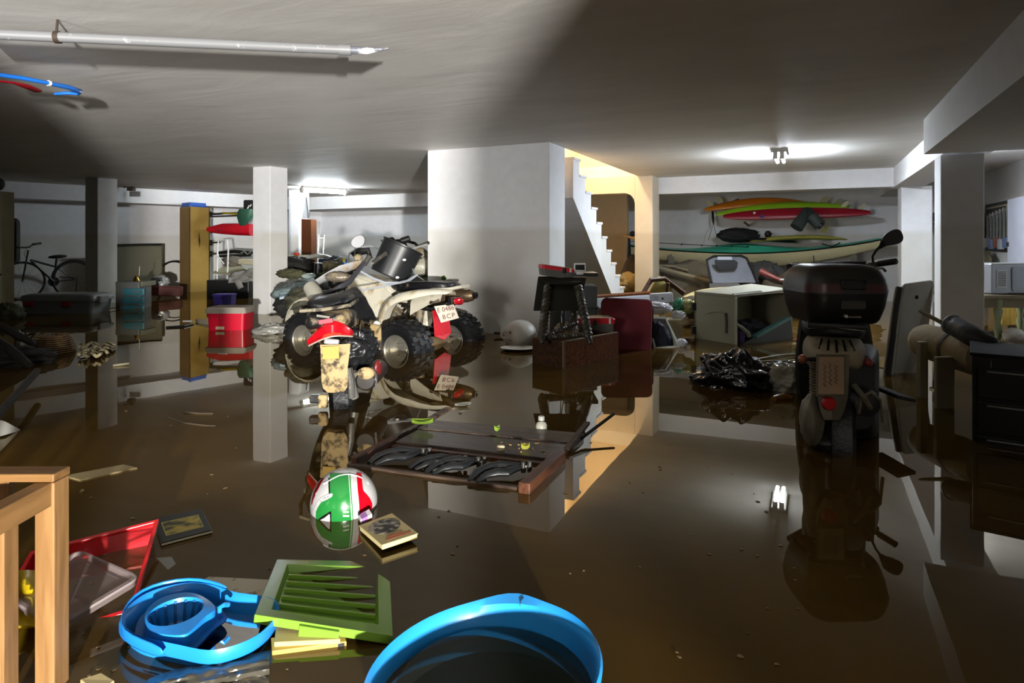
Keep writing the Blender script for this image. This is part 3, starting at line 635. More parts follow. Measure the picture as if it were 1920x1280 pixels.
# ------------------------------------------------------------------ mop bucket
BLU = mat('bucket_blue', '1f86dc', .38, var=.06, mud=.03, mudcol='143a5c', coat=.15)
def smooth_ring(pts, n=60):
    k = len(pts); out = []
    for i in range(n):
        f = i / n * k; a = int(f); q = f - a; p0, p1, p2, p3 = [pts[(a + d) % k] for d in (-1, 0, 1, 2)]
        out.append(.5 * ((2 * p1) + (p2 - p0) * q + (2 * p0 - 5 * p1 + 4 * p2 - p3) * q * q + (3 * p1 - p0 - 3 * p2 + p3) * q ** 3))
    return out
def mop_bucket():
    rim = [(230, 1166), (245, 1140), (275, 1117), (315, 1103), (360, 1096), (400, 1101), (440, 1114), (500, 1123), (518, 1140), (505, 1168), (478, 1192), (438, 1210), (390, 1219), (335, 1209), (290, 1199), (252, 1187)]
    R0 = smooth_ring([W(x, y, .052 - .006 * (x - 230) / 290) for x, y in rim]); cen = sum(R0, V()) / len(R0)
    t = thing('mop_bucket', 'blue oval mop bucket with wringer basket floating tilted', 'bucket', V((cen.x, cen.y, -.2)))
    def rg(k, dz, flat=None): return [V((cen.x + (p.x - cen.x) * k, cen.y + (p.y - cen.y) * k, (p.z + dz) if flat is None else flat)) for p in R0]
    sh = MB().loft([rg(1.03, -.03), rg(1.05, -.024), rg(1.05, -.004), rg(1.035, .004), rg(1.0, .0), rg(.965, -.008), rg(.94, -.03), rg(.86, 0, -.1), rg(.76, 0, -.2)], caps=False)
    sh.add(rg(.76, 0, -.2), [tuple(range(60))]); part(t, 'shell', sh, BLU, smooth=True)
    # folded band handle round the end
    hb = [(432, 1104), (395, 1092), (355, 1087), (305, 1094), (262, 1110), (235, 1135), (222, 1165), (228, 1190), (262, 1207), (310, 1224)]
    hp = [W(x, y, .05) for x, y in hb]
    band = MB().loft([[p + UP * .012, p - UP * .02, p + (cen - p).normalized() * .006 - UP * .02, p + (cen - p).normalized() * .006 + UP * .012] for p in hp]); part(t, 'handle', band, BLU, smooth=True, sub=1)
    part(t, 'inner_water', MB().add(rg(.86, 0, .006), [tuple(range(60))]), TUBW)
    # wringer: raised oval collar with a ribbed basket, joined to a cross wall
    wz = .056
    oc = [(405, 1139), (384, 1119), (358, 1110), (328, 1112), (298, 1122), (278, 1138), (271, 1153), (272, 1168), (282, 1183), (312, 1190), (345, 1190), (362, 1179), (384, 1157)]
    O = smooth_ring([W(x, y, wz) for x, y in oc], 48)
    a0 = R_(-17); hc = []
    for i in range(48):
        th = 2 * math.pi * i / 48; hc.append((329 + 55 * math.cos(th) * math.cos(a0) - 23 * math.sin(th) * math.sin(a0), 1146 + 55 * math.cos(th) * math.sin(a0) + 23 * math.sin(th) * math.cos(a0)))
    H_ = [W(x, y, wz + .004) for x, y in hc]; hcen = sum(H_, V()) / 48
    # match the starting point of both rings by angle
    def ang(p): return math.atan2((p - hcen).dot(FW), (p - hcen).dot(RT))
    O = sorted(O, key=ang); H_ = sorted(H_, key=ang)
    sk = lambda Q, k, z: [V((hcen.x + (p.x - hcen.x) * k, hcen.y + (p.y - hcen.y) * k, z)) for p in Q]
    wr = MB().loft([sk(O, .99, -.03), sk(O, 1.0, wz - .02), sk(O, .985, wz), H_, sk(H_, .97, wz - .006), sk(H_, .8, wz - .055), sk(H_, .6, -.02)], caps=False); part(t, 'wringer', wr, BLU, smooth=True)
    ribs = MB()
    for i in range(0, 48, 3): ribs.tube([sk(H_, .96, wz - .002)[i], sk(H_, .8, wz - .05)[i]], .004, 5)
    part(t, 'wringer_rib', ribs, mat('bucket_rib', '165f9f', .4), smooth=True)
    part(t, 'ledge', MB().loft([sk(O, .98, .022), sk(O, 1.28, .026)], caps=False), mat('bucket_rib', '165f9f', .4), smooth=True, solid=.003)
    h0 = W(412, 1141, .045)
    part(t, 'hook', MB().tube([h0 - UP * .02, h0 + UP * .004, h0 + RT * .012 + UP * .01, h0 + RT * .018 + FW * .012 + UP * .004], .006, 8), BLU, smooth=True)
mop_bucket()

# ------------------------------------------------------------------ green lid
def green_lid():
    GR = mat('green_plastic', '6f9a2e', .35, var=.05, coat=.1)
    q = [W(520, 1049, .02), W(729, 1053, -.012), W(736, 1192, .022), W(478, 1152, .062)]
    t = thing('box_lid', 'lime green plastic box lid floating tilted half under the water', 'lid', sum(q, V()) / 4 - UP * .05)
    n = (q[1] - q[0]).cross(q[3] - q[0]).normalized()
    if n.z < 0: n = -n
    f = lambda a, b, d=0: q[0].lerp(q[1], a).lerp(q[3].lerp(q[2], a), b) + n * d
    r = lambda k, d: [f(k, k, d), f(1 - k, k, d), f(1 - k, 1 - k, d), f(k, 1 - k, d)]
    m_ = MB().loft([r(0, -.02), r(0, 0), r(.10, 0), r(.125, -.02)], caps=False); m_.add(r(.125, -.02), [(0, 1, 2, 3)])
    part(t, 'panel', m_, GR, solid=.003, bevel=.004)
    for k in range(5):
        b = .24 + .125 * k
        part(t, 'rib', MB().prism([f(.14, b, -.017), f(.88, b, -.017), f(.88, b + .02, -.017), f(.14, b + .02, -.017)], n * .011), GR)
    part(t, 'clip', MB().prism([f(.33, 1.0, -.03), f(.62, 1.0, -.03), f(.62, 1.03, -.03), f(.33, 1.03, -.03)], n * .026), GR, bevel=.002)
green_lid()
# books under the lid
t = thing('paperback_book', 'open yellowed paperback under the green lid', 'book', W(575, 1185, 0))
q = [W(518, 1168, .022), W(640, 1172, .02), W(638, 1198, .02), W(514, 1204, .022)]
part(t, 'pages', MB().prism([p - UP * .012 for p in q], (0, 0, .012)), mat('old_page', 'c9b574', .8), bevel=.002)
text(t, 'printed_number', '3', .014, frame(W(551, 1178, .0235), RT, FW), mat('ink_black', '15161a', .5), .0003)
for k in range(4): part(t, 'print_line', MB().prism(qd(q, .06 + .035 * k, .066 + .035 * k, .1, .42, .0003), (0, 0, .0004)), mat('page_ink', '8f7f52', .7))
t = thing('hardback_book', 'yellow spined book floating below the open paperback', 'book', W(580, 1205, -.01))
q = [W(508, 1196, .012), W(646, 1186, .012), W(650, 1204, .008), W(510, 1222, .008)]
part(t, 'cover', MB().prism([p - UP * .028 for p in q], (0, 0, .03)), mat('spine_yellow', 'b39a45', .55), bevel=.002)
part(t, 'label', MB().prism([p - UP * .0 for p in qd(q, .88, .97, 1.0, 1.02, -.012)], (0, 0, .012)), mat('ink_black', '15161a', .5))

# ------------------------------------------------------------------ big blue tub
def tub():
    c = C(-.055, 1.395, 0); R = .262
    BLT = mat('tub_blue', '2792dd', .32, var=.04, coat=.2, mud=.02, mudcol='22557f')
    t = thing('washing_tub', 'large round blue tub floating tilted with water inside', 'tub', c - UP * .2)
    nrm = (UP - RT * .13 + FW * .0).normalized(); u = (RT - nrm * RT.dot(nrm)).normalized(); v = nrm.cross(u)
    def ring(r, d, lip=0.0, n=64):
        out = []
        for i in range(n):
            th = 2 * math.pi * i / n
            k = math.exp(-((math.degrees(th) - 76) / 15) ** 2) + math.exp(-((math.degrees(th) - 256) / 15) ** 2)   # two pull handles
            out.append(c + u * math.cos(th) * (r + lip * k) + v * math.sin(th) * (r + lip * k) + nrm * d)
        return out
    H = .075
    sh = MB().loft([ring(R * .985, H - .02, .024), ring(R, H - .004, .026), ring(R * .985, H + .004, .024), ring(R * .95, H - .004), ring(R * .92, H - .03), ring(R * .84, -.09), ring(R * .76, -.17)], caps=False)
    sh.add(ring(R * .76, -.17), [tuple(range(64))])
    part(t, 'shell', sh, BLT, smooth=True)
    part(t, 'outer_wall', MB().loft([ring(R * .985, H - .02, .024), ring(R * .93, H - .03), ring(R * .85, -.09), ring(R * .77, -.178)], caps=False), BLT, smooth=True)
    part(t, 'inner_water', MB().add([c + RT * (.018 + math.cos(a) * R * .84) + FW * math.sin(a) * R * .84 + UP * .03 for a in [R_(7.5 * i) for i in range(48)]], [tuple(range(48))]), TUBW)
    part(t, 'crack', MB().tube([c + u * math.cos(a) * r + v * math.sin(a) * r + nrm * d for a, r, d in ((R_(69), R * 1.015, H + .003), (R_(70), R * .975, H + .001), (R_(70), R * .945, H - .008))], .0016, 5), mat('crack_dark', '0c2a44', .6))
tub()

# wet clear bag at the bottom edge
WBAG = mat('wet_black_film', '4b483e', .3, var=.4, scale=14, mud=.1, coat=.15, bump=.4, bscale=9, alpha=.9)
def bagf(u, v):
    px = 270 + 235 * u; py = 1290 - (55 + 10 * u) * u ** .5 + 60 * v - 5
    return W(px, py, .018 * math.sin(math.pi * min(1, v * 1.2 + .1)) + .008 * noise.noise(V((u * 9, v * 6, 1))))
single('plastic_bag', 'dark wet plastic bag floating in front of the mop bucket', 'bag', MB().grid(bagf, 40, 16), WBAG, smooth=True, solid=.003)
single('paperback_book', 'soaked book corner at the bottom edge of the water', 'book', MB().prism([W(150, 1283, .01), W(190, 1270, .012), W(215, 1285, .01), W(180, 1310, .01)], (0, 0, .012)), PAPER, bevel=.002)
# ================================================================== VEHICLES
MUDW = mat('muddy_white', 'c9c4b2', .4, mud=.35, mudscale=6, mudcol='a08d68')
MUDB = mat('muddy_black', '17181a', .4, mud=.22, mudscale=9, mudcol='8f7d5c')
MUDP = mat('mud_panel', 'ab9468', .75, mud=.4, mudcol='3d3427', mudscale=16, bump=.4, bscale=40)
TYRE = mat('tyre_rubber', '17181a', .45, var=.25, mud=.12, mudscale=11, mudcol='57503f', bump=.3, bscale=60)
SEAT = mat('seat_vinyl', '141417', .38, var=.2, bump=.5, bscale=14, mud=.05)
CHROME = mat('chrome', 'cfcec8', .22, .85, mud=.1, mudcol='8c7b5c', mudscale=12)
DIRTM = mat('dirty_metal', '77726a', .5, .6, mud=.55, mudscale=16, mudcol='8f7f5e')
TAIL = mat('tail_red', 'c4101e', .15, var=.25, coat=.5, mud=.05, mudcol='8a3a35', scale=22)
BLK = mat('black_plastic', '121314', .4, var=.2)
GRIP = mat('grip_rubber', '3a3731', .7, mud=.2, mudcol='6d6250')
SILV = mat('silver_paint', 'b9babb', .3, .3, mud=.3, mudscale=10, mudcol='9b876a')
PLATE = mat('plate_white', 'd8d0be', .5, mud=.08, mudcol='b09c78', mudscale=10)
INK = mat('plate_ink', '6b2a2a', .6)
HOSE = mat('hose_grey', '9fa4ad', .45)

ALU = mat('aluminium', 'b9b6aa', .28, .75, mud=.1, mudcol='8c7b5c', mudscale=10)
def wheel(root, c, axis, r, w_, rim_r, rimmat, name='wheel', knobs=0, sub=True):
    axis = V(axis).normalized(); c = V(c)
    prof = [(rim_r, -w_ * .36), (rim_r + (r - rim_r) * .35, -w_ * .5), (r - .03, -w_ * .5), (r - .008, -w_ * .36), (r, 0), (r - .008, w_ * .36), (r - .03, w_ * .5), (rim_r + (r - rim_r) * .35, w_ * .5), (rim_r, w_ * .36)]
    ty = part(root, 'tyre', MB().lathe(c, axis, prof, 40, caps=False), TYRE, smooth=True)
    if knobs:
        kb = MB(); u = axis.orthogonal().normalized(); w2 = axis.cross(u)
        for i in range(knobs):
            for j, off in enumerate((-.42, -.15, .15, .42)):
                a = 2 * math.pi * (i + .5 * (j % 2)) / knobs
                n = u * math.cos(a) + w2 * math.sin(a); tn = axis.cross(n)
                rr = r - (.012 if abs(off) > .3 else 0)
                kb.para(c + n * rr + axis * off * w_, tn * (math.pi * r / knobs * .62), axis * w_ * .11, n * .012)
        k = part(root, 'tread', kb, TYRE); k.parent = ty; k['kind'] = 'stuff'
    rp = []
    for s in (-1, 1):
        rp += [(rim_r + .006, s * w_ * .40), (rim_r, s * w_ * .36), (rim_r * .95, s * w_ * .34), (rim_r * .93, s * w_ * .26), (rim_r * .89, s * w_ * .26), (rim_r * .87, s * w_ * .16), (rim_r * .84, s * w_ * .15), (rim_r * .83, s * w_ * .02)] if s < 0 else [(rim_r * .83, w_ * .02), (rim_r * .84, w_ * .15), (rim_r * .87, w_ * .16), (rim_r * .89, w_ * .26), (rim_r * .93, w_ * .26), (rim_r * .95, w_ * .34), (rim_r, w_ * .36), (rim_r + .006, w_ * .40)]
    part(root, 'rim', MB().lathe(c, axis, rp, 32, caps=False), rimmat, smooth=True, solid=.003)
    part(root, 'rim_disc', MB().lathe(c, axis, [(rim_r * .84, -.004), (rim_r * .5, -w_ * .02), (rim_r * .42, -w_ * .08), (.03, -w_ * .09), (.001, -w_ * .09), (.001, w_ * .09), (.03, w_ * .09), (rim_r * .42, w_ * .08), (rim_r * .5, w_ * .02), (rim_r * .84, .004)], 24, caps=False), rimmat, smooth=True)
    nb = MB(); u = axis.orthogonal().normalized(); w2 = axis.cross(u)
    for i in range(4):
        a = i * math.pi / 2 + .4; p = c + (u * math.cos(a) + w2 * math.sin(a)) * rim_r * .4
        nb.cyl(p - axis * w_ * .16, p + axis * w_ * .16, .009, n=6)
    h = part(root, 'wheel_nut', nb, DIRTM); h['kind'] = 'stuff'
    return ty

# ------------------------------------------------------------------ white quad bike
def quad():
    th = R_(83.4)
    t = thing('quad_bike', 'white muddy quad bike with a rear number plate half sunk', 'quad bike', C(-.80, 6.32, FLOOR_Z), (0, 0, th))
    M = ROOT[t.name]; w_ = lambda x, y, z: M @ V((x, y, z))      # local: x right, y forward, z above the floor
    ax = (M.to_3x3() @ V((1, 0, 0)))
    for s in (-1, 1):
        wheel(t, w_(s * .415, 0, .25), ax, .27, .25, .145, ALU, knobs=22)
        wheel(t, w_(s * .43, 1.27, .25), ax, .275, .19, .15, ALU, knobs=24)
    def lp(name, mb, m, **k): return part(t, name, mb, m, local=True, **k)
    lp('axle', MB().cyl((-.36, 0, .25), (.36, 0, .25), .028, n=14), DIRTM, smooth=True)
    lp('axle_housing', MB().lathe((0, 0, .25), (1, 0, 0), [(.045, -.16), (.06, -.12), (.075, 0), (.06, .12), (.045, .16)], 18), mat('rust_brown', '6e5a3c', .8, mud=.4), smooth=True)
    lp('sprocket', MB().lathe((-.19, 0, .25), (1, 0, 0), [(.02, -.004), (.125, -.004), (.125, .004), (.02, .004)], 30), mat('rust_disc', '5b4630', .7, mud=.3))
    lp('brake_disc', MB().lathe((.19, 0, .25), (1, 0, 0), [(.05, -.003), (.1, -.003), (.1, .003), (.05, .003)], 30), DIRTM)
    for s in (-1, 1): lp('swing_arm', MB().tube([(s * .1, -.02, .25), (s * .1, .25, .27), (s * .09, .5, .33)], [.03, .026, .03], 8), MUDB, smooth=True)
    # engine and frame
    lp('engine', MB().blob((0, .55, .40), (.17, .22, .19), .22, 3.2, 30, 20, 5), DIRTM)
    lp('engine_cover', MB().lathe((-.15, .52, .36), (-1, 0, 0), [(.001, .04), (.06, .04), (.085, .02), (.09, 0)], 20), CHROME, smooth=True)
    for s in (-1, 1):
        lp('frame_tube', MB().tube([(s * .11, .1, .66), (s * .13, .35, .42), (s * .14, .75, .30), (s * .12, 1.05, .42), (s * .1, 1.1, .78), (s * .07, .8, .80)], .016, 8), MUDB, smooth=True)
        lp('front_arm', MB().tube([(s * .1, 1.2, .34), (s * .32, 1.27, .27)], .016, 8), MUDB, smooth=True)
        lp('front_shock', MB().tube([(s * .12, 1.15, .66), (s * .3, 1.25, .3)], .03, 8), mat('spring_red', '7a2020', .5, mud=.3), smooth=True)
        lp('foot_peg', MB().box((s * .26, .45, .30), (.2, .14, .03)), MUDB, bevel=.008)
        lp('rear_tube', MB().tube([(s * .09, .3, .62), (s * .1, -.05, .60), (s * .07, -.33, .68)], .014, 8), MUDB, smooth=True)
    lp('rear_shock', MB().tube([(0, .12, .62), (0, .18, .32)], .04, 10), DIRTM, smooth=True)
    # rear fenders: white sheets curling over the wheels, one with a round sticker
    for s in (-1, 1):
        path = [(.37, .36), (.37, .47), (.34, .59), (.26, .69), (.12, .77), (-.06, .80), (-.25, .81), (-.38, .79)]
        wid = [(.2, .37), (.19, .38), (.17, .38), (.14, .40), (.12, .40), (.10, .36), (.09, .27), (.08, .16)]
        f = MB().loft([[V((s * a, y, z)), V((s * (a * .4 + b * .6), y, z + .012)), V((s * b, y, z)), V((s * (b + .012), y, z)) + (V((0, -.02, .25)) - V((0, y, z))).normalized() * (.09 if y > -.2 else .04)] for (y, z), (a, b) in zip(path, wid)], ring_closed=False, caps=False)
        lp('rear_fender', f, MUDW, smooth=True, solid=.008, sub=1)
        lp('inner_fender', MB().loft([[V((s * .1, y, z)), V((s * .14, y, z - .08)), V((s * .15, y + .0, z - d2))] for y, z, d2 in ((.14, .74, .2), (.04, .76, .17), (-.1, .77, .11), (-.22, .77, .05))], ring_closed=False, caps=False), MUDW, smooth=True, solid=.006)
        fp = [(1.58, .42), (1.54, .56), (1.44, .66), (1.27, .70), (1.08, .66), (.96, .56)]
        lp('front_fender', MB().loft([[V((s * .17, y, z + .02)), V((s * .33, y, z + .02)), V((s * .47, y, z)), V((s * .48, y, z - .03))] for y, z in fp], ring_closed=False, caps=False), MUDW, smooth=True, solid=.008, sub=1)
    st = MB().lathe((-.402, .335, .45), V((-1, .05, .0)), [(.001, .006), (.05, .006), (.05, 0)], 24)
    lp('sticker', st, mat('sticker_white', 'dcdcda', .5, mud=.25, mudcol='5a5a58', mudscale=40))
    # tank / side panels, seat
    tank = MB().loft([rrect((0, y, z), V((1, 0, 0)), UP, hw, hh, min(hw, hh) * .7, 4) for y, z, hw, hh in ((.42, .72, .10, .09), (.55, .74, .15, .11), (.75, .80, .17, .12), (.95, .82, .15, .11), (1.1, .78, .10, .08))])
    lp('fuel_tank', tank, MUDW, smooth=True, sub=1)
    for s in (-1, 1):
        lp('tank_panel', MB().prism([V((s * .175, .30, .70)), V((s * .20, .48, .50)), V((s * .21, .68, .52)), V((s * .20, .95, .72)), V((s * .16, .9, .90)), V((s * .15, .5, .82))], (s * .012, 0, 0)), MUDW, bevel=.006)
    seat = MB().loft([rrect((0, y, z), V((1, 0, 0)), UP, hw, hh, hh * .75, 4) for y, z, hw, hh in ((-.27, .835, .10, .03), (-.15, .835, .13, .045), (.1, .82, .13, .05), (.35, .80, .10, .055), (.5, .83, .08, .04))])
    lp('seat', seat, SEAT, smooth=True, sub=1)
    lp('tail_panel', MB().loft([rrect((0, y, z), V((1, 0, 0)), UP, hw, .016, .012, 3) for y, z, hw in ((-.12, .80, .16), (-.3, .81, .13), (-.42, .835, .07))]), MUDW, smooth=True)
    # muffler with tail lamp, mud flap, plate
    lp('muffler', MB().lathe((.16, .16, .70), V((.05, -.98, .06)), [(.03, 0), (.062, .04), (.068, .1), (.068, .46), (.052, .53), (.03, .55)], 22), mat('brown_steel', '86745a', .4, .7, mud=.3), smooth=True)
    lp('muffler_tip', MB().lathe((.188, -.385, .734), V((.05, -.98, .06)), [(.018, .0), (.033, .0), (.033, .03), (.018, .03)], 16, closed=True, caps=False), BLK, smooth=True)
    lp('tail_lamp', MB().ell((.0, -.34, .69), (.10, .035, .038), 20, 12, Euler((0, R_(6), R_(10)))), TAIL, smooth=True)
    lp('lamp_bracket', MB().box((0, -.30, .70), (.18, .05, .06)), MUDB, bevel=.006)
    lp('mud_flap', MB().prism([V((-.14, -.13, .60)), V((.10, -.13, .60)), V((.10, -.17, .36)), V((-.03, -.19, .31)), V((-.16, -.17, .36))], (0, -.006, 0)), mat('flap_red', 'c30d20', .45, mud=.03), bevel=.003)
    # number plate, hanging skewed
    a, b, c2, d = P(814, 574, 6.06), P(850, 569, 6.14), P(861, 596, 6.12), P(827, 605, 6.05)
    nn = (b - a).cross(d - a).normalized()
    if nn.dot(V((0, 0, 1)) - (a - camo.location).normalized()) < 0 and nn.dot(a - camo.location) > 0: nn = -nn
    part(t, 'number_plate', MB().prism([a, b, c2, d], -nn * .004), PLATE, bevel=.002)
    cp = (a + b + c2 + d) / 4; xx = (b - a + c2 - d).normalized(); yy = (a - d + b - c2).normalized()
    text(t, 'plate_text', 'E 0486', .062, frame(cp + yy * .036 + nn * .003, xx, yy), INK, .0004, 1.0)
    text(t, 'plate_text', 'BCP', .062, frame(cp - yy * .038 + nn * .003, xx, yy), INK, .0004, 1.25)
    # handlebar in world space: steered, grip towards the camera side
    hb = [P(694, 497, 6.0), P(704, 490, 6.02), P(722, 478, 6.1), P(760, 470, 6.55), P(800, 458, 7.0)]
    part(t, 'handlebar', MB().tube(hb, .012, 8), CHROME, smooth=True)
    part(t, 'grip', MB().cyl(P(700, 492, 6.01), P(724, 474, 6.1), .021, n=12), GRIP, smooth=True)
    part(t, 'grip', MB().cyl(P(785, 462, 6.9), P(803, 455, 7.05), .02, n=12), GRIP, smooth=True)
    part(t, 'switch_box', MB().blob(P(736, 468, 6.2), (.05, .05, .04), .3, 3, 14, 10, 2), DIRTM)
    lp('headlamp', MB().ell((0, 1.28, .82), (.13, .1, .09), 18, 12), BLK, smooth=True)
    lp('front_bumper', MB().tube([(-.2, 1.25, .35), (-.2, 1.5, .42), (-.16, 1.55, .62), (.16, 1.55, .62), (.2, 1.5, .42), (.2, 1.25, .35)], .014, 8), MUDB, smooth=True)
    return t
quad()

# black corrugated drum on the quad's handlebar
def drum():
    c = P(742, 490, 6.3); t = thing('plastic_drum', 'black ribbed plastic tub jammed on the quad bike handlebar', 'tub', c - UP * .2)
    ax = (P(752, 462, 6.0) - P(728, 520, 6.55)); ax = (RT * .32 + UP * .90 - FW * .25).normalized(); ax = (RT * .42 - UP * .12 - FW * .2 ).normalized()
    ax = (RT * .40 + UP * .88 + FW * .12).normalized()
    side = ax.cross(FW).normalized(); dep = side.cross(ax).normalized()
    prof = []; h = .32
    for i in range(23):
        f = i / 22; r = .185 + .018 * f + (.005 if i % 2 else 0); prof.append((r, -h / 2 + h * f))
    DR = mat('drum_black', '1d1e20', .4, var=.3, mud=.1, mudcol='55524c')
    part(t, 'wall', MB().lathe(c, ax, [(.001, -h / 2 - .006), (.17, -h / 2 - .006)] + prof + [(.214, h / 2), (.214, h / 2 + .014), (.2, h / 2 + .014), (.165, -h / 2 + .01), (.001, -h / 2 + .01)], 40, caps=False), DR, smooth=True)
    part(t, 'handle', MB().tube([c + side * s_ * .22 + ax * (h / 2 - .03) - dep * (.0 + .12 * math.sin(math.pi * k)) for k, s_ in [(i / 12, -1 + 2 * i / 12) for i in range(13)]], .006, 6), BLK, smooth=True)
    vv = (camo.location - c).normalized()
    for px, py in ((758, 487), (745, 520)):
        p = P(px, py, 6.06); part(t, 'paint_blob', MB().ell(p, (.018, .006, .012), 10, 6, Euler((0, 0, YAW))), mat('paint_white', 'dededc', .4), smooth=True, label='white paint blob')
drum()
# grey hoses looped over the quad
single('hose', 'grey hose looped over the quad bike in front of the black tub', 'hose', MB().tube([P(677, 509, 5.85), P(700, 522, 5.8), P(722, 530, 5.8), P(748, 530, 5.85), P(768, 525, 6.0), P(782, 515, 6.1)], .011, 8), HOSE, smooth=True)
single('hose', 'thinner grey hose running from the quad bike to the block', 'hose', MB().tube([P(672, 545, 5.8), P(700, 540, 5.8), P(730, 534, 5.78), P(760, 528, 5.9), P(778, 516, 6.1), P(772, 500, 6.3), P(764, 490, 6.4)], .008, 8), HOSE, smooth=True)
single('cable', 'thin white cable hanging from the hoses to the block', 'cable', MB().tube([P(780, 515, 6.12), P(790, 522, 6.4), P(803, 531, 6.8)], .004, 6), WHITEP, smooth=True)

# ------------------------------------------------------------------ muddy scooter seen from behind
def scooter():
    t = thing('motor_scooter', 'muddy black scooter with a wide red tail lamp beside the quad bike', 'scooter', C(-1.06, 4.08, FLOOR_Z), (0, R_(-6), YAW + R_(10)))
    M = ROOT[t.name]; ax = M.to_3x3() @ V((1, 0, 0))
    def lp(name, mb, m, **k): return part(t, name, mb, m, local=True, **k)
    wheel(t, M @ V((0.02, 0, .23)), ax, .24, .12, .15, mat('alloy', '8d8d8c', .35, .8, mud=.2))
    wheel(t, M @ V((0, 1.3, .23)), ax, .24, .11, .15, MATS['alloy'])
    # tail cowl and seat
    X = V((1, 0, 0))
    tail = MB().loft([rrect((0, y, z), X, UP, hw, hh, min(hw, hh) * .8, 4) for y, z, hw, hh in ((-.34, .80, .10, .025), (-.26, .79, .14, .05), (-.05, .77, .15, .08), (.2, .70, .17, .12), (.42, .62, .15, .12), (.5, .52, .10, .10))])
    lp('tail_cowl', tail, mat('cowl_muddy', '1a1a1b', .45, mud=.4, mudcol='a08c68', mudscale=8), smooth=True, sub=1)
    lp('side_panel', MB().loft([rrect((.17, y, z), UP, V((0, .5, .86)), hw, hh, min(hw, hh) * .5, 3) for y, z, hw, hh in ((-.15, .66, .05, .03), (.05, .6, .11, .05), (.3, .54, .12, .06), (.45, .5, .08, .04))]), MUDP, smooth=True)
    part(t, 'front_panel', MB().prism([P(680, 604, 4.45), P(714, 610, 4.4), P(715, 655, 4.3), P(700, 662, 4.28), P(690, 640, 4.35)], FW * .03), MUDP, bevel=.01)
    # big black draped seat / bag behind the tail (seat cushion, crumpled)
    seat = MB().loft([rrect((xo, y, z), X, UP, hw, hh, hh * .8, 4) for xo, y, z, hw, hh in ((0, -.24, .87, .10, .03), (0, -.1, .88, .14, .05), (0, .15, .86, .15, .06), (0, .4, .84, .13, .065), (0, .58, .83, .09, .06))])
    lp('seat', seat, SEAT, smooth=True, sub=1)
    lp('grab_rail', MB().tube([(-.15, .1, .86), (-.17, -.1, .88), (-.14, -.30, .87), (0, -.38, .87), (.14, -.30, .87), (.17, -.1, .88), (.15, .1, .86)], .011, 8), mat('rail_cream', '8d8470', .5, mud=.5, mudcol='2a251d', mudscale=14), smooth=True)
    # tail lamp crescent (world space)
    lamp_ = []
    for i in range(15):
        f = i / 14; px = 579 + 82 * f; top_ = 641 - 46 * math.sin(math.pi * min(1, f * .85 + .06)) + 0 ; bot = 648 - 36 * f + 14 * math.sin(math.pi * f) * -1
        yy_ = 640 - 22 * f; h_ = 4 + 24 * math.sin(math.pi * (.12 + .8 * f)) ** .8
        cy = 640 - 16 * f - 16 * math.sin(math.pi * f)
        Zf = 3.84 - .10 * math.sin(math.pi * f)
        hh = h_ / 1200 * 3.84 * .5; p = P(px, cy, Zf)
        lamp_.append([p + UP * hh - FW * .0, p + UP * hh * .5 - FW * .03, p - UP * hh * .5 - FW * .03, p - UP * hh, p + FW * .03])
    part(t, 'tail_lamp', MB().loft(lamp_), TAIL, smooth=True)
    part(t, 'lamp_rim', MB().tube([q[3] - UP * .003 for q in lamp_], .004, 6), mat('rim_grey', 'b8b2a6', .4), smooth=True)
    part(t, 'reflector', MB().box(P(611, 602, 3.68), (.08, .02, .026), rot=Euler((0, R_(-9), YAW))), mat('reflector_pink', 'b04a55', .4, mud=.1), bevel=.003)
    part(t, 'badge_strip', MB().box(P(606, 593, 3.70), (.075, .006, .012), rot=Euler((0, R_(8), YAW))), mat('badge_grey', '7d7a72', .4))
    part(t, 'lamp_socket', MB().box(P(622, 640, 3.82), (.09, .03, .035), rot=Euler((0, R_(6), YAW))), SILV, bevel=.01)
    # rear mudguard with the plate carrier, caked in mud
    mg = MB()
    rows = [(600, 657, 646, 3.80), (601, 656, 660, 3.79), (602, 652, 690, 3.78), (603, 652, 715, 3.77), (606, 651, 728, 3.77), (614, 645, 736, 3.78)]
    mg.loft([[P(a, y, Z), P((a + b) / 2, y, Z - .02), P(b, y - 2, Z), P(b, y - 2, Z + .03), P(a, y, Z + .03)] for a, b, y, Z in rows])
    part(t, 'mudguard', mg, MUDP, smooth=True)
    part(t, 'plate_holder', MB().prism([P(604, 650, 3.765), P(635, 648, 3.765), P(636, 672, 3.76), P(605, 674, 3.76)], FW * .006), mat('mud_yellow', 'b8974c', .7, mud=.3, mudcol='c9b48a'), bevel=.002)
    part(t, 'fender_strut', MB().tube([P(652, 690, 3.8), P(658, 715, 3.8), P(660, 745, 3.82)], .02, 8), CHROME, smooth=True)
    # crumpled black inner fender to the right
    part(t, 'under_tray', MB().blob(P(668, 652, 3.98), (.12, .14, .12), .32, 1.9, 60, 40, 4), mat('crumple_black', '1c1d1f', .35, mud=.08), smooth=True)
    part(t, 'shock', MB().tube([P(652, 692, 3.9), P(664, 745, 3.95)], .03, 10), mat('shock_grey', '8d8d86', .4, .5, mud=.4), smooth=True)
    # muffler with round mud-caked end
    part(t, 'muffler', MB().lathe(P(687, 712, 3.82), FW, [(.001, -.03), (.05, -.028), (.062, -.01), (.064, .02), (.06, .35), (.03, .42)], 24), mat('muffler_black', '2a2622', .45, mud=.3), smooth=True)
    part(t, 'muffler_cap', MB().ell(P(686, 700, 3.80), (.052, .02, .038), 20, 10, Euler((0, 0, YAW))), MUDP, smooth=True)
    part(t, 'muffler_guard', MB().tube([P(697, 690, 3.86), P(704, 700, 3.82), P(706, 715, 3.8), P(704, 728, 3.82)], .006, 6), CHROME, smooth=True)
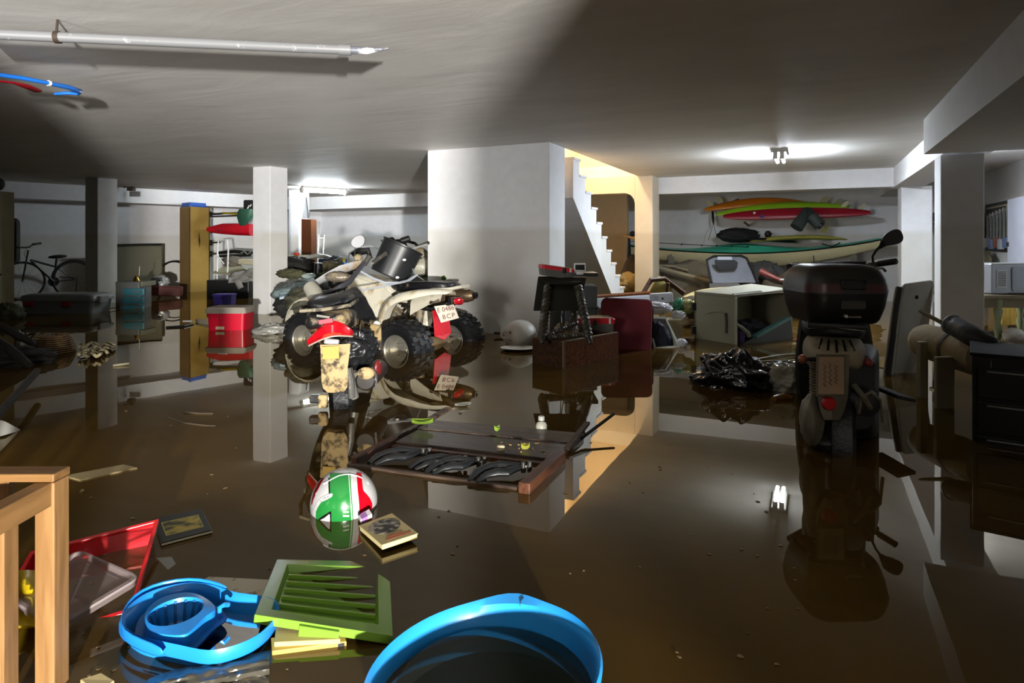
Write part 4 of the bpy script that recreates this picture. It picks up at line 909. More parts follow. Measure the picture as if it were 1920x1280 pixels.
    part(t, 'indicator', MB().ell(P(709, 690, 3.9), (.018, .035, .05), 14, 10), mat('indicator_dull', '6a1f20', .35, mud=.3), smooth=True)
    part(t, 'foot_rest', MB().box(P(592, 747, 3.85), (.07, .05, .05), rot=Euler((0, 0, YAW))), MUDB, bevel=.01)
    part(t, 'side_stand', MB().box(P(606, 752, 3.83), (.055, .04, .08), rot=Euler((0, 0, YAW))), MUDP, bevel=.01)
    # floor, leg shield, steering
    lp('floorboard', MB().box((0, .75, .30), (.34, .5, .07)), MUDB, bevel=.02)
    lp('leg_shield', MB().grid(lambda u, v: V(((u - .5) * (.36 - .14 * v), 1.02 + .12 * v - .25 * (u - .5) ** 2 * 2, .28 + .46 * v)), 10, 8), MUDB, smooth=True, solid=.02)
    lp('front_fender', MB().loft([[V((-.08, 1.3 + .28 * math.cos(a), .23 + .28 * math.sin(a))), V((0, 1.3 + .3 * math.cos(a), .23 + .3 * math.sin(a))), V((.08, 1.3 + .28 * math.cos(a), .23 + .28 * math.sin(a)))] for a in [R_(20 + 16 * i) for i in range(9)]], ring_closed=False, caps=False), MUDB, smooth=True, solid=.006)
    lp('fork', MB().cyl((0, 1.3, .24), (0, 1.1, .85), .03, n=10), DIRTM, smooth=True)
    # steered cowl, long silver blade from lower left to upper right
    cw = []
    for i in range(9):
        f = i / 8; px = 578 + 100 * f; py = 540 - 46 * f - 6 * math.sin(math.pi * f); Z = 4.55 + .35 * f
        hh = (9 + 13 * math.sin(math.pi * (.1 + .75 * f))) / 1200 * Z * .5
        cw.append(rrect(P(px, py, Z), FW, (UP + RT * .4).normalized(), .06, hh, min(hh, .05) * .8, 3))
    part(t, 'handlebar_cowl', MB().loft(cw), SILV, smooth=True)
    part(t, 'cowl_trim', MB().tube([P(590, 556, 4.5), P(625, 545, 4.55), P(655, 528, 4.62), P(668, 512, 4.7), P(684, 492, 4.8)], [.014, .02, .022, .018, .014], 8), mat('trim_dark', '35343a', .4), smooth=True)
    part(t, 'gauge_cluster', MB().blob(P(632, 519, 4.58), (.10, .05, .035), .3, 4, 24, 14, 8), mat('gauge', '8a8070', .3, .5, mud=.5), smooth=True)
    part(t, 'grip', MB().cyl(P(683, 496, 4.85), P(693, 480, 4.88), .02, n=12), GRIP, smooth=True)
    part(t, 'lever_block', MB().blob(P(672, 484, 4.85), (.035, .035, .03), .3, 3, 12, 8, 6), DIRTM)
    part(t, 'mirror_stem', MB().tube([P(668, 486, 4.85), P(664, 478, 4.85), P(667, 466, 4.84)], .006, 6), BLK, smooth=True)
    mc = P(672, 453, 4.83); mu = (RT * .8 + UP * .6).normalized(); mv = (UP * .8 - RT * .6).normalized()
    def ml(k, d): return [mc + mu * (math.cos(a) * .058 * k * (1 + .12 * math.sin(a))) + mv * (math.sin(a) * .046 * k) - FW * d for a in [R_(15 * i) for i in range(24)]]
    part(t, 'mirror', MB().loft([ml(.6, -.03), ml(1, -.005), ml(1, .006), ml(.92, .006)]), BLK, smooth=True)
    part(t, 'mirror_glass', MB().add(ml(.92, .0065), [tuple(range(24))]), mat('mirror_grey', 'b6b7ba', .12, .35))
    # black apron hung over the seat and a glove
    def apron(u, v):
        tl, tr, br, bl_ = P(612, 560, 4.25), P(668, 540, 4.5), P(705, 600, 4.25), P(604, 592, 4.05)
        p = tl.lerp(tr, u).lerp(bl_.lerp(br, u), v)
        return p + UP * (.05 * math.sin(math.pi * v) + .022 * noise.noise(V((u * 4, v * 4, 3)))) - FW * .05 * math.sin(math.pi * v)
    part(t, 'leg_cover', MB().grid(apron, 26, 20), mat('apron_black', '151518', .33, var=.3, bump=.6, bscale=12, mud=.04), smooth=True, solid=.02)
    part(t, 'lock', MB().lathe(P(660, 566, 4.18), -FW, [(.001, .006), (.018, .006), (.022, 0)], 16), CHROME, smooth=True)
    return t
scooter()
def glove():
    base = P(592, 552, 4.35); t = thing('glove', 'limp dark grey glove hanging from the scooter handlebar', 'glove', base - UP * .2)
    GL = mat('glove_grey', '4c4a42', .8, bump=.4, mud=.15, mudcol='7a7460')
    part(t, 'cuff', MB().tube([P(582, 538, 4.4), P(590, 550, 4.35), P(594, 562, 4.3)], [.05, .055, .045], 12), mat('cuff_grey', '8a887c', .8), smooth=True)
    part(t, 'palm', MB().tube([P(594, 558, 4.32), P(592, 572, 4.28), P(588, 584, 4.26)], [.045, .05, .042], 12, flat=.6), GL, smooth=True)
    for i, (px, py, l) in enumerate(((577, 592, 1), (585, 598, 1), (594, 600, 1), (602, 597, 1), (606, 574, 1))):
        part(t, 'finger', MB().tube([P(586 + 4 * i if i < 4 else 598, 578 if i < 4 else 562, 4.26), P(581 + 6 * i if i < 4 else 603, 588 if i < 4 else 568, 4.24), P(px, py, 4.23)], [.016, .015, .011], 8), GL, smooth=True)
glove()

# ------------------------------------------------------------------ dark scooter with top box (right)
def scooter2():
    Zr = 3.25
    t = thing('motor_scooter', 'dark scooter with a big top box standing by the beige deck box', 'scooter', C(1.64, 3.25, FLOOR_Z), (0, 0, R_(1)))
    M = ROOT[t.name]; ax = M.to_3x3() @ V((1, 0, 0)); X = V((1, 0, 0))
    def lp(name, mb, m, **k): return part(t, name, mb, m, local=True, **k)
    wheel(t, M @ V((0.02, 0.03, .27)), ax, .28, .12, .17, mat('alloy_dark', '4a4a48', .45, .6, mud=.2))
    wheel(t, M @ V((.02, 1.25, .27)), ax, .28, .10, .17, MATS['alloy_dark'])
    DKM = mat('dusty_black', '1b1b1a', .5, mud=.1, mudcol='4b4438', mudscale=8)
    OLIVE = mat('muddy_olive', '5c5645', .6, mud=.3, mudcol='7d7159')
    # tail hump and body
    hump = MB().loft([rrect((.0, y, z), X, UP, hw, hh, min(hw, hh) * .85, 5) for y, z, hw, hh in ((-.20, .68, .07, .025), (-.14, .69, .12, .055), (.0, .69, .145, .085), (.25, .67, .15, .11), (.5, .60, .15, .12))])
    lp('tail_cowl', hump, mat('cowl_beige', '8b8169', .6, mud=.25, mudcol='5d543f', mudscale=7), smooth=True, sub=1)
    for k, x in enumerate((-.09, -.045, .0, .045, .09)):
        lp('vent_slot', MB().box((x * .8, -.13 + abs(x) * .3, .742), (.012, .1, .02), rot=Euler((R_(25), R_(20 - 10 * k), 0))), BLK, bevel=.003)
    lp('seat', MB().loft([rrect((0, y, z), X, UP, hw, hh, hh * .8, 4) for y, z, hw, hh in ((-.02, .80, .13, .04), (.15, .81, .16, .06), (.45, .80, .15, .06), (.7, .80, .10, .05))]), SEAT, smooth=True, sub=1)
    lp('rack', MB().tube([(-.12, .12, .80), (-.12, -.12, .835), (.12, -.12, .835), (.12, .12, .80)], .012, 8), CHROME, smooth=True)
    lp('rack_plate', MB().box((0, -.02, .845), (.26, .26, .02)), BLK, bevel=.006)
    # plate
    pl = [P(1536, 669, 2.97), P(1583, 669, 2.97), P(1583, 739, 2.93), P(1534, 739, 2.93)]
    part(t, 'plate_frame', MB().prism([p + FW * .004 for p in [P(1533, 666, 2.97), P(1586, 666, 2.97), P(1586, 744, 2.93), P(1531, 744, 2.93)]], FW * .01), mat('frame_olive', '4d4632', .5), bevel=.004)
    part(t, 'number_plate', MB().prism(pl, FW * .004), mat('plate_tan', '8e7558', .6, mud=.1), bevel=.004)
    for k, (px, py0, py1) in enumerate(((1546, 684, 724), (1556, 680, 722), (1567, 684, 720))):
        part(t, 'plate_mark', MB().tube([P(px + (3 if i % 2 else -2), py0 + (py1 - py0) * i / 9, 2.966 - .04 * ((py0 + (py1 - py0) * i / 9) - 669) / 70) for i in range(10)], .0016, 4), mat('plate_mark_dark', '54432f', .7))
    # rear fender tongue with round lamp
    part(t, 'rear_fender', MB().loft([[P(a, y, Z), P((a + b) / 2, y, Z - .025), P(b, y, Z), P(b, y, Z + .05), P(a, y, Z + .05)] for a, b, y, Z in ((1530, 1592, 664, 3.06), (1530, 1592, 700, 3.02), (1533, 1590, 745, 2.99), (1538, 1583, 770, 2.97), (1545, 1575, 787, 2.97))]), OLIVE, smooth=True)
    part(t, 'tail_reflector', MB().lathe(P(1556, 757, 2.945), -FW, [(.001, .008), (.026, .007), (.031, 0), (.031, -.02)], 20), mat('reflector_red', 'a4141a', .3), smooth=True)
    for px, py, m, nm in ((1505, 673, mat('amber', '8d4a26', .4, mud=.2), 'amber'), (1628, 679, mat('dull_red', '7a2a28', .4, mud=.15), 'red')):
        part(t, 'indicator', MB().ell(P(px, py, 3.1), (.022, .03, .022), 14, 10), m, smooth=True, label=nm + ' indicator lamp')
    part(t, 'indicator_stem', MB().cyl(P(1505, 674, 3.12), P(1535, 672, 3.1), .009, n=8), DKM, smooth=True)
    part(t, 'indicator_stem', MB().cyl(P(1590, 679, 3.1), P(1628, 679, 3.12), .009, n=8), CHROME, smooth=True)
    # shock spring left, engine cover left, black swing side right
    sp = [P(1528, 675 + 62 * i / 90, 3.12) + RT * .022 * math.cos(i * 2 * math.pi / 7.5) + FW * .022 * math.sin(i * 2 * math.pi / 7.5) for i in range(91)]
    part(t, 'shock_spring', MB().tube(sp, .0055, 6), DIRTM, smooth=True)
    part(t, 'shock_body', MB().cyl(P(1528, 670, 3.12), P(1526, 750, 3.12), .012, n=10), BLK, smooth=True)
    part(t, 'engine_cover', MB().blob(P(1522, 785, 3.1), (.055, .16, .12), .12, 1.6, 26, 18, 3), OLIVE, smooth=True)
    part(t, 'engine_case', MB().blob(P(1545, 815, 3.2), (.09, .16, .07), .25, 2.4, 24, 16, 9), DKM, smooth=True)
    part(t, 'muffler', MB().lathe(P(1630, 760, 3.05), (FW * .96 + UP * .1), [(.001, -.005), (.03, 0), (.062, .012), (.07, .05), (.07, .42), (.04, .5)], 24), DKM, smooth=True)
    part(t, 'muffler_cover', MB().tube([P(1610, 775, 3.06), P(1615, 745, 3.05), P(1632, 735, 3.05), P(1650, 750, 3.06), P(1655, 790, 3.1)], .008, 8), OLIVE, smooth=True)
    part(t, 'side_panel', MB().loft([rrect(P(1612, 735, Z), RT, UP, hw, hh, .06, 4) for Z, hw, hh in ((3.12, .075, .18), (3.3, .10, .25), (3.7, .11, .25), (3.85, .08, .2))]), DKM, smooth=True)
    part(t, 'hugger', MB().tube([P(1600, 720, 3.05), P(1620, 745, 3.02), P(1632, 765, 3.05)], .013, 8), OLIVE, smooth=True)
    part(t, 'foot_board', MB().box(P(1668, 735, 3.45), (.10, .3, .02), rot=Euler((0, R_(12), YAW))), DKM, bevel=.005)
    # leg shield, steering
    lp('leg_shield', MB().grid(lambda u, v: V((.04 + (u - .5) * (.34 + .10 * math.sin(math.pi * v)), 1.0 - .35 * (u - .5) ** 2 + .1 * v, .05 + .82 * v)), 12, 10), DKM, smooth=True, solid=.03)
    lp('front_fender', MB().ell((.02, 1.25, .40), (.09, .26, .16), 18, 12), DKM, smooth=True)
    lp('floor_pan', MB().box((.02, .72, .18), (.36, .55, .06)), DKM, bevel=.02)
    hbp = [P(1478, 500, 4.0), P(1520, 500, 4.15), P(1590, 500, 4.3), P(1624, 499, 4.2), P(1642, 495, 4.12), P(1682, 490, 4.0)]
    part(t, 'handlebar', MB().tube(hbp, .013, 8), DKM, smooth=True)
    part(t, 'headset_cowl', MB().tube([P(1540, 505, 4.25), P(1590, 508, 4.28), P(1628, 500, 4.2)], [.05, .07, .04], 12), DKM, smooth=True)
    part(t, 'grip', MB().cyl(P(1648, 494.5, 4.1), P(1680, 489.5, 4.0), .02, n=12), BLK, smooth=True)
    part(t, 'grip', MB().cyl(P(1515, 500, 4.14), P(1480, 500, 4.0), .02, n=12), BLK, smooth=True)
    part(t, 'switch_box', MB().box(P(1638, 499, 4.13), (.055, .05, .055), rot=Euler((0, 0, YAW))), OLIVE, bevel=.01)
    part(t, 'brake_lever', MB().tube([P(1645, 503, 4.05), P(1655, 503, 3.98), P(1660, 508, 3.95)], [.008, .007, .008], 8), BLK, smooth=True)
    part(t, 'mirror_stem', MB().tube([P(1637, 494, 4.12), P(1636, 480, 4.1), P(1642, 470, 4.08), P(1652, 460, 4.06)], .008, 8), BLK, smooth=True)
    mc = P(1673, 446, 4.03); mu = (RT * .93 + UP * .36).normalized(); mv = mu.cross(FW) * -1
    def ml(k, d):
        out = []
        for i in range(28):
            a = 2 * math.pi * i / 28; q = 1.0 - .45 * max(0, math.cos(a - R_(195))) ** 2 * .4
            sx = math.copysign(abs(math.cos(a)) ** .8, math.cos(a)); sy = math.copysign(abs(math.sin(a)) ** .8, math.sin(a))
            out.append(mc + mu * (sx * .066 * k) + mv * (sy * .045 * k * (1 + .18 * sx)) - FW * d)
        return out
    part(t, 'mirror', MB().loft([ml(.6, -.035), ml(1, -.008), ml(1, .006), ml(.93, .006)]), BLK, smooth=True)
    part(t, 'mirror_neck', MB().loft([rrect(P(1650, 464, 4.05), RT, UP, .010, .008, .006, 2), rrect(P(1657, 456, 4.05), RT, UP, .022, .02, .012, 2), rrect(P(1666, 449, 4.045), RT, UP, .04, .035, .015, 2)]), BLK, smooth=True)
    part(t, 'mirror_glass', MB().add(ml(.93, .0065), [tuple(range(28))]), mat('mirror_dark', '4d4a47', .1, .5))
    # top box
    tb = C(1.67, 3.33, 0); TBB = mat('topbox_black', '121213', .38, var=.15, mud=.06, mudcol='2b2926'); TBL = mat('topbox_lid', '2c2a28', .42, var=.2)
    zz_ = lambda py: EYE - (py - HOR) / FPX * 3.2
    def tr(py, hw, hd, r): return rrect(tb + UP * zz_(py), RT, FW, hw, hd, r, 6)
    bx = part(t, 'box_base', MB().loft([tr(606, .165, .15, .06), tr(600, .178, .165, .07), tr(575, .196, .19, .08), tr(556, .203, .20, .085), tr(549, .205, .203, .085)]), TBB, smooth=True)
    ld_ = part(t, 'box_lid', MB().loft([tr(549, .206, .204, .085), tr(540, .204, .202, .085), tr(522, .198, .196, .085), tr(508, .180, .18, .08), tr(500, .155, .155, .07), tr(496.5, .125, .12, .06), tr(496, .05, .05, .03)]), TBL, smooth=True)
    def sub(o, name, mb, m, **k): c_ = part(t, name, mb, m, **k); c_.parent = o; return c_
    fz = 3.33 - .2035
    REDB = mat('band_dull_red', '4b2322', .3, coat=.3)
    for s in (-1, 1):
        a = [rrect(tb + UP * zz_(y), RT, FW, hw + .002, hd + .002, .085, 6) for y, hw, hd in ((546, .206, .204), (531, .201, .199))]
        mb = MB(); cols = [k for k in range(28)]
        sel = []
        for ring in a: sel.append([p for p in ring if (p - tb).dot(FW) < -.05 and (p - tb).dot(RT) * s > .045] )
        n_ = min(len(x) for x in sel)
        inn = [tb + RT * s * .05 - FW * hd2 + UP * zz_(y) for y, hd2 in ((546, .206), (531, .201))]
        rows_ = []
        for r_, q in zip(sel, inn):
            r_ = sorted(r_[:n_], key=lambda p: abs((p - tb).dot(RT)) - (p - tb).dot(FW) * -0.0 + (p - tb).dot(FW)); rows_.append([q] + r_)
        sub(ld_, 'reflector_band', MB().loft(rows_, ring_closed=False, caps=False), REDB, smooth=True, solid=.002)
    hc = tb - FW * .203 + UP * zz_(532)
    sub(ld_, 'handle', MB().loft([rrect(hc - FW * d, RT, UP, .062 * k, .024 * k, .012, 4) for d, k in ((-.01, 1), (.006, 1), (.012, .9), (.004, .8))]), BLK, smooth=True)
    sub(bx, 'maker_plate', MB().loft([rrect(tb - FW * (.196 + d) + UP * zz_(569), RT, UP, .06, .02, .006, 3) for d in (0, .005)]), mat('plate_grey', '34322f', .4))
    lk = tb - FW * .190 + UP * zz_(590)
    sub(bx, 'lock', MB().lathe(lk - RT * .035, -FW, [(.001, .012), (.008, .012), (.012, .004), (.012, 0)], 14), CHROME, smooth=True)
    sub(bx, 'latch', MB().loft([rrect(lk + RT * .01 - UP * .004 - FW * d, RT, UP, .03, .004, .002, 2) for d in (0, .006)]), DIRTM)
scooter2()
# ================================================================== MIDDLE GROUND
# white buoy
bo = P(975, 628, 6.35)
t = thing('buoy', 'white round mooring buoy floating against the block', 'buoy', bo - UP * .16)
BUO = mat('buoy_white', 'd2cfc4', .4, var=.05, mud=.08, mudcol='a89f88')
bax = (RT * -.85 + UP * .1 - FW * .5).normalized()
part(t, 'body', MB().lathe(bo, bax, [(.001, -.16), (.06, -.155), (.115, -.12), (.145, -.06), (.152, 0), (.145, .055), (.118, .11), (.07, .145), (.04, .155), (.001, .158)], 32), BUO, smooth=True)
e_ = bo + bax * .178; eu = UP; ev = bax
part(t, 'eye', MB().tube([e_ + (UP * math.cos(a) + bax * math.sin(a)) * .036 for a in [R_(30 * i) for i in range(12)]], .012, 8, closed=True), BUO, smooth=True)
for a in (20, -25):
    part(t, 'dimple', MB().ell(bo + (bax * math.cos(R_(38)) + (-FW * .8 + UP * math.sin(R_(a))).normalized() * math.sin(R_(38))) * .146, (.014, .014, .014), 10, 6), mat('dimple_dark', '8a8676', .6), smooth=True)
single('plate', 'white plastic plate floating in front of the buoy', 'plate', MB().loft([[W(972, 651, h) + RT * math.cos(a) * r + FW * math.sin(a) * r * .8 for a in [R_(18 * i) for i in range(20)]] for h, r in ((.004, .10), (.02, .17), (.026, .17), (.014, .10))]), BUO, smooth=True)
leaf(835, 521, .0, .06, .03, 0, 'green leaf stuck on the white block', mat('leaf_fresh', '4f6f24', .5))
_lf = bpy.data.objects['leaf.005'] if 'leaf.005' in bpy.data.objects else None
for o in bpy.data.objects:
    if o.get('label') == 'green leaf stuck on the white block':
        pw = P(835, 521, 7.33); o.location = (pw.x, 6.304, pw.z); o.rotation_euler = (R_(90), R_(20), 0)

# wooden chest
DKW = wood('chest_wood', '331a0b', '7a421c', .6, axis=0, spec=.12); DKWY = wood('chest_side', '1d130c', '3f2917', .65, axis=1, spec=.12)
c0, cl, cr_ = C(.41, 5.08), C(.169, 5.33), C(.938, 5.63)
a_, b_ = (cl - c0), (cr_ - c0); an, bn = a_.normalized(), b_.normalized()
t = thing('wooden_chest', 'open dark wooden chest standing in the water in front of the stairs', 'chest', (cl + cr_) / 2 + UP * FLOOR_Z)
zt = .208
part(t, 'front_board', MB().prism([c0 + UP * FLOOR_Z, cr_ + UP * FLOOR_Z, cr_ + UP * zt, c0 + UP * zt], an * .02), DKW, bevel=.003)
part(t, 'end_board', MB().prism([c0 + an * .02 + UP * FLOOR_Z, cl + UP * FLOOR_Z, cl + UP * zt, c0 + an * .02 + UP * zt], bn * .02), DKWY, bevel=.003)
part(t, 'end_board', MB().prism([cr_ - bn * .02 + an * .02 + UP * FLOOR_Z, cr_ - bn * .02 + a_ + UP * FLOOR_Z, cr_ - bn * .02 + a_ + UP * zt, cr_ - bn * .02 + an * .02 + UP * zt], bn * .02), DKWY, bevel=.003)
part(t, 'back_board', MB().prism([cl + bn * .02 + UP * FLOOR_Z, cl + b_ - bn * .02 + UP * FLOOR_Z, cl + b_ - bn * .02 + UP * zt, cl + bn * .02 + UP * zt], -an * .02), DKW, bevel=.003)
part(t, 'inner_tray', MB().prism([c0 + an * .02 + bn * .02 + UP * .12, c0 + an * .02 + b_ - bn * .02 + UP * .12, cl - an * .02 + b_ - bn * .02 + UP * .12, cl - an * .02 + bn * .02 + UP * .12], UP * .01), DKWY)
part(t, 'corner_post', MB().prism([c0 - bn * .004 - an * .004 + UP * FLOOR_Z, c0 + bn * .02 - an * .004 + UP * FLOOR_Z, c0 + bn * .02 + an * .01 + UP * FLOOR_Z, c0 - bn * .004 + an * .01 + UP * FLOOR_Z], UP * (zt - FLOOR_Z)), wood('post_wood', '3c3226', '5d4f3b', .5, axis=2), bevel=.002)
part(t, 'rim_strip', MB().prism([c0 + UP * zt, cr_ + UP * zt, cr_ + an * .03 + UP * zt, c0 + an * .03 + UP * zt], UP * .008), mat('rim_worn', '5d5442', .6, mud=.2), bevel=.002)
# small table with twisted legs tipped over on the chest
TW = mat('twist_wood', '2b2519', .45, var=.3)
t = thing('side_table', 'small black table with rope twist legs tipped over on the chest', 'table', P(1045, 600, 5.3) - UP * .1)
tp = [P(1009, 520, 5.62), P(1100, 520, 5.62), P(1086, 583, 5.36), P(1000, 583, 5.36)]
part(t, 'top', MB().prism(tp, FW * .025 + UP * .01), mat('table_black', '15140f', .4, var=.3), bevel=.004)
part(t, 'apron', MB().prism([tp[0].lerp(tp[2], .12), tp[1].lerp(tp[3], .12), tp[1].lerp(tp[3], .2), tp[0].lerp(tp[2], .2)], -FW * .05), mat('table_black', '15140f', .4), bevel=.003)
def twist(p, q, r, turns):
    d = (q - p); u = d.normalized().orthogonal().normalized(); v = d.normalized().cross(u); n = int(turns * 10); mb = MB()
    for ph in (0, math.pi):
        mb.tube([p.lerp(q, i / n) + (u * math.cos(ph + 2 * math.pi * turns * i / n) + v * math.sin(ph + 2 * math.pi * turns * i / n)) * r * .55 for i in range(n + 1)], r * .62, 6)
    return mb
LG = [(P(1027, 537, 5.52), P(1017, 632, 5.12)), (P(1084, 537, 5.5), P(1104, 632, 5.12)), (P(1074, 560, 5.55), P(1077, 610, 5.5))]
for p, q in LG: part(t, 'leg', twist(p, q, .034, 7 if (p - q).length > .3 else 4), TW, smooth=True)
for p, q in LG[:2]:
    d = (q - p).normalized(); part(t, 'foot', MB().lathe(q, d, [(.02, -.01), (.026, .01), (.022, .05), (.012, .065)], 12), TW, smooth=True)
part(t, 'stretcher', twist(P(1022, 633, 5.15), P(1100, 627, 5.15), .022, 7), TW, smooth=True)
part(t, 'stretcher', twist(P(1030, 628, 5.15), P(1077, 605, 5.48), .02, 6), TW, smooth=True)
# tool boxes with red lids
TBG = mat('toolbox_grey', '55554f', .5, mud=.2); TBR = mat('toolbox_red', 'c01527', .4, var=.08)
def toolbox(name, label, x0, x1, ytop, ylid, ybot, Z, dep, roll, yaw, xs=.0):
    c = P((x0 + x1) / 2, (ytop + ybot) / 2, Z); s = Z / FPX
    t = thing(name, label, 'toolbox', c - UP * (ybot - ytop) / 2 * s, (0, R_(roll), YAW + R_(yaw)))
    wd, hl, hb_ = (x1 - x0) * s, (ylid - ytop) * s, (ybot - ylid) * s
    X, Y, Zu = V((1, 0, 0)), V((0, 1, 0)), UP
    o = V((0, 0, 0))
    part(t, 'body', MB().loft([rrect((0, dep / 2, h), X, Y, wd / 2 * k, dep / 2 * k, .02, 3) for h, k in ((0, .88), (hb_, .96))]), TBG, local=True)
    part(t, 'lid', MB().loft([rrect((0, dep / 2, hb_ + h), X, Y, wd / 2 * k, dep / 2 * k, .02, 3) for h, k in ((0, 1), (hl * .8, 1), (hl, .95))]), TBR, local=True)
    part(t, 'lid_top', MB().loft([rrect((0, dep / 2, hb_ + hl + h), X, Y, wd / 2 * .9, dep / 2 * .9, .02, 3) for h in (0, .004)]), mat('lid_silt', '9a8a70', .8), local=True)
    part(t, 'latch', MB().box((.0 + xs * wd, -.006, hb_ + hl * .2), (.03, .014, .045)), BLK, local=True, bevel=.003)
    part(t, 'tape', MB().box((wd * .36, -.003, hb_ + hl * .5), (.016, .01, hl * 1.02)), WHITEP, local=True)
toolbox('toolbox', 'grey toolbox with a red lid balanced on the tipped small table', 1014, 1077, 500, 507, 520, 5.6, .22, 8, 8, .15)
toolbox('toolbox', 'grey toolbox with a red lid standing behind the wooden chest', 1076, 1155, 597, 607, 668, 5.85, .24, 0, 6)
# scale display and the dark grey box behind it
c = P(1087, 501, 6.6)
t = thing('scale_display', 'small white digital display unit standing on a dark bin', 'display', c - UP * .06)
part(t, 'case', MB().box(c, (.12, .03, .085), rot=Euler((R_(-8), 0, YAW))), WHITEP, bevel=.006)
part(t, 'screen', MB().box(c - FW * .017, (.095, .004, .055), rot=Euler((R_(-8), 0, YAW))), mat('screen_dark', '1c231f', .2), bevel=.001)
part(t, 'foot', MB().box(c - UP * .06, (.07, .05, .03), rot=Euler((0, 0, YAW))), WHITEP, bevel=.004)
c = P(1086, 560, 6.8)
t = thing('dark_bin', 'dark grey plastic bin between the block and the stairs', 'bin', c - UP * .55)
part(t, 'body', MB().box(P(1086, 560, 6.9) - UP * .16, (.34, .4, .62), YAW), mat('bin_grey', '3a3f40', .45), bevel=.01)
part(t, 'lid', MB().box(P(1086, 513, 6.9), (.36, .42, .04), YAW), mat('bin_lid', '2c3031', .4), bevel=.01)
# green crate
c = P(1098, 585, 6.4)
t = thing('plastic_crate', 'dark green plastic crate behind the maroon suitcase', 'crate', c - UP * .15)
CG = mat('crate_green', '33403a', .5)
part(t, 'tub', MB().loft([rrect(c + UP * h, RT, FW, .115 * k, .09 * k, .02, 3) for h, k in ((-.45, .9), (.055, 1), (.055, .93), (-.18, .84))]), CG)
part(t, 'rim', MB().tube(rrect(c + UP * .055, RT, FW, .118, .093, .02, 3), .008, 6, closed=True), CG, smooth=True)
for s in (-.5, .15): part(t, 'rib', MB().box(c + RT * .115 * s - FW * .093, (.01, .01, .2), YAW), CG)
# small machine parts behind the chest
single('pump', 'small muddy pump with hoses behind the wooden chest', 'pump', MB().blob(P(1062, 618, 5.5), (.10, .08, .06), .35, 3, 28, 18, 11), DIRTM)
single('cable', 'two thin black cables hanging below the tipped small table', 'cable', MB().tube([P(1050, 560, 5.3), P(1051, 590, 5.3), P(1052, 622, 5.3)], .004, 6).tube([P(1051, 575, 5.3), P(1054, 595, 5.32), P(1058, 612, 5.34)], .004, 6), BLK, smooth=True)

# maroon suitcase
MAR = mat('maroon_fabric', '6d1a28', .75, var=.12, bump=.25, bscale=120)
c = P(1174, 607, 6.05); tilt = Euler((R_(-8), R_(2), YAW + R_(-8))); m3 = tilt.to_matrix()
t = thing('suitcase', 'maroon fabric suitcase standing upright in the water', 'suitcase', c - UP * .35)
sx, sz, sy = m3 @ V((1, 0, 0)), m3 @ V((0, 0, 1)), m3 @ V((0, 1, 0))
part(t, 'body', MB().loft([rrect(c + sy * d - sz * .1, sx, sz, .235 * k, .335 * k, .05, 5) for d, k in ((0, .97), (.012, 1), (.15, 1), (.165, .97))]), MAR, smooth=True)
part(t, 'back_shell', MB().loft([rrect(c + sy * d - sz * .12 + sx * .03, sx, sz, .235 * k, .315 * k, .05, 5) for d, k in ((.172, 1), (.23, 1), (.24, .97))]), mat('maroon_dark', '3d1018', .7), smooth=True)
part(t, 'piping', MB().tube(rrect(c + sy * .006 - sz * .1, sx, sz, .236, .336, .05, 5), .0045, 6, closed=True), mat('piping_pink', '7d3a42', .5), smooth=True)
part(t, 'zip', MB().tube(rrect(c + sy * .168 - sz * .1, sx, sz, .237, .337, .05, 5), .005, 6, closed=True), BLK, smooth=True)
# white laundry tray with dark clothes
c = P(1243, 626, 6.2)
t = thing('laundry_tray', 'white plastic tray standing on edge beside the maroon suitcase', 'tray', c - UP * .2)
q = [P(1216, 598, 6.35), P(1247, 599, 6.35), P(1272, 652, 6.15), P(1228, 655, 6.1)]
nq = (q[1] - q[0]).cross(q[3] - q[0]).normalized()
if nq.dot(FW) < 0: nq = -nq
fq = lambda a, b, d=0: q[0].lerp(q[1], a).lerp(q[3].lerp(q[2], a), b) + nq * d
rq = lambda k, d: [fq(k, k, d), fq(1 - k, k, d), fq(1 - k, 1 - k, d), fq(k, 1 - k, d)]
m_ = MB().loft([rq(-.06, .0), rq(-.06, -.02), rq(.03, -.02), rq(.08, .08)], caps=False); m_.add(rq(.08, .08), [(0, 1, 2, 3)])
part(t, 'shell', m_, mat('tray_white', 'bfc2b8', .4), solid=.008, bevel=.01)
single('clothes', 'bundle of dark blue wet clothes in the white tray', 'clothes', MB().blob(fq(.36, .62, .01), (.10, .07, .16), .3, 2.3, 36, 26, 21, rot=Euler((0, R_(-25), YAW))), mat('cloth_navy', '1b2030', .85, var=.4, bump=.4), smooth=True)
# long white panel, white device, bags, crate behind
WP = mat('styro_white', 'c9ccd2', .6, var=.08)
single('foam_board', 'long white foam board lying over the junk behind the suitcase', 'board', MB().prism([P(1106, 560, 6.9), P(1222, 552, 7.3), P(1222, 570, 7.3), P(1110, 580, 6.9)], FW * .25 - UP * .02), WP, bevel=.01)
single('plank', 'thin dark plank lying on the white foam board', 'board', MB().prism([P(1110, 556, 6.95), P(1222, 548, 7.3), P(1222, 552, 7.3), P(1110, 559, 6.95)], FW * .2), DKW)
c = P(1240, 558, 7.0)
t = thing('router_box', 'white electronic device with a dark button on the junk pile', 'device', c - UP * .06)
part(t, 'case', MB().box(c, (.24, .1, .105), rot=Euler((0, R_(-4), YAW + R_(-6)))), mat('device_white', 'c6c8cc', .4), bevel=.012)
part(t, 'button', MB().lathe(c - FW * .053 + RT * 0 - UP * .005, -FW, [(.001, .004), (.012, .004), (.012, 0)], 12), BLK)
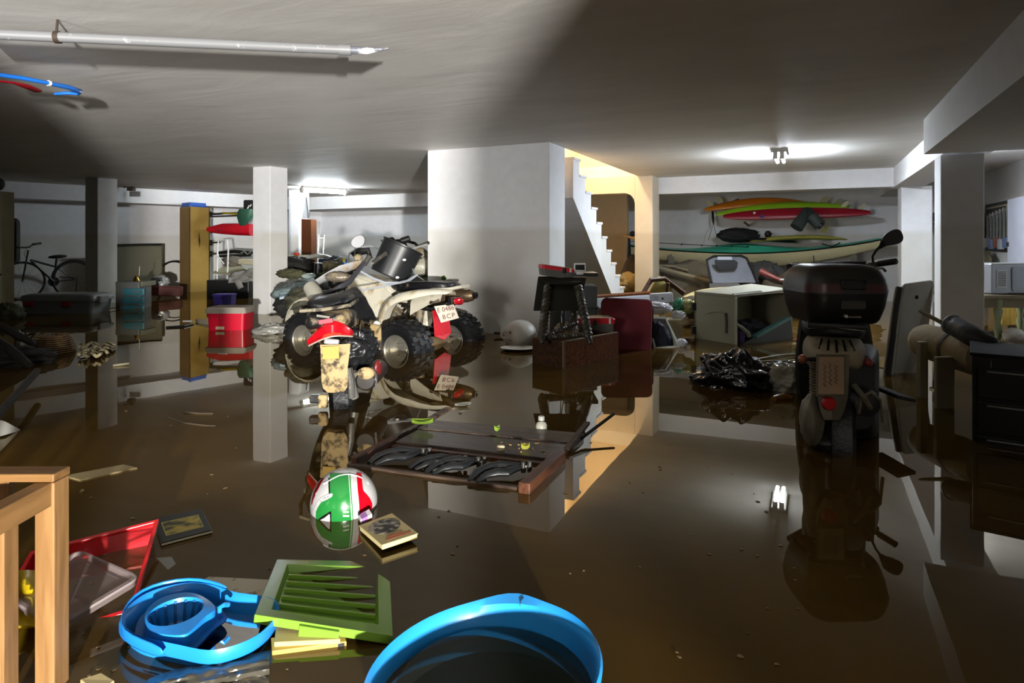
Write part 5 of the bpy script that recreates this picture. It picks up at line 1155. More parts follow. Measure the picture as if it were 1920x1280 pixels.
part(t, 'display', MB().box(c - RT * .07 - FW * .052, (.05, .006, .05), rot=Euler((0, R_(-4), YAW + R_(-6)))), mat('device_grey', 'a4a8ac', .4))
FILM = mat('film_clear', 'c9cdd0', .12, var=.2, alpha=.55, coat=.5, bump=.4, bscale=9)
FILMW = mat('film_white', 'c5c6cf', .3, var=.15, bump=.6, bscale=14)
single('plastic_bag', 'white plastic bag lying under the white device', 'bag', MB().blob(P(1228, 577, 6.75), (.17, .12, .06), .35, 2.6, 40, 26, 31), FILMW, smooth=True)
single('plastic_bag', 'green and clear plastic bag beside the beige deck box', 'bag', MB().blob(P(1272, 575, 6.9), (.06, .07, .09), .4, 2.5, 34, 24, 32), mat('film_green', '2e8a68', .15, var=.3, coat=.5, alpha=.8, bump=.6, bscale=16), smooth=True)
single('plastic_bag', 'yellowish clear bag tucked against the beige deck box', 'bag', MB().blob(P(1289, 574, 6.9), (.08, .08, .07), .4, 2.7, 34, 24, 33), mat('film_yellow', 'a6a368', .18, var=.3, coat=.5, alpha=.85, bump=.6, bscale=16), smooth=True)
single('plastic_bag', 'small crumpled clear bag over the wooden fan box', 'bag', MB().blob(P(1272, 592, 6.6), (.07, .06, .05), .45, 3, 34, 24, 34), FILM, smooth=True)
single('plastic_bag', 'pale bag scrap in the water beside the white tray', 'bag', MB().blob(P(1277, 645, 6.2), (.055, .06, .05), .4, 3, 30, 20, 35), FILMW, smooth=True)
c = P(1240, 612, 6.6)
t = thing('slotted_box', 'beige slotted wooden box behind the white tray', 'box', c - UP * .3)
part(t, 'body', MB().box(c - UP * .1, (.36, .22, .36), YAW + R_(6)), mat('ply', '9a8f6c', .7), bevel=.004)
for k in range(2): part(t, 'slot', MB().box(P(1236, 594 + 4 * k, 6.49), (.16, .01, .012), YAW), BLK)
# chair frame with a yellow cushion
BRN = wood('chair_brown', '3c2a20', '5d4433', .45, axis=0)
t = thing('armchair_frame', 'brown wooden armchair frame tipped over behind the junk', 'chair', P(1240, 560, 7.6) - UP * .3)
for off in (0, .05):
    pth = [P(1200 + off * 80, 556, 7.5 + off), P(1219 + off * 80, 523 + off * 60, 7.6 + off), P(1246, 521 + off * 60, 7.7 + off), P(1284 - off * 60, 549 + off * 60, 7.8 + off)]
    part(t, 'arm_frame', MB().tube(pth, .02, 4), BRN)
part(t, 'cross_bar', MB().cyl(P(1253, 530, 7.7), P(1250, 552, 7.75), .025, n=4), BRN)
single('cushion', 'yellow seat cushion leaning inside the brown chair frame', 'cushion', MB().ell(P(1240, 540, 7.85), (.11, .05, .12), 20, 14, Euler((0, R_(30), YAW)), lambda d: 1 / max(abs(d.x), abs(d.z), .72)), mat('cushion_yellow', '9a8c4a', .85, var=.2), smooth=True)
# beige deck box lying on its side with stuff inside
def deckbox():
    DB = mat('deckbox_beige', '83816e', .6, var=.08, mud=.1, mudcol='5c5640'); DBI = mat('deckbox_inside', '77745f', .7)
    A = C(2.19, 6.3); u = C(-.27, .44) ; u = V(u).normalized(); L1 = .52; v = V((u.y, -u.x, 0)); L2 = .92
    t = thing('deck_box', 'beige plastic deck box lying on its side with an open front', 'box', A + UP * FLOOR_Z)
    z1, z0 = .46, -.12
    def wallp(name, p, q, r_, s_, th, m=DB): return part(t, name, MB().prism([p, q, r_, s_], th), m, bevel=.006)
    wallp('end_panel', A + UP * z0, A + u * L1 + UP * z0, A + u * L1 + UP * z1, A + UP * z1, v * .03)
    wallp('top_panel', A + UP * z1, A + u * L1 + UP * z1, A + u * L1 + v * L2 + UP * (z1 + .05), A + v * L2 + UP * (z1 + .02), UP * .03)
    wallp('back_panel', A + u * L1 + UP * z0, A + u * L1 + v * L2 + UP * z0, A + u * L1 + v * L2 + UP * (z1 + .05), A + u * L1 + UP * z1, -u * .03, DBI)
    wallp('far_end', A + v * L2 + UP * z0, A + u * L1 + v * L2 + UP * z0, A + u * L1 + v * L2 + UP * z1, A + v * L2 + UP * z1, -v * .03, DBI)
    wallp('bottom_panel', A + UP * z0, A + u * L1 + UP * z0, A + u * L1 + v * L2 + UP * z0, A + v * L2 + UP * z0, -UP * .02, DBI)
    part(t, 'door_edge', MB().prism([A - v * .0 + UP * z0, A + v * .03 + UP * z0, A + v * .03 + UP * z1, A + UP * z1], -u * .012), mat('edge_light', 'a09d88', .6), bevel=.003)
    # raised handle recess on the end panel
    e = lambda a, z: A + u * (L1 * a) + UP * z - v * .008
    part(t, 'handle_rib', MB().tube([e(.68, .27), e(.5, .30), e(.28, .31), e(.2, .29)], .008, 6), DB, smooth=True)
    part(t, 'handle', MB().tube([e(.19, .30), e(.17, .2), e(.18, .1)], .014, 8), mat('handle_dark', '3b392f', .5), smooth=True)
    for z in (.08, .33): part(t, 'hinge', MB().box(A + u * L1 + UP * z - v * .004, (.05, .05, .08), YAW), BLK, bevel=.004)
    part(t, 'roof_ridge', MB().tube([A + u * .02 + UP * (z1 + .03), A + u * .02 + v * L2 * .45 + UP * (z1 + .045), A + u * .02 + v * L2 * .5 + UP * (z1 + .028), A + u * .02 + v * L2 + UP * (z1 + .055)], .012, 6), mat('edge_light', 'a09d88', .6), smooth=True)
    single('clothes', 'pile of dark clothes inside the open deck box', 'clothes', MB().blob(A + u * .24 + v * .5 + UP * .02, (.3, .13, .17), .3, 2, 44, 30, 41, rot=Euler((0, 0, math.atan2(v.y, v.x)))), mat('cloth_black', '14161a', .9, var=.4, bump=.4), smooth=True)
    single('towel', 'purple striped towel at the mouth of the deck box', 'towel', MB().blob(A + u * .06 + v * .13 + UP * .06, (.06, .05, .09), .3, 3, 30, 20, 42), mat('cloth_purple', '3c2b55', .85, var=.5, scale=30), smooth=True)
    single('pipe_elbow', 'beige bent plastic tube sticking out of the deck box', 'pipe', MB().tube([A + u * .03 + v * .04 + UP * .2, A + u * .02 + v * .14 + UP * .15, A - u * .0 + v * .2 + UP * .1, A + v * .22 + UP * .06], .02, 8), mat('tube_beige', '7c7762', .5), smooth=True)
    p, q = A - u * .02 + v * .08 + UP * .0, A - u * .04 + v * .80 + UP * .22
    t = thing('folding_board', 'dark board with a teal edge leaning out of the deck box', 'board', p - UP * .1)
    part(t, 'panel', MB().prism([p, q, q - UP * .3 + v * .05, p + v * .25 - UP * .2], -u * .02), mat('board_dark', '1a201f', .6))
    part(t, 'edge_strip', MB().para((p + q) / 2 + (q - p) * .12, (q - p) * .36, u * .03, (UP - v * .3) * .014), mat('teal_edge', '3f6b68', .45), bevel=.003)
deckbox()
# surf boards lying on the junk
def board(name, label, nose, tail, wide, thick, up, m, sidev, cat='surfboard', rocker=.04, group=None, n=24, railmat=None):
    nose, tail, up, sidev = V(nose), V(tail), V(up).normalized(), V(sidev).normalized()
    rings = []
    for i in range(n + 1):
        f = i / n; wf = max(.03, math.sin(math.pi * min(1, max(0, .02 + .96 * f))) ** .55) ; wf *= (1 - .18 * (f - .5))
        c_ = nose.lerp(tail, f) + up * (rocker * ((2 * f - 1) ** 2))
        rings.append([c_ + sidev * math.cos(a) * wide / 2 * wf + up * math.sin(a) * thick / 2 * min(1, wf * 1.3) for a in [2 * math.pi * k / 14 for k in range(14)]])
    t = thing(name, label, cat, (nose + tail) / 2 - up * thick, group=group)
    part(t, 'deck', MB().loft(rings), m, smooth=True)
    return t, rings
FOAMY = mat('foam_yellow', 'a59a63', .5, var=.08); FOAMC = mat('foam_cream', 'b4a676', .45, var=.08)
t, _ = board('surfboard', 'cream surfboard lying behind the beige deck box', P(1282, 545, 8.2), P(1470, 545, 8.6), .55, .10, UP, FOAMC, FW, rocker=-.09)
t, _ = board('surfboard', 'second yellowish surfboard under the cream one', P(1296, 556, 7.6), P(1440, 552, 7.9), .5, .09, UP, FOAMY, FW, rocker=-.09)
# silver board bag
t = thing('board_bag', 'silver board bag with black edging leaning at the kayak wall', 'bag', P(1370, 530, 9.6))
bgq = [(1327, 486), (1338, 481), (1388, 480), (1397, 484), (1410, 510), (1418, 530), (1336, 530), (1331, 505)]
part(t, 'panel', MB().prism([P(x, y, 9.8 - (y - 480) * .006) for x, y in bgq], FW * .08), mat('silver_fabric', '686b72', .45, var=.2, bump=.5, bscale=9), bevel=.01)
part(t, 'pocket', MB().prism([P(x, y, 9.55) for x, y in ((1341, 487), (1378, 487), (1384, 492), (1382, 502), (1376, 505), (1350, 507), (1344, 500))], FW * .03), mat('pocket_dark', '121315', .7), bevel=.006)
part(t, 'edging', MB().tube([P(x, y, 9.78 - (y - 480) * .006) for x, y in ((1334, 530), (1328, 505), (1325, 487), (1338, 480), (1390, 479), (1400, 484), (1414, 510), (1422, 530))], .018, 6), BLK, smooth=True)
part(t, 'grip_tab', MB().prism([P(x, y, 9.6) for x, y in ((1345, 481), (1372, 481), (1373, 487), (1346, 488))], FW * .01), mat('tab_light', 'a2a5ac', .5))

# black rubbish bag, clear bag
BBAG = mat('bin_bag_black', '0b0c10', .14, var=.5, coat=.6, bump=.5, bscale=5)
single('rubbish_bag', 'shiny black rubbish bag floating in front of the deck box', 'bag', MB().blob(C(1.55, 4.5, .05), (.25, .17, .18), .45, 1.25, 90, 60, 51), BBAG, smooth=True)
single('rubbish_bag', 'small black bag knot behind the large rubbish bag', 'bag', MB().blob(C(1.95, 4.78, .04), (.07, .06, .06), .5, 2.5, 34, 24, 52), BBAG, smooth=True)
single('plastic_bag', 'clear crumpled plastic bag between rubbish bag and dark scooter', 'bag', MB().blob(P(1478, 712, 4.35), (.14, .11, .11), .4, 1.6, 70, 48, 53), mat('film_murky', 'b4b2a0', .2, var=.25, coat=.4, alpha=.8, bump=.4, bscale=7), smooth=True)
single('bottle', 'orange tinted bottle lying in the water by the clear bag', 'bottle', MB().tube([W(1450, 748, .01), W(1470, 744, .012), W(1486, 746, .01)], [.02, .028, .012], 10), mat('orange_plastic', '8a5a22', .35), smooth=True)
single('tent_pole', 'thin pale pole floating behind the rubbish bag', 'pole', MB().tube([W(1420, 673, .01), W(1460, 666, .012), W(1512, 661, .01)], .007, 6), mat('pole_pale', '8a8468', .5), smooth=True)
single('rod', 'pale straight rod floating below the tent pole', 'pole', MB().tube([W(1428, 677, .006), W(1512, 675, .006)], .006, 6), mat('pole_pale', '8a8468', .5), smooth=True)
single('cap', 'small teal cap floating behind the rubbish bag', 'cap', MB().ell(C(2.03, 4.85, .08), (.035, .03, .025), 14, 10), mat('cap_teal', '2d6a70', .5), smooth=True)
single('flower', 'small violet scrap of film floating beside the scooter', 'scrap', MB().blob(P(1512, 656, 4.6), (.04, .04, .03), .5, 3, 20, 14, 55), mat('violet_film', '3f3a80', .3), smooth=True)

# ------------------------------------------------------------------ kayak wall
KAYG = mat('kayak_green', '3aa588', .3, var=.06, coat=.3); KAYC = mat('kayak_cream', 'cfc79c', .4, var=.06)
def kayak():
    Zc = lambda f: 12.27 - 1.88 * f
    px = lambda f: 1170 + (1672 - 1170) * f
    def gun(f): return 456 + 17 * math.sin(math.pi * min(1, f * 1.05)) ** .8 + 3 * (1 - f) - 10 * max(0, f - .5) ** 1.4 * 2
    t = thing('kayak', 'sea kayak with a green deck and cream hull hung on the wall', 'kayak', P(1420, 472, 11.1))
    N = 40; deck, hull, seam = [], [], []
    for i in range(N + 1):
        f = i / N; wf = max(.03, math.sin(math.pi * (.01 + .98 * f)) ** .6); Z = Zc(f)
        g_ = P(px(f), gun(f), Z); b = .28 * wf
        hh = (9 + 17 * math.sin(math.pi * (.04 + .92 * f)) ** .8) / FPX * Z
        crown = (3 + 15 * math.exp(-((f - .46) / .16) ** 2)) / FPX * Z
        deck.append([g_ - FW * 0, g_ + FW * b * .35 + UP * crown * .8, g_ + FW * b + UP * crown, g_ + FW * b * 1.65 + UP * crown * .8, g_ + FW * b * 2])
        hull.append([g_, g_ + FW * b * .12 - UP * hh * .55, g_ + FW * b * .6 - UP * hh, g_ + FW * b * 1.4 - UP * hh, g_ + FW * b * 1.9 - UP * hh * .55, g_ + FW * b * 2])
        seam.append(g_ - FW * .004)
    part(t, 'deck', MB().loft(deck, ring_closed=False, caps=False), KAYG, smooth=True, solid=.006)
    part(t, 'hull', MB().loft(hull, ring_closed=False, caps=False), KAYC, smooth=True, solid=.006)
    part(t, 'seam', MB().tube(seam, .014, 6), BLK, smooth=True)
    cp = MB(); ck = P(1458, 450, 11.15)
    part(t, 'cockpit_rim', MB().tube([ck + RT * math.cos(a) * .42 + FW * (.26 + .22 * math.sin(a)) + UP * (.0 - .03 * math.cos(a)) for a in [R_(18 * k) for k in range(20)]], .025, 6, closed=True), BLK, smooth=True)
    part(t, 'cockpit', MB().loft([[ck + RT * math.cos(a) * .42 * k + FW * (.26 + .22 * math.sin(a) * k) + UP * (.005) for a in [R_(18 * j) for j in range(20)]] for k in (1, .02)], caps=False), mat('cockpit_dark', '151412', .8))
    part(t, 'deck_line', MB().tube([P(1172, 452, 12.2), P(1278, 457.5, 11.78), P(1316, 459.5, 11.62), P(1372, 462, 11.40), P(1402, 463, 11.29)], .006, 5), BLK, smooth=True)
    for x, y in ((1278, 455.5), (1316, 457.5), (1344, 458), (1372, 459), (1402, 460)): part(t, 'deck_fitting', MB().ell(P(x, y + 2.5, 12.0 / (.9056 + .4242 * (x - 960) / 1200)), (.018, .018, .016), 8, 6), BLK)
    part(t, 'deck_strap', MB().tube([P(1541, 457, 10.85), P(1560, 462, 10.72), P(1575, 455, 10.75)], .01, 5), BLK)
kayak()
for x, Zk in ((1258, 11.95), (1601, 10.75)):
    t = thing('kayak_bracket', ('wall bracket under the %s end of the kayak' % ('stairs' if x < 1400 else 'scooter')), 'bracket', P(x, 490, Zk))
    p = P(x, 478, Zk); 
    part(t, 'arm', MB().cyl(p, V((p.x, 12.69, p.z)), .02, n=8), DIRTM)
    part(t, 'upright', MB().prism([P(x - 5, 478, Zk), P(x + 5, 478, Zk), P(x + 8, 505, Zk), P(x - 5, 505, Zk)], FW * .04), mat('bracket_wood', '6d6b5c', .7))
# boards in the rack above
ORG = mat('board_orange', 'd07a12', .4, var=.05); LIME = mat('board_lime', '8cbb20', .4, var=.05); CRIM = mat('board_crimson', '8e1226', .35, var=.08)
FINM = mat('fin_pale', 'c9c7a0', .45)
def fin(t, px, py, Z, s, m=FINM):
    q = [(0, 0), (.10, .0), (.13, .05), (.15, .10), (.12, .115), (.06, .09), (.02, .05)]
    b = P(px, py, Z); part(t, 'fin', MB().prism([b + RT * x * s + UP * z * abs(s) for x, z in q], FW * .012), m, bevel=.003)
def wallboard(label, x0, y0, x1, y1, Z0, Z1, h, m, bow):
    n = 30; rings = []
    t = thing('surfboard', label, 'surfboard', P((x0 + x1) / 2, (y0 + y1) / 2, (Z0 + Z1) / 2), group=None)
    for i in range(n + 1):
        f = i / n; Z = Z0 + (Z1 - Z0) * f; c_ = P(x0 + (x1 - x0) * f, y0 + (y1 - y0) * f - bow * math.sin(math.pi * f), Z)
        wf = max(.04, math.sin(math.pi * (.012 + .976 * f)) ** .4)
        hh = h / FPX * Z * .5 * wf
        rings.append([c_ + UP * math.cos(a) * hh + FW * math.sin(a) * .06 * wf + FW * math.cos(a) * .05 * wf for a in [2 * math.pi * k / 14 for k in range(14)]])
    part(t, 'deck', MB().loft(rings), m, smooth=True); return t
t = wallboard('orange surfboard hung highest on the kayak wall', 1321, 393, 1535, 386, 11.9, 11.09, 17, ORG, 11); fin(t, 1338, 386, 11.8, -.9); fin(t, 1357, 379, 11.8, -1.0)
fs = MB().box(P(1378, 377, 11.75), (.16, .03, .05), rot=Euler((0, R_(-22), YAW))); part(t, 'fin_block', fs, BLK, bevel=.005)
t = wallboard('lime green surfboard hung between the orange and red ones', 1343, 402, 1592, 388, 11.63, 10.72, 17, LIME, 8); fin(t, 1537, 380, 11.0, 1.0); fin(t, 1565, 383, 10.95, .9)
t = wallboard('dark red surfboard hung lowest on the kayak wall', 1356, 406, 1632, 398, 11.38, 10.41, 22, CRIM, 2); fin(t, 1577, 388, 10.6, .9); fin(t, 1610, 392, 10.55, .8)
part(t, 'leash_plug', MB().ell(P(1414.5, 399, 11.02), (.022, .012, .022), 12, 8), WHITEP, smooth=True)
part(t, 'trademark', MB().prism([P(1424, 408, 11.0), P(1429, 400, 11.0), P(1434, 408, 11.0)], FW * .004), mat('mark_violet', '3c2f6a', .5))
for x, y, Zr in ((1395, 415, 11.15), (1545, 414, 10.75)):
    p = P(x, y, Zr); part(t, 'support', MB().cyl(V((p.x, p.y - .1, p.z)), V((p.x, 12.69, p.z - .05)), .02, n=8), DIRTM)
t = thing('board_leash', 'black leash hanging from the orange surfboard tail', 'leash', P(1337, 445, 11.75))
part(t, 'cuff', MB().tube([P(1336, 397, 12.0), P(1337, 410, 11.9), P(1338, 421, 11.9)], [.02, .024, .014], 8), BLK, smooth=True)
part(t, 'cord', MB().tube([P(1337, 420, 11.7), P(1328, 450, 11.7)], .006, 5).tube([P(1338, 420, 11.7), P(1344, 446, 11.7)], .006, 5), mat('cord_grey', '6a6a66', .6))
NEO = mat('neoprene', '2f3836', .7, var=.15)
t = thing('wetsuit_leggings', 'dark green neoprene legs draped over the dark red surfboard', 'wetsuit', P(1514, 415, 10.4))
part(t, 'leg', MB().tube([P(1512, 394, 10.8), P(1503, 412, 10.6), P(1493, 427, 10.58)], [.06, .10, .105], 14, caps=True), NEO, smooth=True)
part(t, 'leg', MB().tube([P(1514, 394, 10.8), P(1524, 409, 10.55), P(1538, 423, 10.5)], [.06, .10, .10], 14), NEO, smooth=True)
part(t, 'cuff_hole', MB().lathe(P(1537, 422, 10.42), (RT * .6 - FW * .5 - UP * .6), [(.001, .04), (.06, .04), (.06, .0)], 14), BLK)
# black bag and pale board lying on the kayak
single('gear_bag', 'black gear bag lying on the green kayak deck', 'bag', MB().blob(P(1384, 441, 11.75), (.38, .2, .13), .22, 1.7, 40, 26, 61, rot=Euler((0, 0, YAW))), mat('bag_black', '17181a', .8, var=.3, bump=.4), smooth=True)
t, _ = board('surfboard', 'pale yellow surfboard lying on top of the kayak', P(1408, 447, 11.42), P(1587, 443, 10.72), .40, .08, UP, mat('board_pale', 'a9a44e', .45), FW, rocker=-.05)
fin(t, 1538, 436, 10.75, 1.0, mat('fin_yellow', 'c6c472', .45)); 
single('shoe', 'small dark boot standing behind the pale yellow surfboard', 'shoe', MB().blob(P(1440, 439, 11.5), (.06, .05, .06), .3, 2, 20, 14, 62), BLK, smooth=True)
# old grey boat and clutter below the kayak
OLDB = mat('old_boat', '56503f', .8, var=.3, mud=.3, mudcol='3a3325', mudscale=7)
t = thing('old_dinghy', 'old grey brown dinghy lying under the kayak', 'boat', P(1285, 530, 10.8) - UP * .3)
part(t, 'hull', MB().prism([P(1236, 497, 10.9), P(1288, 494, 10.7), P(1308, 487, 10.6), P(1330, 500, 10.5), P(1332, 565, 10.3), P(1238, 570, 10.6)], FW * .5), OLDB, bevel=.02)
part(t, 'gunwale', MB().tube([P(1236, 502, 10.7), P(1280, 514, 10.5), P(1332, 527, 10.3)], .035, 8), mat('gunwale', '7b735c', .7, mud=.3), smooth=True)
part(t, 'rail', MB().tube([P(1236, 497, 10.75), P(1262, 499, 10.7), P(1290, 507, 10.6)], .015, 6), DIRTM, smooth=True)
single('tarpaulin', 'dark brown tarpaulin heap in front of the rear wall', 'tarpaulin', MB().blob(P(1540, 538, 9.6), (.85, .35, .28), .3, 1.8, 60, 24, 71, rot=Euler((0, 0, YAW))), mat('tarp_brown', '3f3626', .85, var=.4, bump=.4), smooth=True)
single('duffel_bag', 'black duffel bag heap beside the silver board bag', 'bag', MB().blob(P(1428, 520, 9.9), (.35, .25, .24), .3, 1.9, 44, 26, 72), mat('duffel', '23221f', .85, var=.3, bump=.3), smooth=True)
single('oar', 'red oar shaft slanting behind the deck box', 'oar', MB().tube([P(1426, 508, 9.55), P(1455, 521, 9.4), P(1500, 537, 9.3)], [.05, .03, .022], 8), mat('oar_red', '7c3328', .5), smooth=True)
single('pole', 'white pole lying behind the dark scooter top box', 'pole', MB().cyl(P(1462, 524, 9.35), P(1520, 523, 9.3), .014, n=8), WHITEP, smooth=True)
t = thing('landing_net', 'round landing net with a dark hoop behind the top box', 'net', P(1492, 505, 9.3))
hoop = [P(1493 + 17 * math.cos(a), 504 + 11 * math.sin(a), 9.3 + .2 * math.cos(a)) for a in [R_(20 * i) for i in range(18)]]
part(t, 'hoop', MB().tube(hoop, .012, 6, closed=True), mat('hoop_dark', '3b382f', .6), smooth=True)
part(t, 'handle', MB().cyl(P(1480, 512, 9.3), P(1470, 530, 9.2), .014, n=8), mat('hoop_dark', '3b382f', .6))
single('cord', 'thin dark cord hanging from the kayak', 'cord', MB().cyl(P(1525, 472, 10.98), P(1527, 503, 10.9), .008, n=6), BLK)
# alcove: hanging wetsuit, small board tip, hat, beige bag
t = thing('hanging_coat', 'brown wet coat hanging in the alcove beside the stairs', 'coat', P(1184, 500, 11.5))
part(t, 'body', MB().loft([rrect(P(x, y, 11.45), RT, FW, hw, .09, .05, 4) for x, y, hw in ((1185, 478, .05), (1184, 490, .10), (1182, 505, .14), (1180, 516, .17))]), mat('coat_brown', '4a3c2b', .85, var=.4, bump=.4), smooth=True)
part(t, 'sleeve', MB().tube([P(1179, 446, 11.5), P(1179, 470, 11.45), P(1178, 484, 11.45)], [.025, .04, .03], 8), BLK, smooth=True)
part(t, 'hook', MB().cyl(P(1179, 447, 11.5), P(1179, 447, 11.75), .012, n=6), BLK)
single('paddle', 'black edged board tip sticking out beside the warm column', 'board', MB().prism([P(1163, 440, 10.7), P(1206, 447, 10.55), P(1206, 456, 10.55)], FW * .05), mat('board_tan', '8a6b3a', .6), bevel=.004)
single('hat', 'dark hat hanging above the board tip by the warm column', 'hat', MB().ell(P(1186, 438, 11.55), (.06, .06, .05), 16, 10), BLK, smooth=True)
single('sack', 'beige crumpled sack under the hanging coat', 'sack', MB().blob(P(1178, 530, 10.6), (.17, .14, .17), .25, 2, 34, 24, 81), mat('sack_beige', '9a8350', .85, var=.2, bump=.3), smooth=True)

single('junk_heap', 'dark brown heap of wet wood under the cream surfboard', 'heap', MB().blob(P(1360, 572, 8.1) - UP * .02, (.55, .25, .2), .3, 2, 44, 26, 140, rot=Euler((0, 0, YAW))), mat('wet_heap', '3a2f1e', .85, var=.4, bump=.4), smooth=True)
# ================================================================== LEFT SIDE
CARD = mat('cardboard_yellow', 'a0823c', .75, var=.12, bump=.1)
def cardbox():
    k = C(-6.5, 12.9); k.z = 0; zt = 1.72
    l_ = P(337, 548, 13.2); r_ = P(392, 548, 13.35); l_.z = r_.z = 0
    t = thing('cardboard_box', 'tall yellow cardboard box with a dark split standing in the water', 'box', k + UP * FLOOR_Z)
    bk = l_ + r_ - k
    m = mat('card_wet', '8d6624', .8, var=.15)
    part(t, 'front_face', MB().prism([k + UP * FLOOR_Z, r_ + UP * FLOOR_Z, r_ + UP * zt, k + UP * zt], (l_ - k) * .06), CARD)
    part(t, 'side_face', MB().prism([k + UP * FLOOR_Z, l_ + UP * FLOOR_Z, l_ + UP * zt, k + UP * zt], (r_ - k) * .06), mat('cardboard_side', '927444', .75, var=.12))
    part(t, 'rear_panel', MB().prism([l_ + UP * FLOOR_Z, bk + UP * FLOOR_Z, bk + UP * zt, l_ + UP * zt], (k - l_) * .03), CARD)
    part(t, 'far_panel', MB().prism([r_ + UP * FLOOR_Z, bk + UP * FLOOR_Z, bk + UP * zt, r_ + UP * zt], (k - r_) * .03), CARD)
    part(t, 'top_flap', MB().prism([k + UP * zt, r_ + UP * zt, bk + UP * zt, l_ + UP * zt], UP * .01), CARD)
    n = (r_ - k).cross(UP).normalized(); n = -n if n.dot(FW) > 0 else n
    sp = [P(373, 432, 13.0), P(375, 447, 13.0), P(374, 462, 13.0), P(371.5, 447, 13.0)]
    f0 = k.lerp(r_, (373 - 355) / 37.0) + n * .004
    part(t, 'split', MB().prism([V((f0.x, f0.y, z)) + (r_ - k).normalized() * dx for z, dx in ((1.22, -.01), (1.05, .022), (.9, .006), (1.05, -.022))], n * .004), mat('split_dark', '2b1c0a', .9), label='dark vertical split')
    part(t, 'edge_tape', MB().tube([k + n * .004 + UP * z for z in (FLOOR_Z, zt)], .012, 5), mat('tape_dark', '4b3818', .7))
    bl_ = thing('box_lid', 'blue plastic lid on top of the tall cardboard box', 'lid', k.lerp(bk, .5) + UP * (zt + .011))
    c_ = k.lerp(bk, .45) + UP * (zt + .011); e1, e2 = (r_ - k) * .42, (l_ - k) * .42
    part(bl_, 'panel', MB().para(c_ + UP * .045, e1, e2, UP * .045), mat('lid_blue', '2b5bb5', .5), bevel=.01)
    part(bl_, 'rim', MB().para(c_ + UP * .012, e1 * 1.06, e2 * 1.06, UP * .012), MATS['lid_blue'], bevel=.004)
cardbox()
# bicycle against the side wall
def bicycle():
    t = thing('bicycle', 'dark old bicycle leaning against the wall beside the grey storage box', 'bicycle', P(90, 560, 11.4) + UP * 0)
    FR = mat('bike_frame', '1b1c1e', .4); RUB = mat('bike_tyre', '17181a', .7); SP = mat('bike_spoke', '6a6c6e', .4, .8)
    fwd = None
    cF, cR = P(42, 527, 11.3), P(139, 524, 11.9)
    ax = (cF - cR).normalized()
    r = .33
    for nm, c_ in (('wheel', cF), ('wheel', cR)):
        ring = [c_ + ax * math.cos(a) * r + UP * math.sin(a) * r for a in [R_(10 * i) for i in range(36)]]
        ty = part(t, nm, MB().tube(ring, .02, 8, closed=True), RUB, smooth=True)
        s_ = part(t, 'spokes', MB(), SP) if False else None
        mb = MB()
        for i in range(14): mb.tube([c_, c_ + (ax * math.cos(i * .449) + UP * math.sin(i * .449)) * r], .002, 3)
        k = part(t, 'spoke', mb, SP); k.parent = ty; k['kind'] = 'stuff'
    bb = P(101, 528, 11.65); st_ = P(106, 485, 11.7); hd = P(53, 469, 11.35); hd2 = P(57, 487, 11.37)
    for nm, a, b, rr in (('down_tube', hd2, bb, .02), ('top_tube', hd2, P(104, 500, 11.68), .018), ('seat_tube', bb, st_, .017), ('chain_stay', bb, cR, .011), ('seat_stay', P(104, 500, 11.68), cR, .01), ('fork', hd, cF, .014)):
        part(t, nm, MB().cyl(a, b, rr, n=8), FR, smooth=True)
    part(t, 'saddle', MB().ell(P(108, 481, 11.7), (.15, .07, .035), 16, 10, Euler((0, R_(4), math.atan2(ax.y, ax.x)))), BLK, smooth=True)
    part(t, 'handlebar', MB().tube([P(33, 464, 11.0), P(45, 464, 11.2), P(55, 463, 11.3), P(60, 459, 11.5), P(76, 457, 11.8)], .014, 8), FR, smooth=True)
    part(t, 'grip', MB().cyl(P(62, 458, 11.5), P(76, 456, 11.8), .022, n=8), BLK, smooth=True)
    part(t, 'crank', MB().lathe(bb, ax.cross(UP), [(.001, .03), (.09, .02), (.09, .03), (.001, .04)], 18), FR)
    part(t, 'carrier', MB().tube([P(112, 519, 11.8), P(144, 521, 11.9), P(142, 548, 11.9)], .01, 6), FR)
    part(t, 'mudguard', MB().tube([cR + (ax * math.cos(a) + UP * math.sin(a)) * (r + .03) for a in [R_(10 + 12 * i) for i in range(14)]], .012, 6), FR)
    part(t, 'brake_cable', MB().tube([P(50, 465, 11.3), P(45, 475, 11.2), P(50, 485, 11.3)], .004, 4), BLK)
bicycle()
# big grey storage chest with red latches
t = thing('storage_chest', 'large grey plastic storage chest with two red latches in front of the bicycle', 'chest', P(98, 590, 8.9) - UP * .1)
o = P(98, 590, 9.0); SG = mat('storage_grey', '787f80', .5)
part(t, 'body', MB().loft([rrect(C(-6.42, 9.25, h), RT, FW, .5 * k, .24 * k, .04, 4) for h, k in ((-.15, .92), (.18, 1))]), SG)
part(t, 'lid', MB().loft([rrect(C(-6.42, 9.25, h), RT, FW, .53 * k, .26 * k, .05, 4) for h, k in ((.18, 1), (.21, 1), (.255, .95), (.275, .8))]), mat('storage_lid', '868c8c', .45))
for px in (55, 124): part(t, 'latch', MB().box(P(px, 570, 8.97), (.13, .03, .07), YAW), mat('latch_red', '96161c', .4), bevel=.01, label='red latch')
part(t, 'end_handle', MB().box(C(-5.88, 9.2, .19), (.06, .2, .1), YAW), SG, bevel=.01)
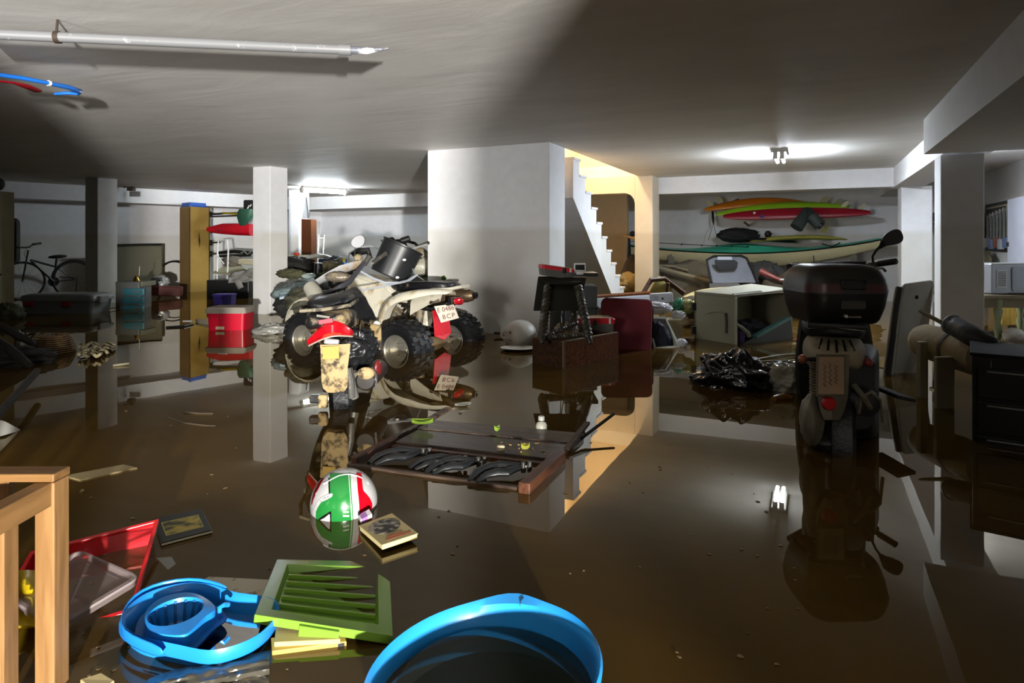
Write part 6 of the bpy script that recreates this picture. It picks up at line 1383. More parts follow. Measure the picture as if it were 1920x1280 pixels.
# dark rounded chair back by the cream wardrobe
single('chair_back', 'dark grey rounded chair back beside the cream wardrobe', 'chair', MB().loft([rrect(P(18, 452, 11.5) + FW * d, RT, UP, .13 * k, .42 * k, .11, 6) for d, k in ((0, .95), (.02, 1), (.08, 1))]), mat('chair_grey', '3d3f3c', .7), smooth=True)
t = thing('wardrobe', 'cream wardrobe edge at the border of the view', 'wardrobe', P(-30, 580, 9.6))
part(t, 'side_panel', MB().box(P(-45, 470, 9.9), (.8, .5, 1.84), YAW), mat('wardrobe_cream', '9b9874', .6), bevel=.006)
part(t, 'knob', MB().ell(P(1, 515, 9.58), (.012, .02, .012), 8, 6), BLK)
single('helmet', 'black round thing lying on top of the cream wardrobe', 'helmet', MB().ell(P(-4, 345, 9.7) , (.09, .09, .10), 16, 10), BLK, smooth=True)
single('tarpaulin', 'muddy green tarp scraps beside the grey storage chest', 'tarpaulin', MB().blob(P(8, 590, 8.4), (.22, .2, .14), .4, 2, 36, 22, 91), mat('tarp_olive', '3f4028', .8, var=.4, mud=.2, bump=.4), smooth=True)
# olive board and things in front of it
single('tabletop', 'olive brown table top leaning against the side wall', 'board', MB().prism([P(218, 459, 12.3), P(303, 458, 12.9), P(302, 530, 12.8), P(218, 530, 12.2)], FW * .04), mat('olive_board', '5b5742', .7, var=.1), bevel=.004)
single('board_edge', 'dark batten along the top of the olive table top', 'batten', MB().cyl(P(218, 459, 12.25), P(303, 458.5, 12.85), .02, n=6), BLK)
t = thing('drawer_tower', 'small blue plastic drawer tower standing behind the first column', 'drawers', P(250, 580, 9.8) - UP * .2)
DT = mat('drawer_frame', '5f6260', .5)
part(t, 'carcass', MB().box(P(251, 565, 9.9) , (.36, .34, .62), YAW), DT, bevel=.01)
for k in range(3):
    d_ = part(t, 'drawer', MB().box(P(251, 547 + 15.5 * k, 9.72), (.32, .04, .105), YAW), mat('drawer_blue', '3b7480', .3, alpha=.95), bevel=.008)
    h_ = part(t, 'handle', MB().box(P(258, 546 + 15.5 * k, 9.69), (.10, .02, .02), YAW), DT); h_.parent = d_
single('carton', 'pale flat carton lying on the blue drawer tower', 'carton', MB().box(P(255, 531, 9.95), (.42, .36, .07), YAW), mat('carton_grey', '6b6a58', .7), bevel=.004)
t = thing('oil_lamp', 'small brass lamp with a bright reflection on the carton', 'lamp', P(257, 520, 9.9))
part(t, 'body', MB().lathe(P(256, 526.5, 9.9), UP, [(.001, 0), (.05, 0), (.03, .04), (.02, .08), (.001, .09)], 12), mat('brass', 'b38b3a', .2, 1.0), smooth=True)
part(t, 'stem', MB().cyl(P(261, 517, 9.9), P(262, 499, 9.9), .006, n=6), CHROME)
single('foil_box', 'crumpled clear plastic box beside the tall cardboard box', 'box', MB().blob(P(300, 528, 11.6), (.16, .14, .12), .3, 2.4, 36, 24, 92), mat('foil', 'a9abab', .2, .4, bump=.5, bscale=20), smooth=True)
single('toolbox', 'dull red plastic crate floating beside the cardboard box', 'crate', MB().box(P(312, 545, 11.6), (.5, .3, .17), rot=Euler((0, R_(4), YAW + .3))), mat('crate_red', '5b231a', .6, var=.3), bevel=.02)
single('tyre_hoop', 'black bicycle tyre leaning behind the cardboard box', 'tyre', MB().tube([P(326, 520, 13.2) + (ld * math.cos(a) + UP * math.sin(a)) * .33 for a in [R_(12 * i) for i in range(30)]], .02, 6, closed=True), BLK, smooth=True)
# emergency light on the beam
t = thing('emergency_light', 'small dark twin head emergency light on the ceiling beam', 'lamp', P(246, 349, 12.3))
eb = P(246, 351, 12.3)
part(t, 'case', MB().box(eb + UP * .0, (.12, .1, .14), YAW), mat('lamp_brown', '4d463c', .5), bevel=.01)
for s in (-1, 1): part(t, 'lamp_head', MB().lathe(eb + RT * s * .07 + UP * .03 - FW * .04, -FW, [(.03, 0), (.05, .05), (.001, .05)], 12), BLK, smooth=True)
part(t, 'wall_plate', MB().box(eb - UP * .12 + FW * .12, (.2, .02, .1), YAW), mat('plate_pale', '8c8c8c', .5))
# rack of gear behind column two
wy = lambda px, py, Z=13.3: P(px, py, Z)
t = thing('ski_bundle', 'bundle of black and yellow skis on wall brackets', 'skis', wy(425, 400))
part(t, 'ski', MB().tube([wy(394, 401), wy(440, 399), wy(472, 400)], .035, 6, flat=.6), BLK, smooth=True)
part(t, 'ski', MB().tube([wy(396, 406, 13.2), wy(450, 404, 13.2), wy(475, 405, 13.2)], .03, 6, flat=.6), mat('ski_dark', '2a2a1c', .5), smooth=True)
part(t, 'tip', MB().tube([wy(418, 399, 13.1), wy(430, 400, 13.1), wy(447, 401, 13.1)], .045, 8, flat=.5), mat('ski_yellow', 'a89a1a', .5), smooth=True)
single('canoe', 'red canoe hull on the wall brackets', 'canoe', MB().loft([rrect(wy(x, y, 13.1), UP, FW, h, .14, min(h, .14) * .8, 4) for x, y, h in ((393, 430, .04), (405, 430, .08), (420, 429, .11), (445, 430, .12), (472, 431, .12))]), mat('canoe_red', 'b00b1f', .35), smooth=True)
single('jerry_bag', 'green dry bag hanging in front of the red canoe', 'bag', MB().loft([rrect(wy(x, y, 12.7), RT, FW, hw, hw * .6, hw * .4, 4) for x, y, hw in ((462, 392, .13), (461, 398, .15), (459, 408, .14), (456, 418, .08), (455, 423, .05))]), mat('bag_green', '1f4a36', .5, var=.2, bump=.3), smooth=True)
t = thing('duffel_bag', 'small black bag with a white mark above the green dry bag', 'bag', wy(466, 395, 12.75))
part(t, 'body', MB().loft([rrect(wy(467, 386, 12.75) + FW * d, RT, UP, .11, .12, .03, 4) for d in (0, .15)]), BLK)
part(t, 'mark', MB().tube([wy(464, 391, 12.73), wy(467, 385, 12.73), wy(469, 387, 12.73), wy(471, 383, 12.73)], .012, 5), WHITEP, smooth=True)
for y in (402, 432, 455, 476):
    t = thing('gear_bracket', {402: 'highest gear bracket on the wall post', 432: 'gear bracket under the red canoe', 455: 'empty short gear bracket below the red canoe', 476: 'lowest gear bracket holding the metal rack'}[y], 'bracket', wy(400, y, 13.4))
    part(t, 'arm', MB().cyl(wy(395, y, 13.6), wy(412, y - .5, 12.9), .018, n=6), BLK); part(t, 'foot_plate', MB().box(wy(396, y, 13.6), (.05, .03, .12), YAW), BLK)
t = thing('wire_rack', 'white bent tube rack standing on the clutter', 'rack', wy(420, 495, 12.6))
part(t, 'frame', MB().tube([wy(407, 523, 11.8), wy(408, 462, 11.85), (wy(410, 450, 11.85)), wy(425, 450, 11.85), wy(428, 470, 11.8), wy(426, 523, 11.75)], .016, 6), WHITEP, smooth=True)
part(t, 'brace', MB().tube([wy(408, 480, 11.8), wy(420, 495, 11.78)], .014, 6), WHITEP, smooth=True)
single('bike_rack', 'dark metal roof rack with chrome clips on the clutter', 'rack', MB().tube([wy(410, 474, 12.4), wy(440, 471, 12.3), wy(472, 474, 12.2)], .035, 6).tube([wy(412, 480, 12.3), wy(470, 478, 12.2)], .03, 6), BLK, smooth=True)
single('chrome_clip', 'chrome shackles on the dark roof rack', 'shackle', MB().tube([wy(452, 474, 12.1), wy(458, 471, 12.1), wy(464, 477, 12.1), wy(470, 472, 12.1)], .014, 6), CHROME, smooth=True)
single('rag', 'grey and yellow rags under the white tube rack', 'rag', MB().blob(wy(437, 490, 12.2), (.24, .15, .1), .4, 2.2, 36, 22, 94), mat('rag_mix', '6d675c', .8, var=.5, scale=6), smooth=True)
single('carton', 'flattened pale carton lying on the black cabinet', 'carton', MB().prism([wy(400, 513, 11.8), wy(428, 500, 12.1), wy(475, 502, 12.1), wy(470, 520, 11.6)], UP * .04), mat('carton_pale', '8d8a72', .7), bevel=.004)
single('foam_block', 'cream foam block behind the grey shirt', 'foam', MB().box(wy(470, 491, 11.8), (.35, .3, .10), rot=Euler((0, R_(4), YAW))), mat('foam_cream2', 'b2ac92', .7), bevel=.02)
single('paper_sheet', 'white folded sheet lying over the cream foam block', 'paper', MB().prism([wy(452, 497, 11.5), wy(476, 500, 11.5), wy(476, 514, 11.5), wy(462, 506, 11.5)], UP * .02), mat('sheet_white', 'c6cac6', .6))
def shirt(u, v):
    a, b, c_, d = wy(432, 512, 11.3), wy(476, 503, 11.3), wy(476, 528, 11.0), wy(428, 530, 11.0)
    p = a.lerp(b, u).lerp(d.lerp(c_, u), v); return p + UP * .03 * noise.noise(V((u * 4, v * 3, 2))) + FW * .08 * noise.noise(V((u * 3, v * 4, 9)))
single('shirt', 'grey shirt draped over the black cabinet behind the column', 'shirt', MB().grid(shirt, 22, 14).tube([wy(446, 528, 10.95), wy(452, 540, 10.95)], .05, 8), mat('shirt_grey', '807e78', .85, bump=.3), smooth=True, solid=.01)
single('black_cabinet', 'black cabinet behind the column holding clutter', 'cabinet', MB().box(wy(438, 545, 11.7) - UP * .1, (.75, .5, .62), YAW), BLK, bevel=.01)
t = thing('storage_tub', 'purple storage tub in front of the black cabinet', 'tub', wy(422, 575, 10.4) - UP * .1)
PUR = mat('tub_purple', '3f3488', .4)
part(t, 'shell', MB().loft([rrect(wy(421, 562, 10.5) + UP * h, RT, FW, .15 * k, .12 * k, .03, 4) for h, k in ((-.16, .9), (.08, 1))]), PUR, smooth=True)
part(t, 'rim', MB().loft([rrect(wy(421, 562, 10.5) + UP * h, RT, FW, .158, .128, .03, 4) for h in (.07, .1)]), PUR)
single('post', 'pale wall post carrying the gear brackets', 'post', MB().box(V((wy(394, 480, 13.75).x, wy(394, 480, 13.75).y, .75)), (.06, .06, 2.0), YAW), mat('post_pale', '8b8d86', .6), bevel=.004)
# red crate
t = thing('storage_box', 'red plastic box with a muddy lid floating by the column', 'box', P(434, 620, 7.3) - UP * .1)
RB = mat('crate_bright_red', 'c50d2e', .3, var=.08, coat=.3)
rb = P(434, 600, 7.45)
part(t, 'shell', MB().loft([rrect(V((rb.x, rb.y, h)), RT, FW, .21 * k, .15 * k, .03, 4) for h, k in ((-.12, .95), (.21, 1.02))]), RB, smooth=True)
part(t, 'lid', MB().loft([rrect(V((rb.x, rb.y, h)) , RT, FW, .235 * k, .17 * k, .03, 4) for h, k in ((.195, 1), (.225, 1), (.262, .92))]), mat('lid_silt_grey', '8d8579', .6, mud=.3), smooth=True)
for s in (-.4, .25): part(t, 'rib', MB().box(V((rb.x, rb.y, .06)) + RT * s * .21 - FW * .152, (.012, .012, .26), YAW), RB)
lk = V((rb.x, rb.y, 0)) - FW * .16 
part(t, 'latch', MB().box(lk - RT * .06 + UP * .03, (.10, .02, .035), YAW), mat('latch_cream', 'c3b08a', .5), bevel=.006)
single('tray', 'cream plastic tray piece floating between cardboard box and red box', 'tray', MB().prism([P(366, 602, 8.1), P(398, 602, 7.9), P(398, 613, 7.8), P(374, 613, 7.9)], UP * .03), mat('tray_cream', 'b9ae92', .5), bevel=.006)
single('plastic_scrap', 'crumpled grey plastic sheet floating in front of the column', 'sheet', MB().blob(P(508, 620, 7.1), (.2, .12, .075), .4, 1.9, 44, 26, 95, rot=Euler((0, R_(-6), YAW))), mat('grey_film', '84837c', .35, var=.25, bump=.5, bscale=12), smooth=True)
single('paint_brush', 'small white scrap stuck beside the red box', 'scrap', MB().box(W(352, 602, .03), (.12, .03, .02), YAW), WHITEP, bevel=.004)
single('stick', 'thin dark stick floating beside the tall cardboard box', 'stick', MB().tube([W(311, 613, .01), W(345, 611, .012), W(362, 607, .01)], .012, 6), BLK, smooth=True)
single('wire', 'thin dark wire stretched past the first column', 'wire', MB().tube([W(170, 581, .02), W(200, 579, .03), W(224, 576, .02)], .006, 5), BLK, smooth=True)
# basket with sticks, rope heap
t = thing('wicker_basket', 'round wicker basket floating upside down among dark sticks', 'basket', W(97, 660, 0))
WK = mat('wicker', '7a5f38', .7, var=.3, mud=.1); wb = P(97, 641, 5.9)
part(t, 'shell', MB().lathe(V((wb.x, wb.y, -.06)), UP, [(.16, 0), (.178, .06), (.165, .12), (.125, .165), (.06, .185), (.001, .19)], 28), mat('wicker_dark', '33281a', .8, var=.3), smooth=True)
wv = MB()
for i in range(9):
    h = .012 * i * 1.5; r = .18 * math.sqrt(max(.02, 1 - (h / .2) ** 2)) + .002
    wv.tube([V((wb.x, wb.y, h - .0)) + V((math.cos(a), math.sin(a), 0)) * (r + .004 * (1 if k % 2 else -1)) for k, a in enumerate([R_(9 * j) for j in range(40)])], .0055, 4, closed=True)
k = part(t, 'weave', wv, WK); k['kind'] = 'stuff'
part(t, 'bottom_disc', MB().lathe(V((wb.x, wb.y, .128)), UP, [(.001, .006), (.07, .006), (.085, -.01)], 20), mat('basket_base', '6b4632', .7), smooth=True)
BARK = mat('bark', '1d1711', .8, var=.3, bump=.4)
single('branch', 'dark branch running from the frame edge to the wicker basket', 'branch', MB().tube([P(-20, 600, 5.6), P(10, 615, 5.6), P(38, 632, 5.6), P(56, 640, 5.6), P(66, 648, 5.6)], [.03, .03, .035, .03, .02], 8), BARK, smooth=True)
single('branch', 'dark branch leaning lower down left of the wicker basket', 'branch', MB().tube([P(-20, 630, 5.4), P(15, 652, 5.3), P(35, 668, 5.2), P(55, 684, 5.1)], [.03, .035, .035, .025], 8), BARK, smooth=True)
single('driftwood', 'black waterlogged stump under the wicker basket', 'driftwood', MB().blob(C(-4.25, 5.35, .02), (.38, .25, .10), .4, 2, 40, 24, 96, rot=Euler((0, 0, YAW))), mat('stump', '0f0d0a', .8, bump=.4), smooth=True)
single('pole', 'dark pole slanting into the water from the frame edge', 'pole', MB().tube([P(-15, 790, 3.2), P(30, 740, 3.7), P(70, 695, 4.4)], .022, 8), BARK, smooth=True)
rp_ = MB()
for q in range(7):
    y0 = 645 + 3.4 * q; rp_.tube([W(152 + 5 * math.sin(q * 2.1) + (62 - q * 4) * i / 12, y0 + 3 * math.sin(i * 1.1 + q * 1.7), .02 + .025 * abs(math.sin(i * .7 + q))) for i in range(13)], .014, 6)
single('rope', 'heap of pale rope floating beside the wicker basket', 'rope', rp_, mat('rope', '9d9270', .85, var=.3), smooth=True)
single('paper_sheet', 'small white paper floating in front of the rope heap', 'paper', MB().prism([W(148, 664, .01), W(160, 661, .012), W(164, 668, .01), W(150, 671, .008)], (0, 0, .004)), mat('sheet_white', 'c6cac6', .6))
single('stick', 'thin pale stick floating in front of the first column', 'stick', MB().tube([W(212, 685, .008), W(228, 683, .012), W(242, 681, .015)], .008, 6), mat('pole_pale', '8a8468', .5), smooth=True)
single('boat_tip', 'white dinghy bow tip at the edge of the water', 'boat', MB().loft([[P(-40, 775, 3.2), P(-40, 830, 3.2), P(-40, 800, 3.5)], [P(10, 790, 3.35), P(10, 815, 3.3), P(10, 800, 3.5)], [P(38, 805, 3.42), P(38, 807, 3.42), P(37, 806, 3.46)]]), mat('boat_white', 'b4b3ab', .4), smooth=True)

# ------------------------------------------------------------------ junk behind the quad
TABG = mat('glass_top', '8ea3a0', .15, var=.1)
t = thing('work_table', 'table with a pale glass top covered in junk behind the quad bike', 'table', P(580, 560, 8.8) - UP * .2)
q = [P(548, 530, 8.4), P(615, 526, 8.5), P(640, 512, 9.6), P(588, 512, 9.6)]
part(t, 'top', MB().prism(q, -UP * .03), TABG, bevel=.006)
part(t, 'apron', MB().prism([q[0] - UP * .03, q[1] - UP * .03, q[1] - UP * .16, q[0] - UP * .16], FW * .03), mat('apron_wood', '241a10', .6))
for a, b in ((0, 1), (.96, 1), (0, 0), (.96, 0)):
    p = q[0].lerp(q[1], a).lerp(q[3].lerp(q[2], a), 1 - b); part(t, 'leg', MB().box(V((p.x, p.y, (p.z - .03 + FLOOR_Z) / 2)), (.06, .06, p.z - .03 - FLOOR_Z), YAW), BLK)
tz = q[0].z
t = thing('can', 'black cylindrical canister on the junk table', 'can', P(597, 512, 8.9))
part(t, 'body', MB().cyl(V((P(597, 512, 8.9).x, P(597, 512, 8.9).y, tz)), V((P(597, 512, 8.9).x, P(597, 512, 8.9).y, tz + .24)), .058, n=20), mat('can_black', '16181c', .35), smooth=True)
part(t, 'lid', MB().cyl(V((P(597, 512, 8.9).x, P(597, 512, 8.9).y, tz + .24)), V((P(597, 512, 8.9).x, P(597, 512, 8.9).y, tz + .25)), .045, n=20), WHITEP, smooth=True)
single('plate', 'pale oval plate lying on the junk table', 'plate', MB().ell(P(579, 517, 8.6), (.10, .05, .03), 20, 10, Euler((R_(30), 0, YAW))), mat('plate_pale2', 'a9b8b4', .3), smooth=True)
single('tree_branch', 'brown dry branches heaped on the junk table', 'branch', MB().blob(P(545, 513, 8.8), (.22, .1, .06), .5, 3, 40, 22, 101), mat('brush_brown', '4b4a30', .85, var=.5, scale=20), smooth=True)
single('hedge_clippings', 'dull green plastic foliage at the end of the junk table', 'foliage', MB().blob(P(608, 517, 8.9), (.12, .1, .05), .5, 4, 36, 20, 102), mat('foliage_dull', '4c5330', .85, var=.4), smooth=True)
single('board', 'cream wooden board lying across the junk near the column', 'board', MB().prism([P(520, 478, 10.0), P(578, 478, 10.0), P(578, 489, 10.0), P(520, 489, 10.0)], FW * .1), mat('board_cream', '989785', .6, var=.15), bevel=.006)
single('gutter_pipe', 'bent pale plastic gutter pipe lying over the junk', 'pipe', MB().tube([P(576, 482, 9.9), P(598, 479, 9.9), P(612, 481, 9.8), P(622, 485, 9.7)], .045, 10, flat=.7), mat('gutter', '8f9189', .5), smooth=True)
single('gutter_pipe', 'second short pale pipe beside the yellow bottle', 'pipe', MB().tube([P(637, 483, 9.5), P(648, 486, 9.4), P(655, 491, 9.3), P(660, 500, 9.2)], .028, 8), MATS['gutter'], smooth=True)
t = thing('spray_bottle', 'blue bottle with a yellow cap leaning on the junk', 'bottle', P(649, 499, 9.2))
part(t, 'body', MB().tube([P(645, 490, 9.1), P(650, 498, 9.1), P(656, 504, 9.0)], .05, 10), mat('bottle_blue', '1d4a86', .4), smooth=True)
part(t, 'cap', MB().cyl(P(645, 491, 9.05), P(645, 484, 9.05), .025, n=10), mat('cap_yellow', 'a39a2c', .5), smooth=True)
for i, (lab, x0, y0, x1, y1, h, col, Z) in enumerate((('dark blue jacket heap behind the blue bottle', 605, 492, 648, 492, .1, '1d2b42', 9.9), ('black tarp heap under the cream board', 520, 500, 585, 500, .15, '15120d', 9.9), ('brown sack heap in the middle of the junk', 606, 502, 660, 506, .13, '5d553c', 9.4), ('pale grey sheet heap near the column foot', 522, 548, 580, 552, .1, '6d7c7c', 7.6), ('black bag heap under the glass top table', 525, 572, 600, 575, .16, '131410', 7.4), ('dark olive cloth heap between scooter and column', 545, 560, 610, 566, .14, '3c3b2c', 7.0))):
    c_ = (P(x0, y0, Z) + P(x1, y1, Z)) / 2
    single('junk_heap', lab, 'heap', MB().blob(c_, ((x1 - x0) / FPX * Z * .6, .3, h), .32, 1.9, 44, 26, 110 + i, rot=Euler((0, 0, YAW))), mat('heap%d_cloth' % i, col, .8, var=.35, bump=.4, mud=.08), smooth=True)
single('carton', 'blue and white flat carton on the grey sheet heap', 'carton', MB().prism([P(522, 550, 7.4), P(566, 543, 7.6), P(570, 552, 7.3), P(524, 562, 7.2)], UP * .03), mat('carton_blue', '7f93a3', .5, var=.2), bevel=.003)
t = thing('wardrobe', 'brown wooden wardrobe side standing behind the second column', 'wardrobe', P(574, 470, 12.4))
part(t, 'side_panel', MB().prism([P(565, 410, 12.4), P(583, 411, 12.2), P(585, 560, 12.2), P(565, 560, 12.4)], FW * .35), wood('wardrobe_brown', '4a2712', '6d3d1e', .5, axis=2), bevel=.004)
single('door_panel', 'white shutter leaning above the brown wardrobe', 'panel', MB().prism([P(566, 367, 12.6), P(573, 369, 12.6), P(580, 409, 12.4), P(566, 409, 12.6)], FW * .04), mat('shutter_white', 'b9bcc0', .5), bevel=.003)
single('strap', 'black strap hanging beside the white shutter', 'strap', MB().prism([P(573, 369, 12.55), P(575, 369, 12.55), P(580.5, 410, 12.35), P(577, 410, 12.35)], FW * .02), BLK)
single('cardboard_sheet', 'pale cardboard sheet leaning on the rear wall beside the wardrobe', 'cardboard', MB().prism([P(585, 417, 14.2), P(600, 416, 14.2), P(592, 560, 13.2), P(585, 560, 13.2)], FW * .02), mat('card_pale', '9a9894', .7))
t = thing('towel_rail', 'slim white metal rail frame leaning on the rear wall', 'rail', P(602, 478, 12.8))
part(t, 'frame', MB().tube([P(594, 560, 12.8), P(598, 440, 13.2), P(608, 440, 13.2), P(601, 560, 12.8)], .012, 6), WHITEP, smooth=True)
part(t, 'crossbar', MB().cyl(P(598, 446, 13.15), P(607, 446, 13.15), .012, n=6), WHITEP)
for i, px in enumerate((530, 556)): single('red_reflector', ('red lamp lens on the cream board near the column', 'second red lamp lens nearer the wardrobe')[i], 'reflector', MB().ell(P(px, 476, 10.0), (.06, .04, .03), 12, 8), mat('lens_red', 'b5432f', .4), smooth=True)
# far motorbike behind the quad
t = thing('motorcycle', 'dark motorcycle hidden behind the black ribbed tub', 'motorcycle', P(770, 520, 8.6) - UP * .6)
part(t, 'body', MB().blob(P(785, 515, 8.4), (.35, .3, .3), .2, 1.6, 36, 24, 121, rot=Euler((0, 0, YAW))), mat('moto_grey', '6f6f62', .6, var=.3, mud=.3), smooth=True)
wheel(t, V((P(770, 500, 8.9).x, P(770, 500, 8.9).y, .05)), RT * .3 + FW, .3, .12, .2, DIRTM)
part(t, 'handlebar', MB().tube([P(722, 462, 8.2), P(735, 452, 8.3), P(757, 450, 8.4), P(778, 456, 8.5), P(792, 470, 8.3)], .02, 8), BLK, smooth=True)
part(t, 'grip', MB().cyl(P(753, 452, 8.3), P(768, 447, 8.3), .045, n=10), BLK, smooth=True)
part(t, 'grip', MB().cyl(P(724, 456, 8.1), P(736, 451, 8.2), .05, n=10), BLK, smooth=True)
part(t, 'gauge', MB().ell(P(752, 462, 8.2), (.09, .06, .07), 16, 10), BLK, smooth=True)
part(t, 'front_lamp', MB().ell(P(789, 478, 8.1), (.10, .08, .09), 16, 10), DIRTM, smooth=True)
part(t, 'fairing', MB().blob(P(790, 500, 8.0), (.15, .15, .12), .15, 1.6, 26, 18, 123), mat('fairing_white', 'a8a594', .4, mud=.2), smooth=True)
single('camera_tripod', 'black folded camera gear propped behind the round mirror', 'tripod', MB().tube([P(668, 473, 7.6), P(690, 470, 7.6), P(694, 485, 7.6)], [.05, .04, .03], 8).tube([P(662, 470, 7.6), P(672, 482, 7.6)], .045, 8), BLK, smooth=True)
single('hose', 'thin clear hose arching behind the round mirror', 'hose', MB().tube([P(652, 492, 7.4), P(655, 475, 7.4), P(672, 463, 7.4), P(695, 461, 7.4), P(716, 468, 7.4)], .008, 6), mat('hose_clear', 'a0a4a6', .3), smooth=True)

# ================================================================== RIGHT SIDE
GB = mat('grey_deck', 'a8a699', .6, var=.2, mud=.15, mudcol='4b4838')
gq = [P(1690, 540, 5.05), P(1700, 532, 5.05), P(1750, 525, 5.2), P(1754, 535, 5.2), P(1738, 640, 5.0), P(1728, 700, 4.95), P(1720, 790, 4.9), P(1664, 790, 4.8), P(1668, 700, 4.82), P(1684, 575, 5.0)]
t = thing('bodyboard', 'big grey padded board standing upright in the water beside the pier', 'board', sum(gq, V()) / len(gq) - UP * .5)
part(t, 'deck', MB().prism(gq, FW * .05), GB, bevel=.02)
part(t, 'edge_band', MB().tube([p + FW * .03 for p in (gq[7], gq[8], gq[9], gq[0])], .028, 8), mat('edge_dark', '2e2d28', .7), smooth=True)
part(t, 'edge_line', MB().tube([p + FW * .02 - RT * .028 for p in (gq[7], gq[8], gq[9], gq[0])], .008, 6), mat('edge_pale', '8f8c7e', .5), smooth=True)
part(t, 'plug', MB().ell(P(1719, 557, 5.04), (.012, .01, .016), 8, 6), BLK)
# rolled mat, stick, black tube
RM = mat('mat_beige', '9c8a62', .85, var=.12, bump=.2)
p0, p1_ = P(1732, 638, 4.35), P(1850, 672, 3.75)
dd = (p1_ - p0).normalized()
t = thing('rolled_mattress', 'beige rolled mattress lying over the junk beside the grey board', 'mattress', (p0 + p1_) / 2 - UP * .1)
part(t, 'roll', MB().lathe(p0, dd, [(.001, -.05), (.06, -.045), (.10, -.015), (.115, .03), (.118, .25), (.12, (p1_ - p0).length)], 24), RM, smooth=True)
part(t, 'strap', MB().lathe(p0 + dd * .33, dd, [(.119, 0), (.123, .0), (.123, .03), (.119, .03)], 24, closed=True, caps=False), mat('strap_olive', '4d4733', .8), smooth=True)
tb0, tb1 = P(1785, 608, 3.9), P(1852, 646, 3.6); td = (tb1 - tb0).normalized()
t = thing('umbrella_bag', 'black cylindrical bag lying on the beige rolled mattress', 'bag', (tb0 + tb1) / 2 - UP * .06)
part(t, 'sleeve', MB().lathe(tb0, td, [(.001, -.01), (.05, -.008), (.06, .02), (.062, .2), (.055, (tb1 - tb0).length + .02), (.03, (tb1 - tb0).length + .05)], 20), mat('sleeve_black', '111214', .6, bump=.2), smooth=True)
part(t, 'rim', MB().lathe(tb0, td, [(.056, -.012), (.063, -.004), (.063, .006), (.056, .006)], 20, closed=True, caps=False), mat('rim_pale', '6f716f', .5), smooth=True)
single('wooden_stick', 'pale wooden slat end poking out above the rolled mattress', 'slat', MB().tube([P(1725, 583, 4.2), P(1738, 590, 4.15), P(1780, 612, 4.0)], [.014, .022, .022], 8, flat=.5), mat('slat_wood', '7d7251', .7), smooth=True)
single('support_post', 'post under the rolled mattress coloured like a pale water reflection', 'post', MB().box(C(2.66, 4.15, .06), (.05, .05, .6), YAW), mat('post_grey', '8d8468', .7), bevel=.006)  # both supports lightened to imitate pale reflections in the water
single('support_post', 'wider plank coloured like a water reflection nearer the black cabinet', 'post', MB().box(C(2.62, 3.88, .06), (.11, .03, .5), YAW), mat('post_grey2', '968d70', .7), bevel=.006)
# black cabinet with drawers
def blackcab():
    A = C(2.40, 3.36, 0); t = thing('drawer_cabinet', 'glossy black cabinet with drawers standing half sunk under the lowered slab', 'cabinet', A + RT * .4 + UP * FLOOR_Z)
    GLB = mat('gloss_black', '0b0b0d', .3, var=.2, spec=.3)
    a = R_(0); u = (RT * .812 - FW * .583).normalized(); v = (RT * .583 + FW * .812).normalized(); A = C(2.33, 3.24)
    zt = .43
    part(t, 'carcass', MB().para(A + u * .36 + v * .23 + UP * ((zt + FLOOR_Z) / 2), u * .36, v * .23, UP * ((zt - FLOOR_Z) / 2)), GLB, bevel=.004)
    for k in range(3):
        z = .30 - .17 * k
        d_ = part(t, 'drawer', MB().para(A + u * .36 - v * .012 + UP * z, u * .34, v * .012, UP * .075), GLB, bevel=.004)
        h = part(t, 'handle', MB().para(A + u * .36 - v * .03 + UP * (z + .06), u * .3, v * .006, UP * .003), mat('handle_grey', '6f7072', .4)); h.parent = d_
    part(t, 'top', MB().para(A + u * .36 + v * .23 + UP * (zt + .008), u * .37, v * .24, UP * .008), mat('matt_black', '0a0a0b', .7, spec=.15), bevel=.003)
blackcab()
for i, (a, b, r, lab) in enumerate(((P(1862, 640, 3.75), P(1935, 657, 3.6), .016, 'thicker white pipe lying on the black cabinet'), (P(1872, 652, 3.6), P(1935, 668, 3.45), .010, 'thin white pipe lying below the thicker one'), (P(1868, 668, 3.42), P(1935, 670, 3.3), .014, 'short grey pipe end lying nearest on the black cabinet'))):
    single('plastic_pipe', lab, 'pipe', MB().cyl(a, b, r, n=12), mat('pipe_pale', 'a39f8e', .5), smooth=True)
single('film_scrap', 'clear torn film hanging on the front of the black cabinet', 'film', MB().tube([P(1860, 668, 3.2), P(1858, 690, 3.19), P(1866, 702, 3.19), P(1880, 708, 3.19)], [.004, .008, .01, .004], 6, flat=.3), mat('film_grey', '5f625d', .2), smooth=True)
# work bench with microwave
t = thing('work_bench', 'wooden table with turned green legs carrying the microwave', 'table', P(1885, 600, 6.2) - UP * .2)
bz = P(1885, 553, 5.95).z
TG = mat('bench_wood', '5d5136', .6, var=.2); LGm = mat('bench_leg', '6d7350', .5, mud=.2)
bc = C(4.75, 6.25, bz - .02)
part(t, 'top', MB().box(bc, (.95, .62, .035), YAW), TG, bevel=.004)
part(t, 'apron', MB().box(bc - UP * .06 - FW * .27, (.85, .02, .08), YAW), TG)
for sx in (-.2, .42):
    for sy in (-.26, .26):
        lc_ = bc + RT * sx + FW * sy; H = lc_.z - FLOOR_Z
        part(t, 'leg', MB().lathe(V((lc_.x, lc_.y, FLOOR_Z)), UP, [(.02, 0), (.03, .1), (.02, H * .45), (.034, H * .62), (.018, H * .68), (.04, H * .82), (.03, H * .86), (.035, H - .02)], 14), LGm, smooth=True)
part(t, 'stretcher', MB().box(bc - UP * .38 + RT * .1, (.62, .04, .05), YAW), TG)
t = thing('microwave', 'silver grey microwave oven on the wooden table beside the pier', 'microwave', bc + UP * .02)
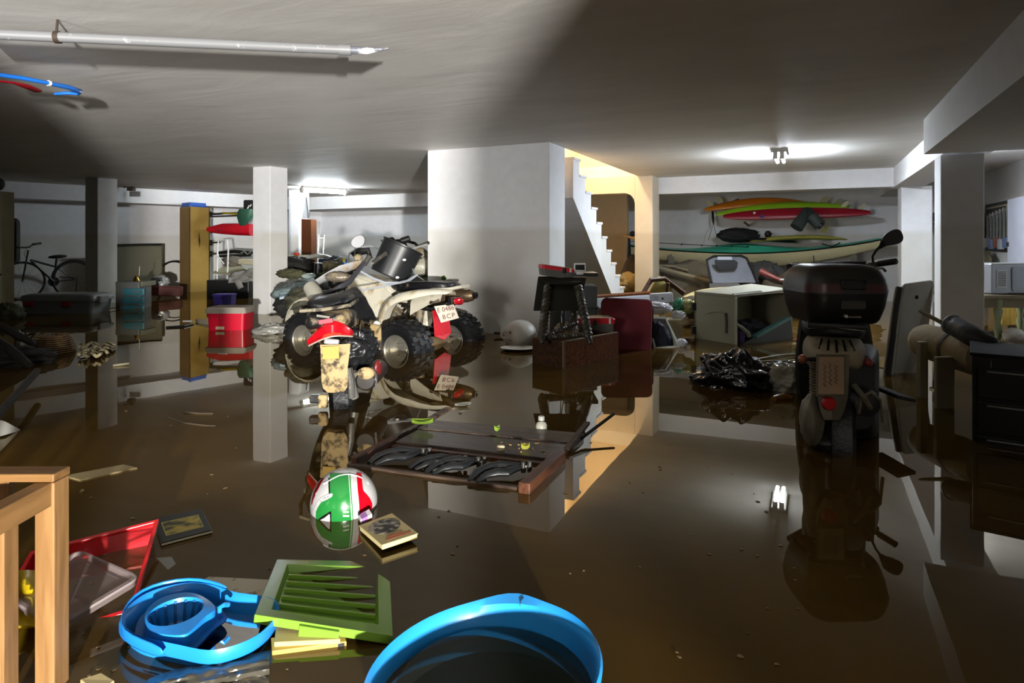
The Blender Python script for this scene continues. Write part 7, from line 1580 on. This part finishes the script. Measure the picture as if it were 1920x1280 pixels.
mw = bc + UP * (.02 + .145) - FW * .0 + RT * .10
MWG = mat('microwave_grey', '8b8f96', .35, .3)
part(t, 'case', MB().box(mw, (.62, .38, .285), YAW), MWG, bevel=.008)
part(t, 'top_edge', MB().box(mw + UP * .146 - FW * .185, (.62, .02, .01), YAW), mat('edge_bright', 'bfc2c6', .3, .5))
part(t, 'door', MB().loft([rrect(mw + RT * .08 - FW * (.19 + d), RT, UP, .20, .115, .02, 3) for d in (0, .012)]), mat('microwave_door', '767b84', .3, .3))
gr = part(t, 'vent_grille', MB().box(mw - RT * .215 - FW * .19, (.10, .012, .17), YAW), mat('grille_light', 'a3a6a8', .4))
for k in range(9):
    s_ = part(t, 'vent_slot', MB().box(mw - RT * .215 - FW * .197 + UP * (.065 - .016 * k), (.075, .004, .006), YAW), BLK); s_.parent = gr
part(t, 'power_cord', MB().tube([mw + RT * .22 - FW * .21 + UP * .05, mw + RT * .16 - FW * .215 - UP * .08, mw + RT * .02 - FW * .215 - UP * .135, mw - RT * .16 - FW * .21 - UP * .135], .005, 6), BLK, smooth=True)
# yellow cabinet behind, jug, low shelf clutter
t = thing('wooden_cabinet', 'yellow stained wooden cabinet under the microwave table', 'cabinet', P(1895, 600, 7.2) - UP * .2)
part(t, 'carcass', MB().box(P(1900, 590, 7.35) - UP * .1, (.36, .3, .62), YAW), wood('cabinet_dark', '3b2e18', '57451f', .6, axis=2), bevel=.004)
part(t, 'door', MB().box(P(1896, 586, 7.18), (.22, .02, .28), YAW), wood('cabinet_yellow', '7d6322', 'a8892f', .55, axis=2), bevel=.006)
single('jug', 'white plastic jug lying below the microwave table', 'jug', MB().blob(P(1901, 630, 5.9), (.09, .09, .075), .1, 2, 28, 20, 131), mat('jug_white', '9c998f', .5), smooth=True)
# wrench rack and white cabinet on the side wall
t = thing('tool_rack', 'dark rack of hanging chrome spanners on the side wall', 'tool rack', V((2.4, 11.1, .9)))
part(t, 'board', MB().mm((2.41, 10.35, .88), (2.449, 11.95, 1.58)), mat('rack_dark', '2b2c28', .7))
for k in range(8):
    y = 10.45 + .18 * k; zt_ = 1.47 - .012 * k
    part(t, 'spanner', MB().box((2.385, y, zt_ - .2), (.02, .035, .38), 0).lathe((2.385, y, zt_), V((1, 0, 0)), [(.012, -.012), (.04, -.012), (.04, .012), (.012, .012)], 10).box((2.385, y, zt_ - .41), (.02, .075, .05)), CHROME)
part(t, 'rail', MB().mm((2.39, 10.4, 1.5), (2.41, 11.9, 1.53)), DIRTM)
for k in range(6):
    part(t, 'hanging_tool', MB().box((2.38, 10.45 + .25 * k, .98 + .02 * (k % 2)), (.05, .13, .14), 0), mat(('tool_a', 'tool_b', 'tool_c')[k % 3], ('7a4630', '5a6a8c', '9c9fa4')[k % 3], .5))
t = thing('wall_cabinet', 'white wall cabinet at the border of the view beside the spanner rack', 'cabinet', V((2.4, 9.6, .72)))
part(t, 'body', MB().mm((2.30, 8.9, .70), (2.449, 10.26, 1.56)), mat('fridge_white', 'bfc3d2', .4), bevel=.008)
part(t, 'handle', MB().box((2.29, 10.2, .98), (.03, .03, .06)), BLK, bevel=.005)
single('hanging_jacket', 'dark jacket hanging at the far end of the spanner rack', 'jacket', MB().blob(V((2.34, 12.25, 1.2)), (.12, .28, .42), .3, 1.8, 40, 28, 132), mat('jacket_dark', '4a483e', .9, var=.4, bump=.4), smooth=True)
single('cloth', 'olive cloth hanging on the side wall below the spanner rack', 'cloth', MB().blob(V((2.33, 11.5, .55)), (.07, .4, .3), .3, 2, 36, 24, 133), mat('cloth_olive', '5c5640', .9, var=.4, bump=.4), smooth=True)
t = thing('wall_shelf', 'narrow shelf with a dark box between the two piers', 'shelf', V((1.6, 11.9, 1.2)))
part(t, 'board', MB().mm((1.45, 11.6, 1.30), (1.9, 12.68, 1.33)), TG)
part(t, 'box', MB().mm((1.5, 11.8, 1.33), (1.75, 12.2, 1.47)), BLK)
